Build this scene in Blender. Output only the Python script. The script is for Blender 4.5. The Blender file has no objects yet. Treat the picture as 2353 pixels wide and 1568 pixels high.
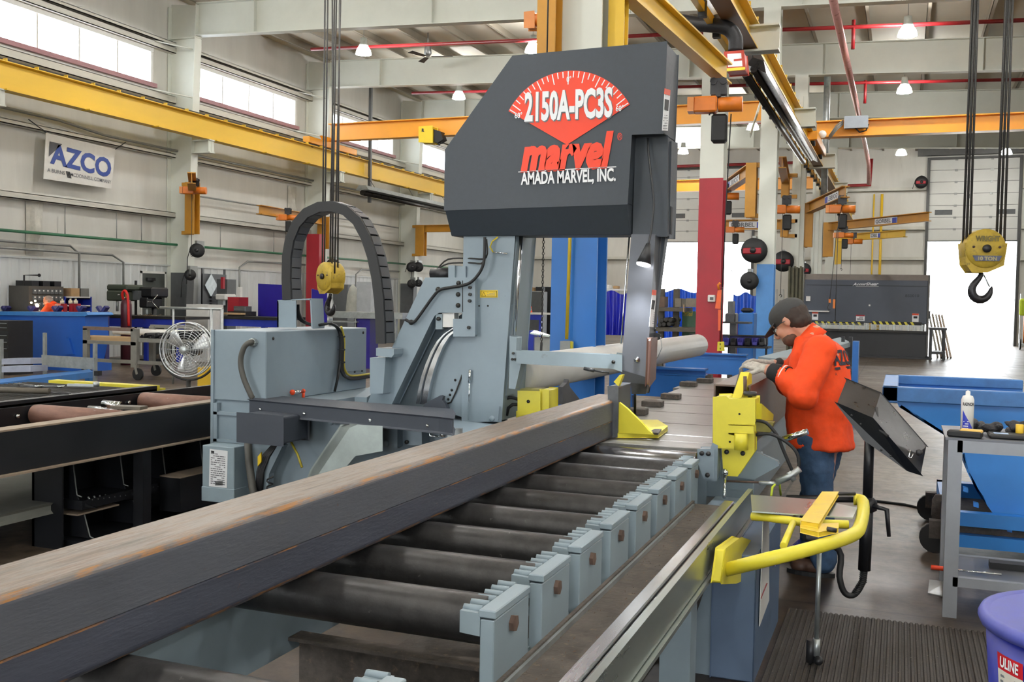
import bpy, bmesh, math, random
from mathutils import Vector, Matrix
random.seed(7)
S = bpy.context.scene
COL = S.collection
rnd = random.uniform
# ---------------------------------------------------------------- camera (calibrated from the building's own lines)
FPX, YAW, PITCH, ROLL, CAMZ = 2312.43, 0.36840, 0.040426, -0.018131, 1.65
def _basis():
    cy, sy, cp, sp = math.cos(YAW), math.sin(YAW), math.cos(PITCH), math.sin(PITCH)
    f = Vector((-sy*cp, cy*cp, -sp)); r = Vector((cy, sy, 0)); d = f.cross(r)
    c, s = math.cos(ROLL), math.sin(ROLL)
    return c*r+s*d, -s*r+c*d, f
RX, DN, FW = _basis()
CAM = Vector((0, 0, CAMZ))
cam = bpy.data.cameras.new('camera'); cam_o = bpy.data.objects.new('camera', cam); COL.objects.link(cam_o)
m3 = Matrix((RX, -DN, -FW)).transposed()
cam_o.matrix_world = Matrix.Translation(CAM) @ m3.to_4x4()
cam.sensor_width = 36.0; cam.lens = 36.0*FPX/2353.0; cam.clip_start = 0.05; cam.clip_end = 400
S.camera = cam_o
# ---------------------------------------------------------------- sky, exposure
W = bpy.data.worlds.new('overcast_sky'); S.world = W; W.use_nodes = True
bg = W.node_tree.nodes['Background']; bg.inputs[0].default_value = (0.93, 0.97, 1.0, 1); bg.inputs[1].default_value = 8.0
S.view_settings.view_transform = 'Standard'; S.view_settings.look = 'None'; S.view_settings.gamma = 1
S.view_settings.use_curve_mapping = False; S.view_settings.exposure = 0.85
S.cycles.max_bounces = 7; S.cycles.diffuse_bounces = 4; S.cycles.glossy_bounces = 3; S.cycles.transmission_bounces = 4
S.cycles.transparent_max_bounces = 12; S.cycles.caustics_reflective = False; S.cycles.caustics_refractive = False
S.cycles.sample_clamp_indirect = 6.0
LAMP_E = 120.0        # radiance of the high bay lenses
def ray(x, y): return RX*((x-1176.5)/FPX)+DN*((y-784)/FPX)+FW
def PZ(x, y, z): d = ray(x, y); return CAM+d*((z-CAMZ)/d.z)
def PY(x, y, Y): d = ray(x, y); return CAM+d*(Y/d.y)
def PX(x, y, X): d = ray(x, y); return CAM+d*(X/d.x)
V = Vector
# daylight portals (sampling aid for the sky through windows, end doors and added back openings)
def portal(loc, rot, sx, sy):
    l = bpy.data.lights.new('daylight', 'AREA'); l.shape = 'RECTANGLE'; l.size = sx; l.size_y = sy; l.cycles.is_portal = True
    o = bpy.data.objects.new('daylight', l); o.location = loc; o.rotation_euler = rot; COL.objects.link(o)
XW, XC, XR, YE, YB, BAY, Y0 = -19.0, -2.8, 13.4, 50.2, -14.0, 6.87, 22.7
for k in range(-5, 4):
    portal((XW-0.3, Y0+k*BAY-3.4, 7.75), (0, math.radians(-90), 0), 1.1, 6.0)
portal((2.95, YE+0.6, 2.4), (math.radians(-90), 0, 0), 3.7, 4.8)
portal((-9.2, YE+0.6, 2.4), (math.radians(-90), 0, 0), 4.6, 4.7)
for xd in (-9.0, 3.0): portal((xd, YB-0.6, 2.4), (math.radians(90), 0, 0), 4.6, 4.7)  # unseen back doorways, added for frontal daylight fill
# ---------------------------------------------------------------- materials
MATS = {}
def hexc(h):
    h = h.lstrip('#'); c = [int(h[i:i+2], 16)/255 for i in (0, 2, 4)]
    return tuple(((v/12.92) if v <= .04045 else ((v+.055)/1.055)**2.4) for v in c)
def mat(name, col, rough=.5, metal=0.0, var=.12, scale=6.0, col2=None, amt2=.5, stretch=(1, 1, 1), bump=0.0, bscale=60, emit=0, spec=.5, coat=0, alpha=1, trans=0):
    """procedural paint / metal: a base colour broken up by two noises, an optional second colour in worn patches, optional fine bump"""
    if name in MATS: return MATS[name]
    m = bpy.data.materials.new(name); m.use_nodes = True; nt = m.node_tree; N = nt.nodes; L = nt.links
    b = N['Principled BSDF']; c = hexc(col) if isinstance(col, str) else col
    b.inputs['Roughness'].default_value = rough; b.inputs['Metallic'].default_value = metal
    b.inputs['Specular IOR Level'].default_value = spec; b.inputs['Coat Weight'].default_value = coat
    b.inputs['Transmission Weight'].default_value = trans
    tc = N.new('ShaderNodeTexCoord'); mp = N.new('ShaderNodeMapping'); mp.inputs['Scale'].default_value = stretch
    L.new(tc.outputs['Object'], mp.inputs['Vector'])
    n1 = N.new('ShaderNodeTexNoise'); n1.inputs['Scale'].default_value = scale; n1.inputs['Detail'].default_value = 6; n1.inputs['Roughness'].default_value = .65
    L.new(mp.outputs[0], n1.inputs['Vector'])
    r1 = N.new('ShaderNodeValToRGB'); r1.color_ramp.elements[0].position = .3; r1.color_ramp.elements[1].position = .7
    r1.color_ramp.elements[0].color = (*[v*(1-var*1.6) for v in c], 1); r1.color_ramp.elements[1].color = (*[min(1, v*(1+var)) for v in c], 1)
    L.new(n1.outputs[0], r1.inputs[0]); out = r1.outputs[0]
    if col2:
        c2 = hexc(col2); n2 = N.new('ShaderNodeTexNoise'); n2.inputs['Scale'].default_value = scale*1.7; n2.inputs['Detail'].default_value = 8; n2.inputs['Roughness'].default_value = .7
        L.new(mp.outputs[0], n2.inputs['Vector']); r2 = N.new('ShaderNodeValToRGB')
        p = .72-.34*amt2; r2.color_ramp.elements[0].position = p; r2.color_ramp.elements[1].position = min(.99, p+.14)
        L.new(n2.outputs[0], r2.inputs[0]); mx = N.new('ShaderNodeMix'); mx.data_type = 'RGBA'
        L.new(r2.outputs[0], mx.inputs['Factor']); L.new(out, mx.inputs['A']); mx.inputs['B'].default_value = (*c2, 1); out = mx.outputs['Result']
    L.new(out, b.inputs['Base Color'])
    rm = N.new('ShaderNodeMapRange'); rm.inputs['To Min'].default_value = max(0.02, rough-.12); rm.inputs['To Max'].default_value = min(1, rough+.12)
    L.new(n1.outputs[0], rm.inputs['Value']); L.new(rm.outputs[0], b.inputs['Roughness'])
    if bump:
        n3 = N.new('ShaderNodeTexNoise'); n3.inputs['Scale'].default_value = bscale; n3.inputs['Detail'].default_value = 4; L.new(mp.outputs[0], n3.inputs['Vector'])
        bp = N.new('ShaderNodeBump'); bp.inputs['Strength'].default_value = bump; bp.inputs['Distance'].default_value = .01
        L.new(n3.outputs[0], bp.inputs['Height']); L.new(bp.outputs[0], b.inputs['Normal'])
    if emit: L.new(out, b.inputs['Emission Color']); b.inputs['Emission Strength'].default_value = emit
    b.inputs['Alpha'].default_value = alpha
    MATS[name] = m; return m
def cr(P, n=4):
    out = []
    for i in range(len(P)-1):
        a, b, c, d = P[max(i-1, 0)], P[i], P[i+1], P[min(i+2, len(P)-1)]
        for k in range(n):
            t = k/n; out.append(.5*((2*b)+(c-a)*t+(2*a-5*b+4*c-d)*t*t+(3*b-3*c+d-a)*t**3))
    return out+[P[-1]]
# ---------------------------------------------------------------- mesh builder
class MB:
    def __init__(s): s.v = []; s.f = []; s.sm = []
    def add(s, vs, fs, smooth=False):
        n = len(s.v); s.v += [tuple(v) for v in vs]; s.f += [tuple(i+n for i in f) for f in fs]; s.sm += [smooth]*len(fs); return s
    def hexa(s, p):  # 8 points: bottom ring 0-3, top ring 4-7
        return s.add(p, [(3, 2, 1, 0), (4, 5, 6, 7), (0, 1, 5, 4), (1, 2, 6, 5), (2, 3, 7, 6), (3, 0, 4, 7)])
    def box(s, x0, x1, y0, y1, z0, z1):
        return s.hexa([(x0, y0, z0), (x1, y0, z0), (x1, y1, z0), (x0, y1, z0), (x0, y0, z1), (x1, y0, z1), (x1, y1, z1), (x0, y1, z1)])
    def cbox(s, c, sx, sy, sz, rz=0, M=None):
        M = M or Matrix.Rotation(rz, 3, 'Z'); c = V(c)
        return s.hexa([c+M @ V((sx/2*a, sy/2*b, sz/2*d)) for d in (-1, 1) for a, b in ((-1, -1), (1, -1), (1, 1), (-1, 1))])
    def prism(s, pts, off):
        pts = [V(p) for p in pts]; off = V(off); n = len(pts)
        nrm = V((0, 0, 0))
        for i in range(n): nrm += pts[i].cross(pts[(i+1) % n])
        if nrm.dot(off) > 0: pts = pts[::-1]
        return s.add(pts+[p+off for p in pts], [tuple(range(n)), tuple(range(2*n-1, n-1, -1))]+[(i, i+n, (i+1) % n+n, (i+1) % n)[::-1] for i in range(n)])
    def py(s, px, Y, dY): return s.prism([PY(x, y, Y) for x, y in px], (0, dY, 0))
    def pxx(s, px, X, dX): return s.prism([PX(x, y, X) for x, y in px], (dX, 0, 0))
    def pz(s, px, Z, dZ): return s.prism([PZ(x, y, Z) for x, y in px], (0, 0, dZ))
    def tube(s, pts, r, n=8, cap=True, flat=False, close=False):
        pts = [V(p) for p in pts]
        if len(pts) >= 5 and not close and not isinstance(r, (list, tuple)) and len(pts) < 30: pts = cr(pts)
        k = len(pts); rs = r if isinstance(r, (list, tuple)) else [r]*k
        T = []
        for i in range(k):
            if close: t = (pts[(i+1) % k]-pts[i-1])
            else: t = (pts[min(i+1, k-1)]-pts[max(i-1, 0)])
            T.append(t.normalized() if t.length > 1e-9 else V((0, 0, 1)))
        u = T[0].orthogonal().normalized(); base = len(s.v); vs = []
        for i in range(k):
            u = (u-T[i]*u.dot(T[i])); u = u.normalized() if u.length > 1e-6 else T[i].orthogonal().normalized(); w = T[i].cross(u)
            for j in range(n):
                a = 2*math.pi*j/n; vs.append(pts[i]+(u*math.cos(a)+w*math.sin(a))*rs[i])
        fs = [(i*n+j, i*n+(j+1) % n, ((i+1) % k)*n+(j+1) % n, ((i+1) % k)*n+j) for i in range(k if close else k-1) for j in range(n)]
        s.add(vs, fs, not flat)
        if cap and not close: s.f += [tuple(base+j for j in range(n))[::-1], tuple(base+(k-1)*n+j for j in range(n))]; s.sm += [False, False]
        return s
    def cyl(s, p0, p1, r, n=16, r1=None, flat=False): return s.tube([p0, p1], [r, r if r1 is None else r1], n, flat=flat)
    def lathe(s, prof, origin, axis=(0, 0, 1), n=20, smooth=True):  # prof: (radius, height)
        A = V(axis).normalized(); u = A.orthogonal().normalized(); w = A.cross(u); o = V(origin); k = len(prof)
        vs = [o+A*h+(u*math.cos(2*math.pi*j/n)+w*math.sin(2*math.pi*j/n))*max(r, 1e-4) for r, h in prof for j in range(n)]
        fs = [(i*n+j, i*n+(j+1) % n, (i+1)*n+(j+1) % n, (i+1)*n+j) for i in range(k-1) for j in range(n)]
        b = len(s.v); s.add(vs, fs, smooth)
        s.f += [tuple(b+j for j in range(n))[::-1], tuple(b+(k-1)*n+j for j in range(n))]; s.sm += [False, False]
        return s
    def ball(s, c, rx, ry=None, rz=None, n=12, M=None):
        ry = ry or rx; rz = rz or rx; c = V(c); vs = []; fs = []; h = n//2
        for i in range(h+1):
            th = math.pi*i/h
            for j in range(n):
                a = 2*math.pi*j/n; p = V((rx*math.sin(th)*math.cos(a), ry*math.sin(th)*math.sin(a), rz*math.cos(th)))
                vs.append(c+(M @ p if M else p))
        for i in range(h):
            for j in range(n): fs.append((i*n+j, (i+1)*n+j, (i+1)*n+(j+1) % n, i*n+(j+1) % n))
        return s.add(vs, fs, True)
    def ibeam(s, p0, p1, w, h, tf=.02, tw=.014, up=(0, 0, 1)):
        p0 = V(p0); p1 = V(p1); d = (p1-p0).normalized(); up = V(up); up = (up-d*up.dot(d)).normalized(); r = d.cross(up)
        a, b, t, g = w/2, h/2, tf, tw/2
        prof = [(-a, -b), (a, -b), (a, -b+t), (g, -b+t), (g, b-t), (a, b-t), (a, b), (-a, b), (-a, b-t), (-g, b-t), (-g, -b+t), (-a, -b+t)]
        return s.prism([p0+r*x+up*y for x, y in prof], p1-p0)
    def bar(s, p0, p1, w, h, up=(0, 0, 1)):
        p0 = V(p0); p1 = V(p1); d = (p1-p0).normalized(); up = V(up)
        if abs(d.dot(up)) > .99: up = V((0, 1, 0))
        up = (up-d*up.dot(d)).normalized(); r = d.cross(up)
        return s.prism([p0+r*x*w/2+up*y*h/2 for x, y in ((-1, -1), (1, -1), (1, 1), (-1, 1))], p1-p0)
    def build(s, name, m, parent=None, bevel=0, seg=1, subsurf=0, kind=None):
        o_loc = LOC.get(parent.name, V((0, 0, 0))) if parent else V((0, 0, 0))
        me = bpy.data.meshes.new(name); me.from_pydata([V(v)-o_loc for v in s.v], [], s.f); me.validate(); me.update()
        for p, sm in zip(me.polygons, s.sm if len(s.sm) == len(me.polygons) else [False]*len(me.polygons)): p.use_smooth = sm
        me.materials.append(m)
        o = bpy.data.objects.new(name, me); COL.objects.link(o)
        if parent: o.parent = parent
        LOC[o.name] = o_loc
        if bevel:
            b = o.modifiers.new('bevel', 'BEVEL'); b.width = bevel; b.segments = seg; b.limit_method = 'ANGLE'; b.angle_limit = .6; b.harden_normals = False
        if subsurf:
            q = o.modifiers.new('sub', 'SUBSURF'); q.levels = subsurf; q.render_levels = subsurf
        if kind: o['kind'] = kind
        return o
LOC = {}
def thing(name, label, cat, loc=(0, 0, 0), group=None):
    o = bpy.data.objects.new(name, None); COL.objects.link(o); o.location = loc; LOC[o.name] = V(loc)
    o.empty_display_size = .1; tag(o, label, cat, group); return o
def tag(o, label, cat, group=None):
    o['label'] = label; o['category'] = cat
    if group: o['group'] = group
    return o
def struct(o): o['kind'] = 'structure'; return o
def dup(o, dloc=(0, 0, 0), label=None, parent=None, rz=None):
    c = o.copy(); COL.objects.link(c)
    if parent is None:
        c.location = V(o.location)+V(dloc); LOC[c.name] = LOC.get(o.name, V((0, 0, 0)))+V(dloc)
        if label: c['label'] = label
        if rz is not None: c.rotation_euler = (0, 0, rz)
    else: c.parent = parent; c.matrix_parent_inverse = o.matrix_parent_inverse.copy()
    for ch in [x for x in KIDS(o)]: dup(ch, parent=c)
    return c
def KIDS(o): return list(o.children)
def text(name, s, m, P0, P1, up, h, parent=None, bold=0.0, shear=0, thick=.002, squeeze=True, mono=False):
    """lettering: baseline from P0 to P1, capital height h, standing off the face by its thickness"""
    cu = bpy.data.curves.new(name, 'FONT'); cu.body = s; cu.size = 1; cu.offset = bold; cu.shear = shear; cu.resolution_u = 3
    to = bpy.data.objects.new('t', cu); COL.objects.link(to); dg = bpy.context.evaluated_depsgraph_get()
    me = bpy.data.meshes.new_from_object(to.evaluated_get(dg)); bpy.data.objects.remove(to); bpy.data.curves.remove(cu)
    P0, P1, up = V(P0), V(P1), V(up); ex = (P1-P0); wd = ex.length; ex = ex.normalized(); up = (up-ex*up.dot(ex)).normalized(); nz = ex.cross(up)
    xs = [v.co.x for v in me.vertices]; x0, x1 = min(xs), max(xs); sc = h/.69; sx = wd/(x1-x0)
    b = MB(); pts = [P0+ex*((v.co.x-x0)*sx)+up*(v.co.y*sc) for v in me.vertices]
    fs = [tuple(p.vertices) for p in me.polygons]
    b.add([p+nz*thick for p in pts], fs); bpy.data.meshes.remove(me)
    return b.build(name, m, parent)
def lines(name, m, quad, n, h, parent, thick=.0015, seed=0, fill=.6):
    """rows of small print: short bars whose lengths vary, on the rectangle quad = (origin, ex, ey)"""
    o, ex, ey = [V(q) for q in quad]; nz = ex.cross(ey).normalized()*thick; r = random.Random(seed); b = MB()
    for i in range(n):
        t0 = (i+.5)/n-h/2; x = 0
        while x < .95:
            w = r.uniform(.08, .3); w = min(w, 1-x)
            if r.random() < fill+.25:
                p = o+ex*x+ey*t0+nz; b.add([p, p+ex*w, p+ex*w+ey*h, p+ey*h], [(0, 1, 2, 3)])
            x += w+.03
    return b.build(name, m, parent)
# ---------------------------------------------------------------- palette
def wallmat(name, col, seam=1.15):
    m = mat(name, col, .7, var=.07, scale=.8, col2='#8b8a7e', amt2=.22, stretch=(1.4, 1.4, .25), bump=.25, bscale=1.6)
    return m
WALL = wallmat('insulation_vinyl', '#cecdc6'); LINER = mat('liner_metal', '#c3c7c6', .5, var=.06, scale=1.5, col2='#9a9c98', amt2=.2, stretch=(1, 1, .3))
STEELW = mat('cream_frame_paint', '#cfd2c8', .5, var=.05, scale=.7); GIRT = mat('white_girt', '#c4c3b9', .55, var=.08, scale=2, col2='#7d7b72', amt2=.3, stretch=(1, .2, 1))
ROOF = mat('roof_insulation', '#c3beaf', .7, var=.06, scale=.5, bump=.3, bscale=2.0); PURL = mat('purlin_paint', '#8f887a', .6, var=.06)
CRANEY = mat('crane_yellow', '#dcb32a', .45, var=.06, scale=1.2, col2='#a8852a', amt2=.12, stretch=(1, .2, 1)); CRANEO = mat('crane_orange', '#e39a20', .4, var=.06, scale=1.0)
JIB = mat('jib_ochre', '#b98325', .5, var=.1, scale=2, col2='#8a5c22', amt2=.25); DIRTSHADE = mat('runway_dirt_shade', '#7a5a35', .5, var=.1)
BLACK = mat('black_rubber', '#17181a', .6, var=.2); DKSTEEL = mat('dark_steel', '#2c2b29', .5, .3, var=.2)
RAIL = mat('rail_dark', '#35322e', .5, .4, var=.2); PIPER = mat('sprinkler_red', '#8e1d22', .4, var=.1); PIPEG = mat('pipe_green', '#2f6a4a', .45, var=.1)
GALV = mat('galvanised', '#aeb4b4', .38, .75, var=.15, scale=9); CHROME = mat('chrome', '#dfe3e6', .12, 1, var=.05); WHITE = mat('white_plain', '#dcdcd8', .5, var=.05)
CONDUIT = mat('grey_conduit', '#8d8f8c', .45, .5, var=.1); REDP = mat('red_paint', '#9c1f2c', .5, var=.08, scale=2); BLUEP = mat('machine_blue', '#1f62ac', .45, var=.08, scale=2, col2='#17477c', amt2=.1)
COLBLUE = mat('column_blue', '#2a6fbd', .45, var=.05, scale=1.5); LTBLUE = mat('column_light_blue', '#4a86c6', .45, var=.05); COLGREY = mat('column_dark_grey', '#55585a', .55, var=.1)
SAFETY = mat('safety_yellow', '#dccf3a', .42, var=.06, scale=5, col2='#a08f3c', amt2=.08); MARVG = mat('saw_grey', '#7f8e98', .42, var=.05, scale=3, col2='#5f6a6e', amt2=.12)
MARVD = mat('saw_charcoal', '#363d45', .5, var=.06, scale=30, bump=.08, bscale=260); MARVD2 = mat('cover_charcoal', '#383e48', .6, var=.06, scale=40, col2='#5a554e', amt2=.15, bump=.08, bscale=260)
RED2 = mat('decal_red', '#e8401f', .45, var=.02); PRINTW = mat('decal_white', '#e6e8ea', .5, var=.02); PRINTK = mat('print_black', '#1b1c20', .6, var=.02); PRINTG = mat('print_grey', '#6d7074', .6, var=.02)
ORANGEH = mat('hoist_orange', '#d9771f', .42, var=.08); HOOKY = mat('worn_hook_yellow', '#b59a35', .55, var=.15, scale=9, col2='#5a5037', amt2=.45); IRON = mat('cast_iron', '#3a3a3c', .4, .6, var=.2, scale=14)
ROPE = mat('wire_rope', '#4b4a49', .5, .5, var=.2, scale=60); CONC = None
MILL = mat('mill_steel', '#62656b', .42, .35, var=.14, scale=3, col2='#8d8176', amt2=.3, stretch=(1, .12, 1), bump=.1, bscale=30); RUST = mat('rust', '#5d4a40', .7, .1, var=.25, scale=20, col2='#7a5a42', amt2=.3)
BRIGHT = mat('bright_steel', '#b9bcbd', .25, .95, var=.1, scale=3, stretch=(1, .1, 1)); PLASTICK = mat('dark_plastic', '#26282b', .45, var=.1)
ORANGEC = mat('orange_cloth', '#ee4a12', .8, var=.1, scale=10, bump=.3, bscale=16); DENIM = mat('denim', '#36506f', .85, var=.25, scale=12, bump=.3, bscale=30); SKIN = mat('skin', '#c08a73', .55, var=.06, scale=12)
HAIR = mat('brown_hair', '#33261f', .7, var=.2, scale=60); CAPM = mat('cap_charcoal', '#3d3d3d', .85, var=.08, scale=30); GLOVE = mat('grey_glove', '#b4afa5', .85, var=.2, scale=40, col2='#6b655b', amt2=.35, bump=.3, bscale=60); LEATHER = mat('boot_brown', '#4a3226', .55, var=.2, scale=20)
WOOD = mat('pale_wood', '#b99a72', .65, var=.15, scale=4, stretch=(.3, 4, 4)); CARD = mat('cardboard', '#a98a63', .8, var=.1); PURPLE = mat('blue_curtain', '#201f96', .25, var=.15, scale=3); ROYAL = mat('royal_blue', '#2338a8', .45, var=.1); BLACKP = mat('black_paint', '#15161a', .4, var=.25, scale=4, col2='#2b2622', amt2=.2)
def floormat():
    m = bpy.data.materials.new('concrete'); m.use_nodes = True; nt = m.node_tree; N = nt.nodes; L = nt.links; b = N['Principled BSDF']
    tc = N.new('ShaderNodeTexCoord')
    def noise(sc, det=8, st=(1, 1, 1)):
        mp = N.new('ShaderNodeMapping'); mp.inputs['Scale'].default_value = st; L.new(tc.outputs['Object'], mp.inputs[0])
        n = N.new('ShaderNodeTexNoise'); n.inputs['Scale'].default_value = sc; n.inputs['Detail'].default_value = det; n.inputs['Roughness'].default_value = .68; L.new(mp.outputs[0], n.inputs[0]); return n.outputs[0]
    def ramp(f, a, ca, bb, cb):
        r = N.new('ShaderNodeValToRGB'); r.color_ramp.elements[0].position = a; r.color_ramp.elements[1].position = bb
        r.color_ramp.elements[0].color = (*hexc(ca), 1); r.color_ramp.elements[1].color = (*hexc(cb), 1); L.new(f, r.inputs[0]); return r.outputs[0]
    def mix(f, a, bb, mode='MIX'):
        x = N.new('ShaderNodeMix'); x.data_type = 'RGBA'; x.blend_type = mode
        if isinstance(f, float): x.inputs['Factor'].default_value = f
        else: L.new(f, x.inputs['Factor'])
        L.new(a, x.inputs['A']); L.new(bb, x.inputs['B']); return x.outputs['Result']
    base = ramp(noise(.45), .3, '#5c4f42', .72, '#857665'); fine = ramp(noise(9), .35, '#9a9a9a', .65, '#ffffff')
    streak = ramp(noise(1.6, 6, (.25, 2.2, 1)), .35, '#b9b4ab', .6, '#ffffff'); stain = ramp(noise(1.1, 7), .5, '#ffffff', .72, '#75685a')
    c = mix(1.0, base, fine, 'MULTIPLY'); c = mix(.3, c, streak, 'MULTIPLY'); c = mix(.7, c, stain, 'MULTIPLY')
    br = N.new('ShaderNodeTexBrick'); br.offset = 0; br.inputs['Scale'].default_value = 1; br.inputs['Brick Width'].default_value = 3.43; br.inputs['Row Height'].default_value = 3.43; br.inputs['Mortar Size'].default_value = .012
    br.inputs['Color1'].default_value = br.inputs['Color2'].default_value = (1, 1, 1, 1); br.inputs['Mortar'].default_value = (.35, .33, .3, 1)
    mp = N.new('ShaderNodeMapping'); mp.inputs['Location'].default_value = (.9, 1.1, 0); L.new(tc.outputs['Object'], mp.inputs[0]); L.new(mp.outputs[0], br.inputs['Vector'])
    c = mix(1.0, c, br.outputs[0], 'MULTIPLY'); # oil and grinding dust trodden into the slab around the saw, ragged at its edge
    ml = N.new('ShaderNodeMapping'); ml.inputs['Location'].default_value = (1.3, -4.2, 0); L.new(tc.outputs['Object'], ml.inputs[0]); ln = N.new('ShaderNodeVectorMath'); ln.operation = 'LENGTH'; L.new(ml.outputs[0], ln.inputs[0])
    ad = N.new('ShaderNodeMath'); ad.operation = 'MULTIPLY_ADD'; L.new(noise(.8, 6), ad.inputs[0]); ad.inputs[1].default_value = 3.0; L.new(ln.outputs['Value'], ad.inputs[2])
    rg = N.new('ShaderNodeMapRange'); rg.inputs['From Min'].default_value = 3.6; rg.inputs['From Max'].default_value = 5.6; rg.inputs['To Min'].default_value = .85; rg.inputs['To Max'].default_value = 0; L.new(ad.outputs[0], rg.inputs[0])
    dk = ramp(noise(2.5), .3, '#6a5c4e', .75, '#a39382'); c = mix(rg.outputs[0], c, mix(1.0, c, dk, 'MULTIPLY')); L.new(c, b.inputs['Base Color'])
    mr = N.new('ShaderNodeMapRange'); mr.inputs['To Min'].default_value = .22; mr.inputs['To Max'].default_value = .6; L.new(noise(1.3), mr.inputs[0]); L.new(mr.outputs[0], b.inputs['Roughness'])
    bp = N.new('ShaderNodeBump'); bp.inputs['Strength'].default_value = .12; bp.inputs['Distance'].default_value = .01; L.new(noise(30), bp.inputs['Height']); L.new(bp.outputs[0], b.inputs['Normal'])
    return m
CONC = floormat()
LENS = mat('lamp_lens', (1, .985, .96), .5, var=0, emit=LAMP_E)
def glassmat():
    m = bpy.data.materials.new('fibreglass_pane'); m.use_nodes = True; nt = m.node_tree; N = nt.nodes; nt.nodes.remove(N['Principled BSDF'])
    t = N.new('ShaderNodeBsdfTransparent'); t.inputs[0].default_value = (.9, .92, .94, 1); g = N.new('ShaderNodeBsdfGlossy'); g.inputs['Roughness'].default_value = .2
    mx = N.new('ShaderNodeMixShader'); mx.inputs[0].default_value = .06; nt.links.new(t.outputs[0], mx.inputs[1]); nt.links.new(g.outputs[0], mx.inputs[2]); nt.links.new(mx.outputs[0], N['Material Output'].inputs[0]); return m
PANE = glassmat()
# ---------------------------------------------------------------- building shell
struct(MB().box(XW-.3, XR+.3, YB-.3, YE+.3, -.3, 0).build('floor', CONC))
APRON = mat('apron_concrete', '#b5b2aa', .7, var=.08, scale=.6); o = MB().box(-60, 60, YE+.3, 130, -.4, -.02).build('floor_apron', APRON); struct(o)
RZ = lambda x: 8.67-.037*(x+18.07)   # underside of the rafters: one pitch, falling to the right
winY = [(Y0+k*BAY+.98, Y0+(k+1)*BAY-.74) for k in range(-6, 4)]
b = MB(); b.box(XW-.2, XW, YB, YE, 0, 7.28); b.box(XW-.2, XW, YB, YE, 8.2, 9.95); ys = YB
for y0, y1 in winY:
    if y0 > YB: b.box(XW-.2, XW, ys, y0, 7.28, 8.2)
    ys = max(y1, YB)
b.box(XW-.2, XW, ys, YE, 7.28, 8.2); struct(b.build('wall_left', WALL))
b = MB()
for i in range(int((YE-YB)/.3)): y = YB+.3*i; b.prism([(XW, y+.02, 0), (XW+.03, y+.07, 0), (XW+.03, y+.13, 0), (XW, y+.18, 0)], (0, 0, 2.42))
b.box(XW, XW+.012, YB, YE, 0, 2.42); b.box(XW, XW+.05, YB, YE, 2.42, 2.46); struct(b.build('trim_1', LINER))
FRAME = mat('window_white', '#cfcfca', .5, var=.04); SILL = mat('sill_pink', '#9b6f74', .5, var=.08)
for i, (y0, y1) in enumerate(winY[3:]):
    fr = MB(); fr.box(XW-.1, XW+.05, y0, y0+.05, 7.3, 8.2); fr.box(XW-.1, XW+.05, y1-.09, y1, 7.3, 8.2); fr.box(XW-.1, XW+.06, y0, y1, 8.13, 8.24)
    w = struct(fr.build('window_%d' % (i+1), FRAME)); MB().box(XW-.1, XW+.1, y0, y1+.1, 7.2, 7.31).build('sill', SILL, w); d = (y1-y0)/4
    for j in range(1, 4): MB().box(XW-.09, XW+.02, y0+j*d-.025, y0+j*d+.025, 7.31, 8.13).build('mullion', FRAME, w)
    for j in range(4): MB().box(XW-.06, XW-.05, y0+j*d+.02, y0+(j+1)*d-.02, 7.31, 8.14).build('pane', PANE, w)
n = 2
for z, h in ((8.33, .16), (8.5, .1), (6.98, .2), (5.46, .11), (3.83, .15)):
    n += 1; b = MB(); b.box(XW, XW+.2, YB, YE, z-h/2, z-h/2+.02); b.box(XW+.18, XW+.2, YB, YE, z-h/2, z+h/2); b.box(XW, XW+.2, YB, YE, z+h/2-.015, z+h/2); struct(b.build('trim_%d' % n, GIRT))
# end wall with two door openings
D1, D2 = (1.03, 4.72, 8.42), (-11.46, -6.92, 8.3)
b = MB(); b.box(XW-.2, D2[0], YE, YE+.2, 0, 9.95); b.box(D2[1], D1[0], YE, YE+.2, 0, 9.95); b.box(D1[1], XR+.2, YE, YE+.2, 0, 9.95)
for a, c, zt in (D1, D2): b.box(a, c, YE, YE+.2, zt, 9.95)
struct(b.build('wall_end', WALL)); b = MB()
for i in range(int((XR-XW)/.3)):
    x = XW+.3*i
    if not any(a-.2 < x < c+.1 for a, c, z in (D1, D2)): b.prism([(x+.02, YE, 0), (x+.07, YE-.03, 0), (x+.13, YE-.03, 0), (x+.18, YE, 0)], (0, 0, 2.42))
struct(b.build('trim_8', LINER)); n = 8
for z in (7.1, 5.3, 3.9):
    n += 1; b = MB()
    for x0, x1 in ((XW, D2[0]-.15), (D2[1]+.15, D1[0]-.15), (D1[1]+.15, XR)):
        b.box(x0, x1, YE-.2, YE, z-.08, z-.06); b.box(x0, x1, YE-.2, YE-.18, z-.08, z+.08)
    struct(b.build('trim_%d' % n, GIRT))
DOORP = mat('door_panel_white', '#cdcec9', .5, var=.04, scale=.8); BLKTRIM = mat('door_track', '#4c4c4b', .5, .3, var=.1)
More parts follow.
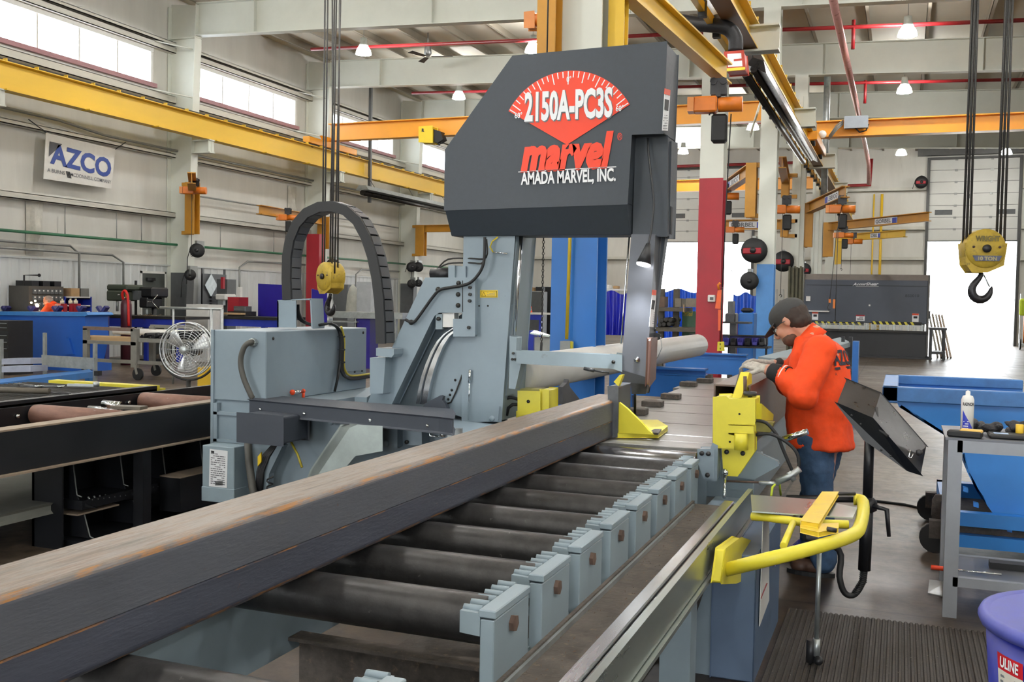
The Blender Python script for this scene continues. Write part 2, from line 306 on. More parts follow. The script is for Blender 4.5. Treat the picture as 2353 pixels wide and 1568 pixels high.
for k, ((a, c, zt), num) in enumerate(((D1, '1'), (D2, '2'))):
    d = struct(MB().box(a-.12, a, YE-.12, YE+.2, 0, zt).box(c, c+.12, YE-.12, YE+.2, 0, zt).box(a-.12, c+.12, YE-.14, YE+.2, zt, zt+.1).build('door_%d' % (k+1), BLKTRIM))
    zb = 4.73; i = 0
    while zb+.5 < zt+.3:
        z1 = min(zb+.528, zt); MB().box(a, c, YE+.02, YE+.06, zb+.012, z1).build('door_panel', DOORP, d); MB().box(a, c, YE+.045, YE+.075, zb-.03, zb+.04).build('door_joint', COLGREY, d)
        hb = MB()
        for q in (.3, .7): hb.box(a+(c-a)*q-.06, a+(c-a)*q+.06, YE, YE+.02, z1-.05, z1+.04)
        hb.build('hinge', CONDUIT, d); zb += .536; i += 1
    for q in ((.07, .27), (.78, .97)):
        MB().box(a+(c-a)*q[0], a+(c-a)*q[1], YE, YE+.03, 5.92, 6.14).build('vent', COLGREY, d)
    MB().box(a+(c-a)*.45-.18, a+(c-a)*.45+.18, YE+.005, YE+.02, 6.55, 6.95).build('number_plate', WHITE, d)
    text('number', num, PRINTK, (a+(c-a)*.45-.04, YE+.004, 6.65), (a+(c-a)*.45+.04, YE+.004, 6.65), (0, 0, 1), .2, d)
    if k == 0: MB().box(a-.55, c+.6, YE-.5, YE-.2, zt+.15, zt+.55).build('header_track', BLKTRIM, d)
struct(MB().box(XR, XR+.2, YB, YE, 0, 9.95).build('wall_right', WALL)); struct(MB().box(XW-.2, -11.3, YB-.2, YB, 0, 9.95).box(-6.7, .7, YB-.2, YB, 0, 9.95).box(5.3, XR+.2, YB-.2, YB, 0, 9.95).box(-11.3, -6.7, YB-.2, YB, 4.75, 9.95).box(.7, 5.3, YB-.2, YB, 4.75, 9.95).build('wall_back', WALL)); struct(MB().box(-60, 60, YB-60, YB-.3, -.4, -.02).build('floor_apron', APRON))  # back wall openings are added out of view to light the saw frontally
sl = lambda x: RZ(x)+1.12
struct(MB().hexa([(XW-.3, YB, sl(XW-.3)), (XR+.3, YB, sl(XR+.3)), (XR+.3, YE+.3, sl(XR+.3)), (XW-.3, YE+.3, sl(XW-.3)), (XW-.3, YB, sl(XW)+.2), (XR+.3, YB, sl(XR)+.2), (XR+.3, YE+.3, sl(XR)+.2), (XW-.3, YE+.3, sl(XW)+.2)]).build('ceiling', ROOF))
x = XW+.9
while x < XR:
    z = RZ(x)+.88; b = MB(); b.box(x, x+.012, YB, YE, z, z+.24); b.box(x, x+.09, YB, YE, z, z+.012); struct(b.build('purlin', PURL)); x += 1.42
for k in range(-5, 4):
    y = Y0+k*BAY
    b = MB().ibeam((-18.07, y, RZ(-18.07)+.44), (XR-.1, y, RZ(XR)+.44), .26, .88, .022, .014)
    for xx in (-16.2, -11, -6, XC+.6, 1.8, 7.5): b.box(xx, xx+.012, y-.12, y+.12, RZ(xx)+.02, RZ(xx)+.86)
    struct(b.build('rafter', STEELW))
    b = MB(); b.prism([(XW+.03, y+.007, 0), (-18.38, y+.007, 0), (-18.06, y+.007, 9.5), (XW+.03, y+.007, 9.6)], (0, -.014, 0))
    b.prism([(-18.38, y-.14, 0), (-18.36, y-.14, 0), (-18.04, y-.14, 9.5), (-18.06, y-.14, 9.5)], (0, .28, 0)); b.box(XW+.02, XW+.04, y-.14, y+.14, 0, 9.5); b.box(XW+.03, -18.05, y-.13, y+.13, 8.62, 8.64)
    c = struct(b.build('steel_column', STEELW)); b = MB()
    b.prism([(XW+.05, y-.012, 0), (-18.39, y-.012, 0), (-18.31, y-.012, 2.25), (XW+.05, y-.012, 2.25)], (0, .024, 0)); b.prism([(-18.4, y-.145, 0), (-18.355, y-.145, 0), (-18.28, y-.145, 2.25), (-18.325, y-.145, 2.25)], (0, .29, 0)); b.build('lower_paint', COLGREY, c)
    MB().box(-18.2, -17.58, y-.12, y+.12, 5.5, 5.53).box(-18.2, -17.58, y-.12, y+.12, 5.83, 5.86).box(-18.2, -17.6, y-.012, y+.012, 5.5, 5.86).box(-17.64, -17.62, y-.12, y+.12, 5.5, 5.86).build('crane_bracket', STEELW, c)
    for zz, L in ((8.3, 1), (7.0, 1)): MB().tube([(XW+.1, y-.95, zz+.12), (-18.15, y-.13, zz)], .022, 6).build('flange_brace', STEELW, c)
    # centre row
    q = {-2: (2.6, COLBLUE), -1: (3.59, REDP), 0: (2.54, LTBLUE)}.get(k)
    wv = .36 if k != -2 else .43; dp = .34
    b = MB().ibeam((XC, y, 0 if not q else q[0]), (XC, y, RZ(XC)), wv, dp, .024, .018, up=(0, -1, 0)); c = struct(b.build('steel_column', STEELW))
    MB().box(XC-.06, XC+.06, y-.24, y-.17, 0, 7.5 if k != -2 else 7.5).build('conduit_strip', STEELW, c) if k in (1, 2) else None
    if q: MB().ibeam((XC, y, 0), (XC, y, q[0]), wv+.004, dp+.004, .026, .02, up=(0, -1, 0)).build('lower_paint', q[1], c)
    MB().box(XC-.3, XC+.3, y-.3, y+.3, 0, .03).build('base_plate', q[1] if q else STEELW, c)
    if k > -3:
        MB().box(XC+.17, XC+.95, y-.13, y+.13, 5.5, 5.53).box(XC+.17, XC+.95, y-.13, y+.13, 5.87, 5.9).box(XC+.17, XC+.95, y-.012, y+.012, 5.5, 5.9).build('crane_bracket', STEELW, c)
        MB().bar((XC-.1, y-.02, 6.5), (XC-.1, y-2.3, 5.0), .02, .1).build('knee_brace', STEELW, c) if k == 0 else None
# lamps (a regular grid through the hall, also over the camera)
def lamp(x, y, z):
    t = thing('high_bay_lamp', 'lit high bay lamp hanging from the roof', 'lamp', (x, y, z), 'high bay lamps under the roof')
    MB().lathe([(.02, .46), (.09, .45), (.1, .3), (.13, .26), (.13, .22), (.02, .22)], (x, y, z), n=14).build('housing', GALV, t)
    MB().lathe([(.22, .0), (.215, .02), (.19, .12), (.125, .22)], (x, y, z), n=16).build('lens', LENS, t)
    MB().tube([(x, y, z+.45), (x, y, RZ(x)+1.15)], .008, 5).build('hanger', CONDUIT, t); return t
l0 = None; LAMPS = [(-14.25, 24.98, 8.45, 'high bay lamp before the second rafter, nearest the left wall'), (-9.63, 26.13, 8.45, 'left bay lamp over the left shoulder of the saw head'), (-14.22, 31.41, 8.45, 'left bay lamp beyond the second rafter'), (-.07, 25.5, 8.0, 'right bay lamp, the nearest and largest'), (-.12, 32.16, 8.0, 'right bay lamp, second from the front'), (-5.23, 37.4, 8.0, 'lamp beside the diagonal column brace'), (-8.83, 42.6, 8.0, 'lamp just right of the saw head, far down the hall'), (-.21, 45.2, 8.0, 'right bay lamp near the end wall, left of the door'), (3.81, 46, 8.0, 'lamp by the hoist ropes in front of the end door')]
for x in (-14.2, -9.6, -5.2, 0, 4.6, 9.8):
    for k in range(-5, 4):
        y = 25.3+k*BAY
        if any(abs(x-a[0]) < 1.5 and abs(y-a[1]) < 3 for a in LAMPS): continue
        if y > 20 and -12 < x: continue
        LAMPS.append((x, y, 8.4-.037*(x+14), None))
for x, y, z, lab in LAMPS:
    if l0 is None: l0 = lamp(x, y, z); p0 = V((x, y, z)); l0['label'] = lab
    else: c = dup(l0, V((x, y, z))-p0, (lab) if lab else 'lit high bay lamp hanging from the roof')
# ================================================================ infeed roller conveyor
ROLL = mat('roller_steel', '#3e3d3d', .4, .5, var=.25, scale=14, col2='#85837f', amt2=.2, bump=.12, bscale=50); ROLLS = mat('roller_shiny', '#9b9b9c', .22, .95, var=.2, scale=9)
CONVG = mat('conveyor_grey', '#83929a', .5, var=.06, scale=4, col2='#6a6256', amt2=.2); DIRTY = mat('dirty_steel', '#57504a', .7, .2, var=.3, scale=14, col2='#7d6a58', amt2=.4, bump=.4, bscale=40)
CHIPM = mat('swarf', '#6b5647', .6, .4, var=.5, scale=30)
t = thing('roller_conveyor', 'grey infeed roller conveyor carrying the rusty steel tube to the saw', 'conveyor', (-1.5, 3.6, 0))
RY = [2.587+.3845*k for k in range(8)]
for y in [1.80]+RY: MB().lathe([(.02, 0), (.069, .002), (.07, .006), (.07, .97), (.069, .974), (.02, .976)], (-1.05, y, .752), (-1, 0, 0), 26).build('roller', ROLL, t)
MB().lathe([(.02, 0), (.074, .002), (.075, .006), (.075, .93), (.02, .936)], (-1.03, 5.56, .75), (-1, 0, 0), 28).build('roller', ROLLS, t)
for i, y in enumerate([1.80]+RY):
    y0 = y-.13; b = MB(); L = .27 if i < 8 else .2
    b.box(-1.026, -.985, y0, y0+L, .57, .795); b.box(-1.03, -.98, y0-.002, y0+L, .8, .822)
    k = b.build('side_plate', CONVG, t, bevel=.003); b = MB()
    b.prism([(-1.085, y0+.0, .752), (-1.026, y0, .748), (-1.026, y0, .81), (-1.085, y0, .812)], (0, L+.03, 0))
    for q in range(6): b.cyl((-1.085, y0+.03+q*.05, .812), (-1.03, y0+.03+q*.05, .812), .012, 6)
    b.build('toothed_strip', CONVG, k)
    MB().lathe([(.0, 0), (.024, 0), (.024, .014), (.0, .016)], (-.986, y+.002, .752), (1, 0, 0), 6, False).build('bolt', RUST, k)
b = MB(); b.box(-1.05, -1.02, 1.6, 5.4, .42, .60); b.box(-1.98, -1.94, 1.5, 5.6, .42, .82); b.build('frame_rail', CONVG, t)
for y, z in ((3.0, .46), (4.2, .46), (2.12, .46), (5.2, .46)):
    b = MB(); b.box(-1.94, -1.03, y, y+.01, z-.2, z); b.box(-1.94, -1.03, y-.07, y+.01, z, z+.012); b.box(-1.94, -1.03, y-.07, y+.01, z-.2, z-.188); b.build('cross_channel', CONVG if y != 3.0 else DIRTY, t)
MB().box(-1.9, -1.06, 2.2, 5.4, .2, .215).build('chip_tray', DIRTY, t); 
for x, y in ((-1.9, 2.4), (-1.08, 2.4), (-1.9, 5.2), (-1.08, 5.2)): MB().box(x-.05, x+.05, y-.05, y+.05, 0, .45).build('leg', CONVG, t)
b = MB()
for i in range(260):
    x, y = rnd(-1.85, -1.08), rnd(2.3, 3.2); a = rnd(0, 6); l = rnd(.006, .02); z = .217; b.add([(x, y, z), (x+l*math.cos(a), y+l*math.sin(a), z+.003), (x+l*math.cos(a+.5), y+l*math.sin(a+.5), z+.006)], [(0, 1, 2)])
for i in range(240):
    x, y = rnd(-.97, -.82), rnd(1.9, 5.1); a = rnd(0, 6); l = rnd(.004, .012); z = .603; b.add([(x, y, z), (x+l*math.cos(a), y+l*math.sin(a), z+.003), (x+l*math.cos(a+.5), y+l*math.sin(a+.5), z+.005)], [(0, 1, 2)])
b.build('metal_chips', CHIPM, t, kind='stuff')
# measuring-stop trough, linear rail and galvanised angle
b = MB(); b.box(-.985, -.69, 1.5, 5.25, .585, .6); b.box(-.985, -.972, 1.5, 5.2, .6, .625); b.build('trough', DIRTY, t)
MB().box(-.972, -.962, 1.5, 5.15, .6, .618).build('trough_lip', GALV, t)
MB().box(-.805, -.755, 1.5, 5.1, .6, .66).build('linear_rail', BRIGHT, t, bevel=.004); MB().box(-.752, -.735, 1.5, 5.1, .6, .648).build('rail_edge', BRIGHT, t); MB().box(-.732, -.715, 1.5, 5.1, .6, .64).build('rail_seal', DKSTEEL, t)
GALVA = mat('galvanised_angle', '#a9b3ad', .3, .8, var=.1, scale=3, stretch=(1, .2, 1))
b = MB(); b.box(-.69, -.676, 1.5, 5.2, .585, .7); b.box(-.7, -.676, 1.5, 5.2, .7, .712); b.box(-.69, -.66, 1.5, 5.2, .565, .58); b.build('angle_guard', GALVA, t)
for y in (2.35, 3.9): MB().box(-.84, -.72, y-.06, y+.06, 0, .58).build('leg', CONVG, t)
# yellow stop arm (hinged on the angle) with its galvanised plate
t2 = thing('measuring_stop_arm', 'yellow tubular stop arm reaching out over the ribbed mat with a galvanised plate', 'bracket', (-.6, 4.1, .7))
YT = SAFETY
P = [PX(1664, 1311, -.63), PZ(1760, 1287, .68), PZ(1860, 1262, .71), PZ(1955, 1232, .72), PZ(1978, 1205, .725), PZ(1983, 1155, .735), PZ(1962, 1148, .737)]
P2 = [PZ(1728, 1187, .715), PZ(1765, 1190, .72), PZ(1860, 1203, .725), PZ(1950, 1206, .73)]
MB().tube(P, .0275, 14).build('tube_frame', YT, t2); MB().tube(P2, .018, 12).build('inner_tube', YT, t2); MB().tube([PZ(1800, 1255, .712), PZ(1828, 1190, .722)], .014, 10).build('strut', YT, t2)
MB().pxx([(1644, 1262), (1682, 1235), (1760, 1262), (1764, 1302), (1670, 1336), (1634, 1337)], -.655, .04).build('hinge_block', YT, t2, bevel=.006)
MB().pz([(1725, 1140), (1885, 1152), (1970, 1170), (1960, 1193), (1728, 1178)], .745, .006).build('plate', GALVA, t2)
MB().pz([(1840, 1208), (1890, 1140), (1926, 1140), (1880, 1215)], .765, .02).pz([(1840, 1208), (1880, 1215), (1925, 1213), (1925, 1225), (1880, 1235), (1840, 1225)], .745, .02).build('stop_paddle', mat('worn_yellow', '#d8b930', .45, var=.1, scale=9, col2='#dccf3a', amt2=.4), t2, bevel=.003)
MB().tube([PZ(1905, 1135, .77), PZ(1965, 1135, .77)], .009, 8).tube([PZ(1900, 1216, .77), PZ(1922, 1220, .765)], .01, 8).build('bolt', IRON, t2)
PR = PY(1883, 1258, 4.75); b = MB(); b.tube([PR, V((PR.x, PR.y, .13))], .011, 8).tube([(PR.x, PR.y, .13), (PR.x, PR.y, .05)], .017, 8); b.build('support_rod', GALV, t2); MB().ball((PR.x+.012, PR.y-.02, .035), .022).tube([(PR.x-.025, PR.y, .12), (PR.x-.025, PR.y, .01)], .02, 8).build('rod_foot', IRON, t2)
# ---------------------------------------------------------------- the tube being cut
def tubemat():
    m = mat('rusty_tube', '#5a5d65', .5, .25, var=.1, scale=3, col2='#6d6a68', amt2=.35, stretch=(3, .6, 3), bump=.12, bscale=40); nt = m.node_tree; N = nt.nodes; L = nt.links; bs = N['Principled BSDF']
    src = bs.inputs['Base Color'].links[0].from_socket; tc = N['Texture Coordinate']
    def nz(st, sc, det=9):
        mp = N.new('ShaderNodeMapping'); mp.inputs['Scale'].default_value = st; L.new(tc.outputs['Object'], mp.inputs[0]); n = N.new('ShaderNodeTexNoise'); n.inputs['Scale'].default_value = sc; n.inputs['Detail'].default_value = det; n.inputs['Roughness'].default_value = .72; L.new(mp.outputs[0], n.inputs[0]); return n.outputs[0]
    def rp(f, stops):
        r = N.new('ShaderNodeValToRGB'); e = r.color_ramp.elements; e[0].position, e[0].color = stops[0][0], (*hexc(stops[0][1]), 1); e[1].position, e[1].color = stops[-1][0], (*hexc(stops[-1][1]), 1)
        for p, c in stops[1:-1]: q = e.new(p); q.color = (*hexc(c), 1)
        L.new(f, r.inputs[0]); return r.outputs[0]
    def mx(f, a, b):
        x = N.new('ShaderNodeMix'); x.data_type = 'RGBA'; L.new(f, x.inputs['Factor']); L.new(a, x.inputs['A'])
        if isinstance(b, str): x.inputs['B'].default_value = (*hexc(b), 1)
        else: L.new(b, x.inputs['B'])
        return x.outputs['Result']
    def at(n): a = N.new('ShaderNodeAttribute'); a.attribute_name = n; return a.outputs['Fac']
    def mul(a, b): q = N.new('ShaderNodeMath'); q.operation = 'MULTIPLY'; L.new(a, q.inputs[0]); L.new(b, q.inputs[1]); return q.outputs[0]
    # mottled tan upward face, darker bluer lower side, rust along the rounded edges
    top = rp(nz((16, 1.1, 16), 2.2), ((.3, '#4b433c'), (.42, '#6b625a'), (.52, '#7e766f'), (.6, '#695c51'), (.72, '#9a9490'))); low = rp(nz((4, .5, 4), 3), ((.3, '#393c48'), (.7, '#4a4e5b')))
    c = mx(at('face_kind'), src, top); c = mx(at('lower_kind'), c, low)
    edge = rp(nz((10, 1.6, 10), 4), ((.47, '#000000'), (.6, '#ffffff'))); c = mx(mul(edge, at('edge_rust')), c, '#9a6a34')
    spots = rp(nz((3, 3, 3), 14, 6), ((.66, '#000000'), (.7, '#ffffff'))); c = mx(mul(spots, at('spot_rust')), c, '#6b4a36'); L.new(c, bs.inputs['Base Color']); return m
TUBE = tubemat(); x0, x1, z0, z1, rr = -1.815, -1.612, .822, 1.058, .022
prof = []
for cx, cz, a0 in ((x1-rr, z1-rr, 90), (x1-rr, z0+rr, 0), (x0+rr, z0+rr, -90), (x0+rr, z1-rr, -180)):
    for i in range(7): a = math.radians(a0-i*15); prof.append((cx+rr*math.cos(a), cz+rr*math.sin(a)))
    if a0 == 90: zm = (z0+z1)/2-.012; prof += [(x1, zm+.004), (x1-.004, zm), (x1-.003, zm-.004)]
b = MB(); yA, yB = 1.0, 6.22; n = len(prof); t_in = .010; ins = [((x-(x0+x1)/2)*.9+(x0+x1)/2, (z-(z0+z1)/2)*.91+(z0+z1)/2) for x, z in prof]
b.add([(x, yA, z) for x, z in prof]+[(x, yB, z) for x, z in prof]+[(x, yA, z) for x, z in ins]+[(x, yB, z) for x, z in ins], [], False)
for i in range(n): j = (i+1) % n; b.f += [(i, j, j+n, i+n), (i+2*n, i+3*n, j+3*n, j+2*n), (i+n, j+n, j+3*n, i+3*n), (i, i+2*n, j+2*n, j)]; b.sm += [False]*4
st = b.build('steel_tube', TUBE); tag(st, 'long rusty rectangular steel tube lying on the infeed rollers', 'steel beam')
me = st.data; KK = ('face_kind', 'lower_kind', 'edge_rust', 'spot_rust'); [me.attributes.new(k, 'FLOAT', 'FACE') for k in KK]; at_ = {k: me.attributes[k] for k in KK}
for p in me.polygons:
    c = p.center; nz_ = p.normal.z; i = p.index; at_['face_kind'].data[i].value = 1.0 if nz_ > .75 else (.6 if nz_ > .3 else 0); at_['lower_kind'].data[i].value = 1.0 if abs(nz_) < .4 and c.z < zm else (.35 if nz_ < -.3 else 0)
    at_['edge_rust'].data[i].value = .95 if .2 < abs(nz_) < .8 else (.12 if nz_ > .8 else .0); at_['spot_rust'].data[i].value = .8 if abs(nz_) < .6 else .3
# ================================================================ the band saw
SX = thing('band_saw', 'tall grey tilt-frame band saw with a charcoal head cutting the steel tube', 'saw', (-2.6, 6.4, 0))
YH = 6.3
p = PX(1037, 543, PY(1022, 482, YH).x); dyc = p.y-YH; zc = p.z
fl = [PY(x, y, YH) for x, y in ((1022, 482), (1024, 345), (1178, 130), (1531, 97), (1523, 305), (1450, 308), (1440, 468))]
HD = .36
h = MB(); h.prism(fl, (0, HD, 0))
bl = [fl[0], fl[6], V((fl[6].x, YH+dyc, zc)), V((fl[0].x, YH+dyc, zc))]
h.add(bl+[V((fl[0].x, YH+HD, fl[0].z)), V((fl[6].x, YH+HD, fl[6].z)), V((fl[6].x, YH+HD, zc)), V((fl[0].x, YH+HD, zc))], [(0, 3, 2, 1), (3, 7, 6, 2), (0, 4, 7, 3), (1, 2, 6, 5), (4, 5, 6, 7)])
hc = h.build('head_cover', MARVD, SX, bevel=.006, seg=2)
rec = [fl[5], fl[4]+V((0, 0, -.0)), PY(1522, 540, YH), PY(1443, 538, YH)]
yr = YH+.13; MB().prism([V((q.x, yr, q.z)) for q in rec], (0, HD-.13, 0)).build('side_recess', MARVD, SX, bevel=.004)
MB().prism([V((fl[4].x-.006, YH+.2, 2.07)), V((fl[4].x-.006, YH+.2, 2.7)), V((fl[4].x-.006, YH+HD+.03, 2.72)), V((fl[4].x-.006, YH+HD+.03, 2.08))], (.02, 0, 0)).build('edge_cover', MARVD, SX); MB().prism([V((fl[4].x+.015, YH+.21, 2.1)), V((fl[4].x+.015, YH+.21, 2.28)), V((fl[4].x+.015, YH+.26, 2.28)), V((fl[4].x+.015, YH+.26, 2.1))], (.003, 0, 0)).build('slot', BLACK, SX)
eps = .004
A = PY(1303, 333, YH-eps); R_ = (PY(1305, 163, YH-eps)-A).length; fan = [A]+[A+V((R_*math.sin(math.radians(a)), 0, R_*math.cos(math.radians(a)))) for a in range(-60, 61, 3)]
MB().prism(fan, (0, -.002, 0)).build('protractor_decal', RED2, hc)
for i in range(27):
    a = math.radians(-58.5+4.5*i); l = .085 if i % 13 == 0 else (.07 if i % 3 == 1 else .04); d = V((math.sin(a), 0, math.cos(a))); q = d.cross(V((0, 1, 0)))*.0035
    p0 = A+d*(R_-.004)+V((0, -.005, 0)); p1 = p0-d*l; MB().add([p0+q, p0-q, p1-q, p1+q], [(3, 2, 1, 0)]).build('tick', PRINTW, hc)
YD = YH-.007; UP = (0, 0, 1)
def htext(nm, s, m, a, c, hh, **k): return text(nm, s, m, PY(*a, YD), PY(*c, YD), UP, hh, hc, **k)
htext('model_shadow', '2150A-PC3S', PRINTG, (1207, 279), (1409, 268), .176, bold=.045); YD = YH-.009
htext('model_lettering', '2150A-PC3S', PRINTW, (1205, 277), (1407, 266), .176, bold=.035); YD = YH-.007
htext('angle_lettering', '0°', PRINTW, (1302, 189), (1313, 188), .035, bold=.02); htext('angle_lettering', '60°', PRINTW, (1183, 272), (1200, 271), .035, bold=.02); htext('angle_lettering', '60°', PRINTW, (1415, 256), (1433, 255), .035, bold=.02)
htext('maker_lettering', 'marvel', RED2, (1196, 391), (1410, 380), .205, bold=.06, shear=.25); htext('registered_mark', '®', RED2, (1419, 323), (1430, 322), .045)
MB().prism([PY(1191, 394.5, YD), PY(1416, 382.5, YD), PY(1416, 384.5, YD), PY(1191, 396.5, YD)], (0, -.002, 0)).build('underline', PRINTW, hc)
htext('maker_lettering', 'AMADA MARVEL, INC.', PRINTW, (1197, 424), (1415, 415), .078, bold=.03)
XS = fl[3].x+.004
def xdecal(nm, q, m, X, th=.002): return MB().pxx(q, X, th).build(nm, m, hc)
WARN = mat('warning_orange', '#d8481e', .5, var=.03)
xdecal('warning_label', [(1527, 203), (1540, 207), (1534, 301), (1521, 300)], PRINTW, XS); xdecal('warning_band', [(1527, 203), (1540, 207), (1539, 220), (1526, 216)], WARN, XS+.003); xdecal('warning_pictogram', [(1528, 228), (1537, 230), (1535, 255), (1527, 252)], PRINTK, XS+.003)
o_ = PX(1523, 298, XS+.004); lines('warning_print', PRINTG, (o_, PX(1533, 298, XS+.004)-o_, PX(1525, 262, XS+.004)-o_), 6, .05, hc, .001)
# gooseneck work light
gp = [PY(1489, 318, YH+.1), PY(1490, 350, YH+.08), PY(1498, 420, YH+.05), PY(1502, 470, YH+.04), PY(1496, 530, YH+.02), PY(1490, 560, YH-.02)]
MB().tube(gp, .007, 8).build('gooseneck', PLASTICK, SX); q0 = PY(1490, 560, YH-.02); q1 = PY(1479, 607, YH-.05); MB().cyl(q0, q1, .013, 16, .048).build('lamp_head', PLASTICK, SX)
d = (q1-q0).normalized(); MB().lathe([(.046, 0), (.044, .008), (.01, .012)], q1, d, 16).build('lamp_glass', mat('work_lamp_glass', (1, 1, 1), .4, var=0, emit=30), SX)
sp = bpy.data.lights.new('work_lamp', 'SPOT'); sp.energy = 30; sp.spot_size = math.radians(100); sp.spot_blend = .6; sp.shadow_soft_size = .04; sp.color = (.95, .97, 1); so = bpy.data.objects.new('work_lamp', sp); COL.objects.link(so); so.location = q1+d*.03; so.rotation_euler = d.to_track_quat('-Z', 'Y').to_euler()
# guide post (canted), with its blade guide and arm
YP = YH+.06
pf = [PY(x, y, YP) for x, y in ((1452, 540), (1505, 540), (1484, 872), (1428, 858))]; cant = V((0, 0, 0))
POSTM = mat('post_charcoal', '#5a5d64', .38, .3, var=.06, scale=5)
gpo = MB().prism(pf, (0, .17, 0)).build('guide_post', POSTM, SX, bevel=.004)
MB().prism([PY(x, y, YP+.17) for x, y in ((1514, 545), (1529, 545), (1516, 640), (1500, 770), (1494, 770))], (0, .08, 0)).build('post_channel', MARVD, SX)
XP = None
def onside(nm, q, m, dx):   # on the post's right face, which leans with the post
    pts = []
    for x, y in q:
        f_ = (y-540)/332.0; X = pf[1].x+(pf[2].x-pf[1].x)*f_+.004+dx; pts.append(PX(x, y, X))
    return MB().prism(pts, (.002, 0, 0)).build(nm, m, gpo)
onside('warning_label', [(1499, 666), (1508, 667), (1501, 752), (1491, 751)], PRINTW, 0); onside('warning_band', [(1499, 666), (1508, 667), (1507, 679), (1498, 678)], WARN, .002); onside('warning_pictogram', [(1499, 690), (1505, 691), (1502, 712), (1496, 710)], PRINTK, .002)
b = MB()
for i in range(6): b.tube([PY(1494, 718+i*5, YP+.05)+V((.01, 0, 0)), PY(1502, 719+i*5, YP+.1)+V((.01, 0, 0))], .0015, 4)
b.build('warning_print', PRINTG, SX)
MB().py([(1427, 850), (1487, 868), (1484, 884), (1428, 878)], YP-.01, .2).build('post_foot', PLASTICK, SX); MB().py([(1450, 878), (1487, 882), (1483, 905), (1452, 905)], YP+.02, .1).build('blade_guide', IRON, SX, bevel=.003)
MB().pxx([(1487, 780), (1500, 778), (1496, 868), (1483, 885)], pf[2].x+.02, .03).build('wheel_shroud', mat('reddish_shroud', '#6a4f47', .4, .2, var=.1), SX, bevel=.01)
MB().lathe([(0, 0), (.02, 0), (.02, .012), (.01, .014), (.01, .02), (0, .02)], PY(1464, 827, YP-.001), (0, -1, 0), 14).build('bolt', CHROME, SX)
ra = [PY(x, y, YP+.03) for x, y in ((1188, 808), (1412, 818), (1412, 846), (1188, 834))]; MB().prism(ra, (0, .1, 0)).build('support_arm', CONVG, SX, bevel=.006)
MB().py([(1404, 815), (1428, 818), (1428, 853), (1404, 845)], YP-.02, .16).build('arm_clamp', CONVG, SX, bevel=.005); MB().lathe([(0, 0), (.012, 0), (.012, .012), (0, .014)], PY(1410, 832, YP-.02), (0, -1, 0), 8).build('bolt', DKSTEEL, SX)
MB().tube([PY(1342, 847, YP-.06), PY(1365, 852, YP-.06)], .012, 10).tube([PY(1365, 852, YP-.06), PY(1400, 857, YP-.03)], .006, 8).build('clamp_handle', PLASTICK, SX)
MB().tube([PY(1446, 545, YP+.12), PY(1438, 640, YP+.12), PY(1432, 720, YP+.12), PY(1427, 790, YP+.12)], .006, 6).build('air_line', CHROME, SX)
MB().py([(1497, 765), (1516, 770), (1516, 778), (1505, 782), (1495, 778)], YP+.14, .05).ball(PY(1504, 757, YP+.16), .012).build('tension_knob', PLASTICK, SX, bevel=.004)
MB().tube([PY(1518, 775, YP+.16), PY(1521, 800, YP+.16), PY(1512, 820, YP+.17), PY(1498, 838, YP+.17)], .003, 6).build('coolant_line', GALV, SX)
# blade
MB().prism([PY(1456, 868, YP+.09), PY(1462, 868, YP+.09), PY(1462, 1000, YP+.09), PY(1456, 1000, YP+.09)], (0, .002, 0)).build('saw_blade', CHROME, SX)
# column
YC = YH+.14
col = [PY(x, y, YC) for x, y in ((1068, 520), (1183, 520), (1163, 790), (1150, 968), (1063, 968), (1064, 740))]; colo = MB().prism(col, (0, .42, 0)).build('column', MARVG, SX, bevel=.008, seg=2)
MB().py([(1183, 520), (1194, 520), (1164, 910), (1152, 910)], YC+.06, .2).build('way_strip', CONVG, SX)
MB().tube([PY(1199, 520, YC+.02), PY(1182, 771, YC+.02)], .0125, 14).build('hydraulic_rod', CHROME, SX); MB().tube([PY(1190, 530, YC+.05), PY(1173, 700, YC+.05)], .013, 12).build('hydraulic_cylinder', CONVG, SX)
MB().py([(1172, 774), (1186, 776), (1184, 832), (1196, 836), (1183, 893), (1170, 892), (1172, 832)], YC-.03, .1).build('carriage_block', CONVG, SX, bevel=.004)
for x, y in ((1180, 812), (1178, 826), (1184, 826)): MB().lathe([(0, 0), (.009, 0), (.009, .014), (0, .015)], PY(x, y, YC-.03), (0, -1, 0), 6, False).build('bolt', DKSTEEL, SX)
MB().py([(1103, 667), (1143, 667), (1143, 684), (1103, 684)], YC-.004, .003).build('warning_plate', mat('label_yellow', '#e6c318', .5, var=.02), colo)
bq = [(1105.5, 669), (1141, 669), (1141, 682), (1105.5, 682)]; b = MB()
for i in range(4): b.tube([PY(*bq[i], YC-.006), PY(*bq[(i+1) % 4], YC-.006)], .0014, 4)
for i in range(3): b.tube([PY([(1107, 680.5), (1111.5, 671.5), (1116, 680.5)][i][0], [(1107, 680.5), (1111.5, 671.5), (1116, 680.5)][i][1], YC-.006), PY(*[(1107, 680.5), (1111.5, 671.5), (1116, 680.5)][(i+1) % 3], YC-.006)], .0012, 4)
b.build('warning_border', PRINTK, colo); o_ = PY(1119, 681, YC-.005); lines('warning_print', PRINTG, (o_, PY(1139, 681, YC-.005)-o_, PY(1119, 671, YC-.005)-o_), 4, .08, colo, .001)
for x, y in ((1101, 703), (1121, 703)): MB().lathe([(0, 0), (.007, 0), (0, .002)], PY(x, y, YC-.001), (0, -1, 0), 8).build('tapped_hole', DKSTEEL, SX)
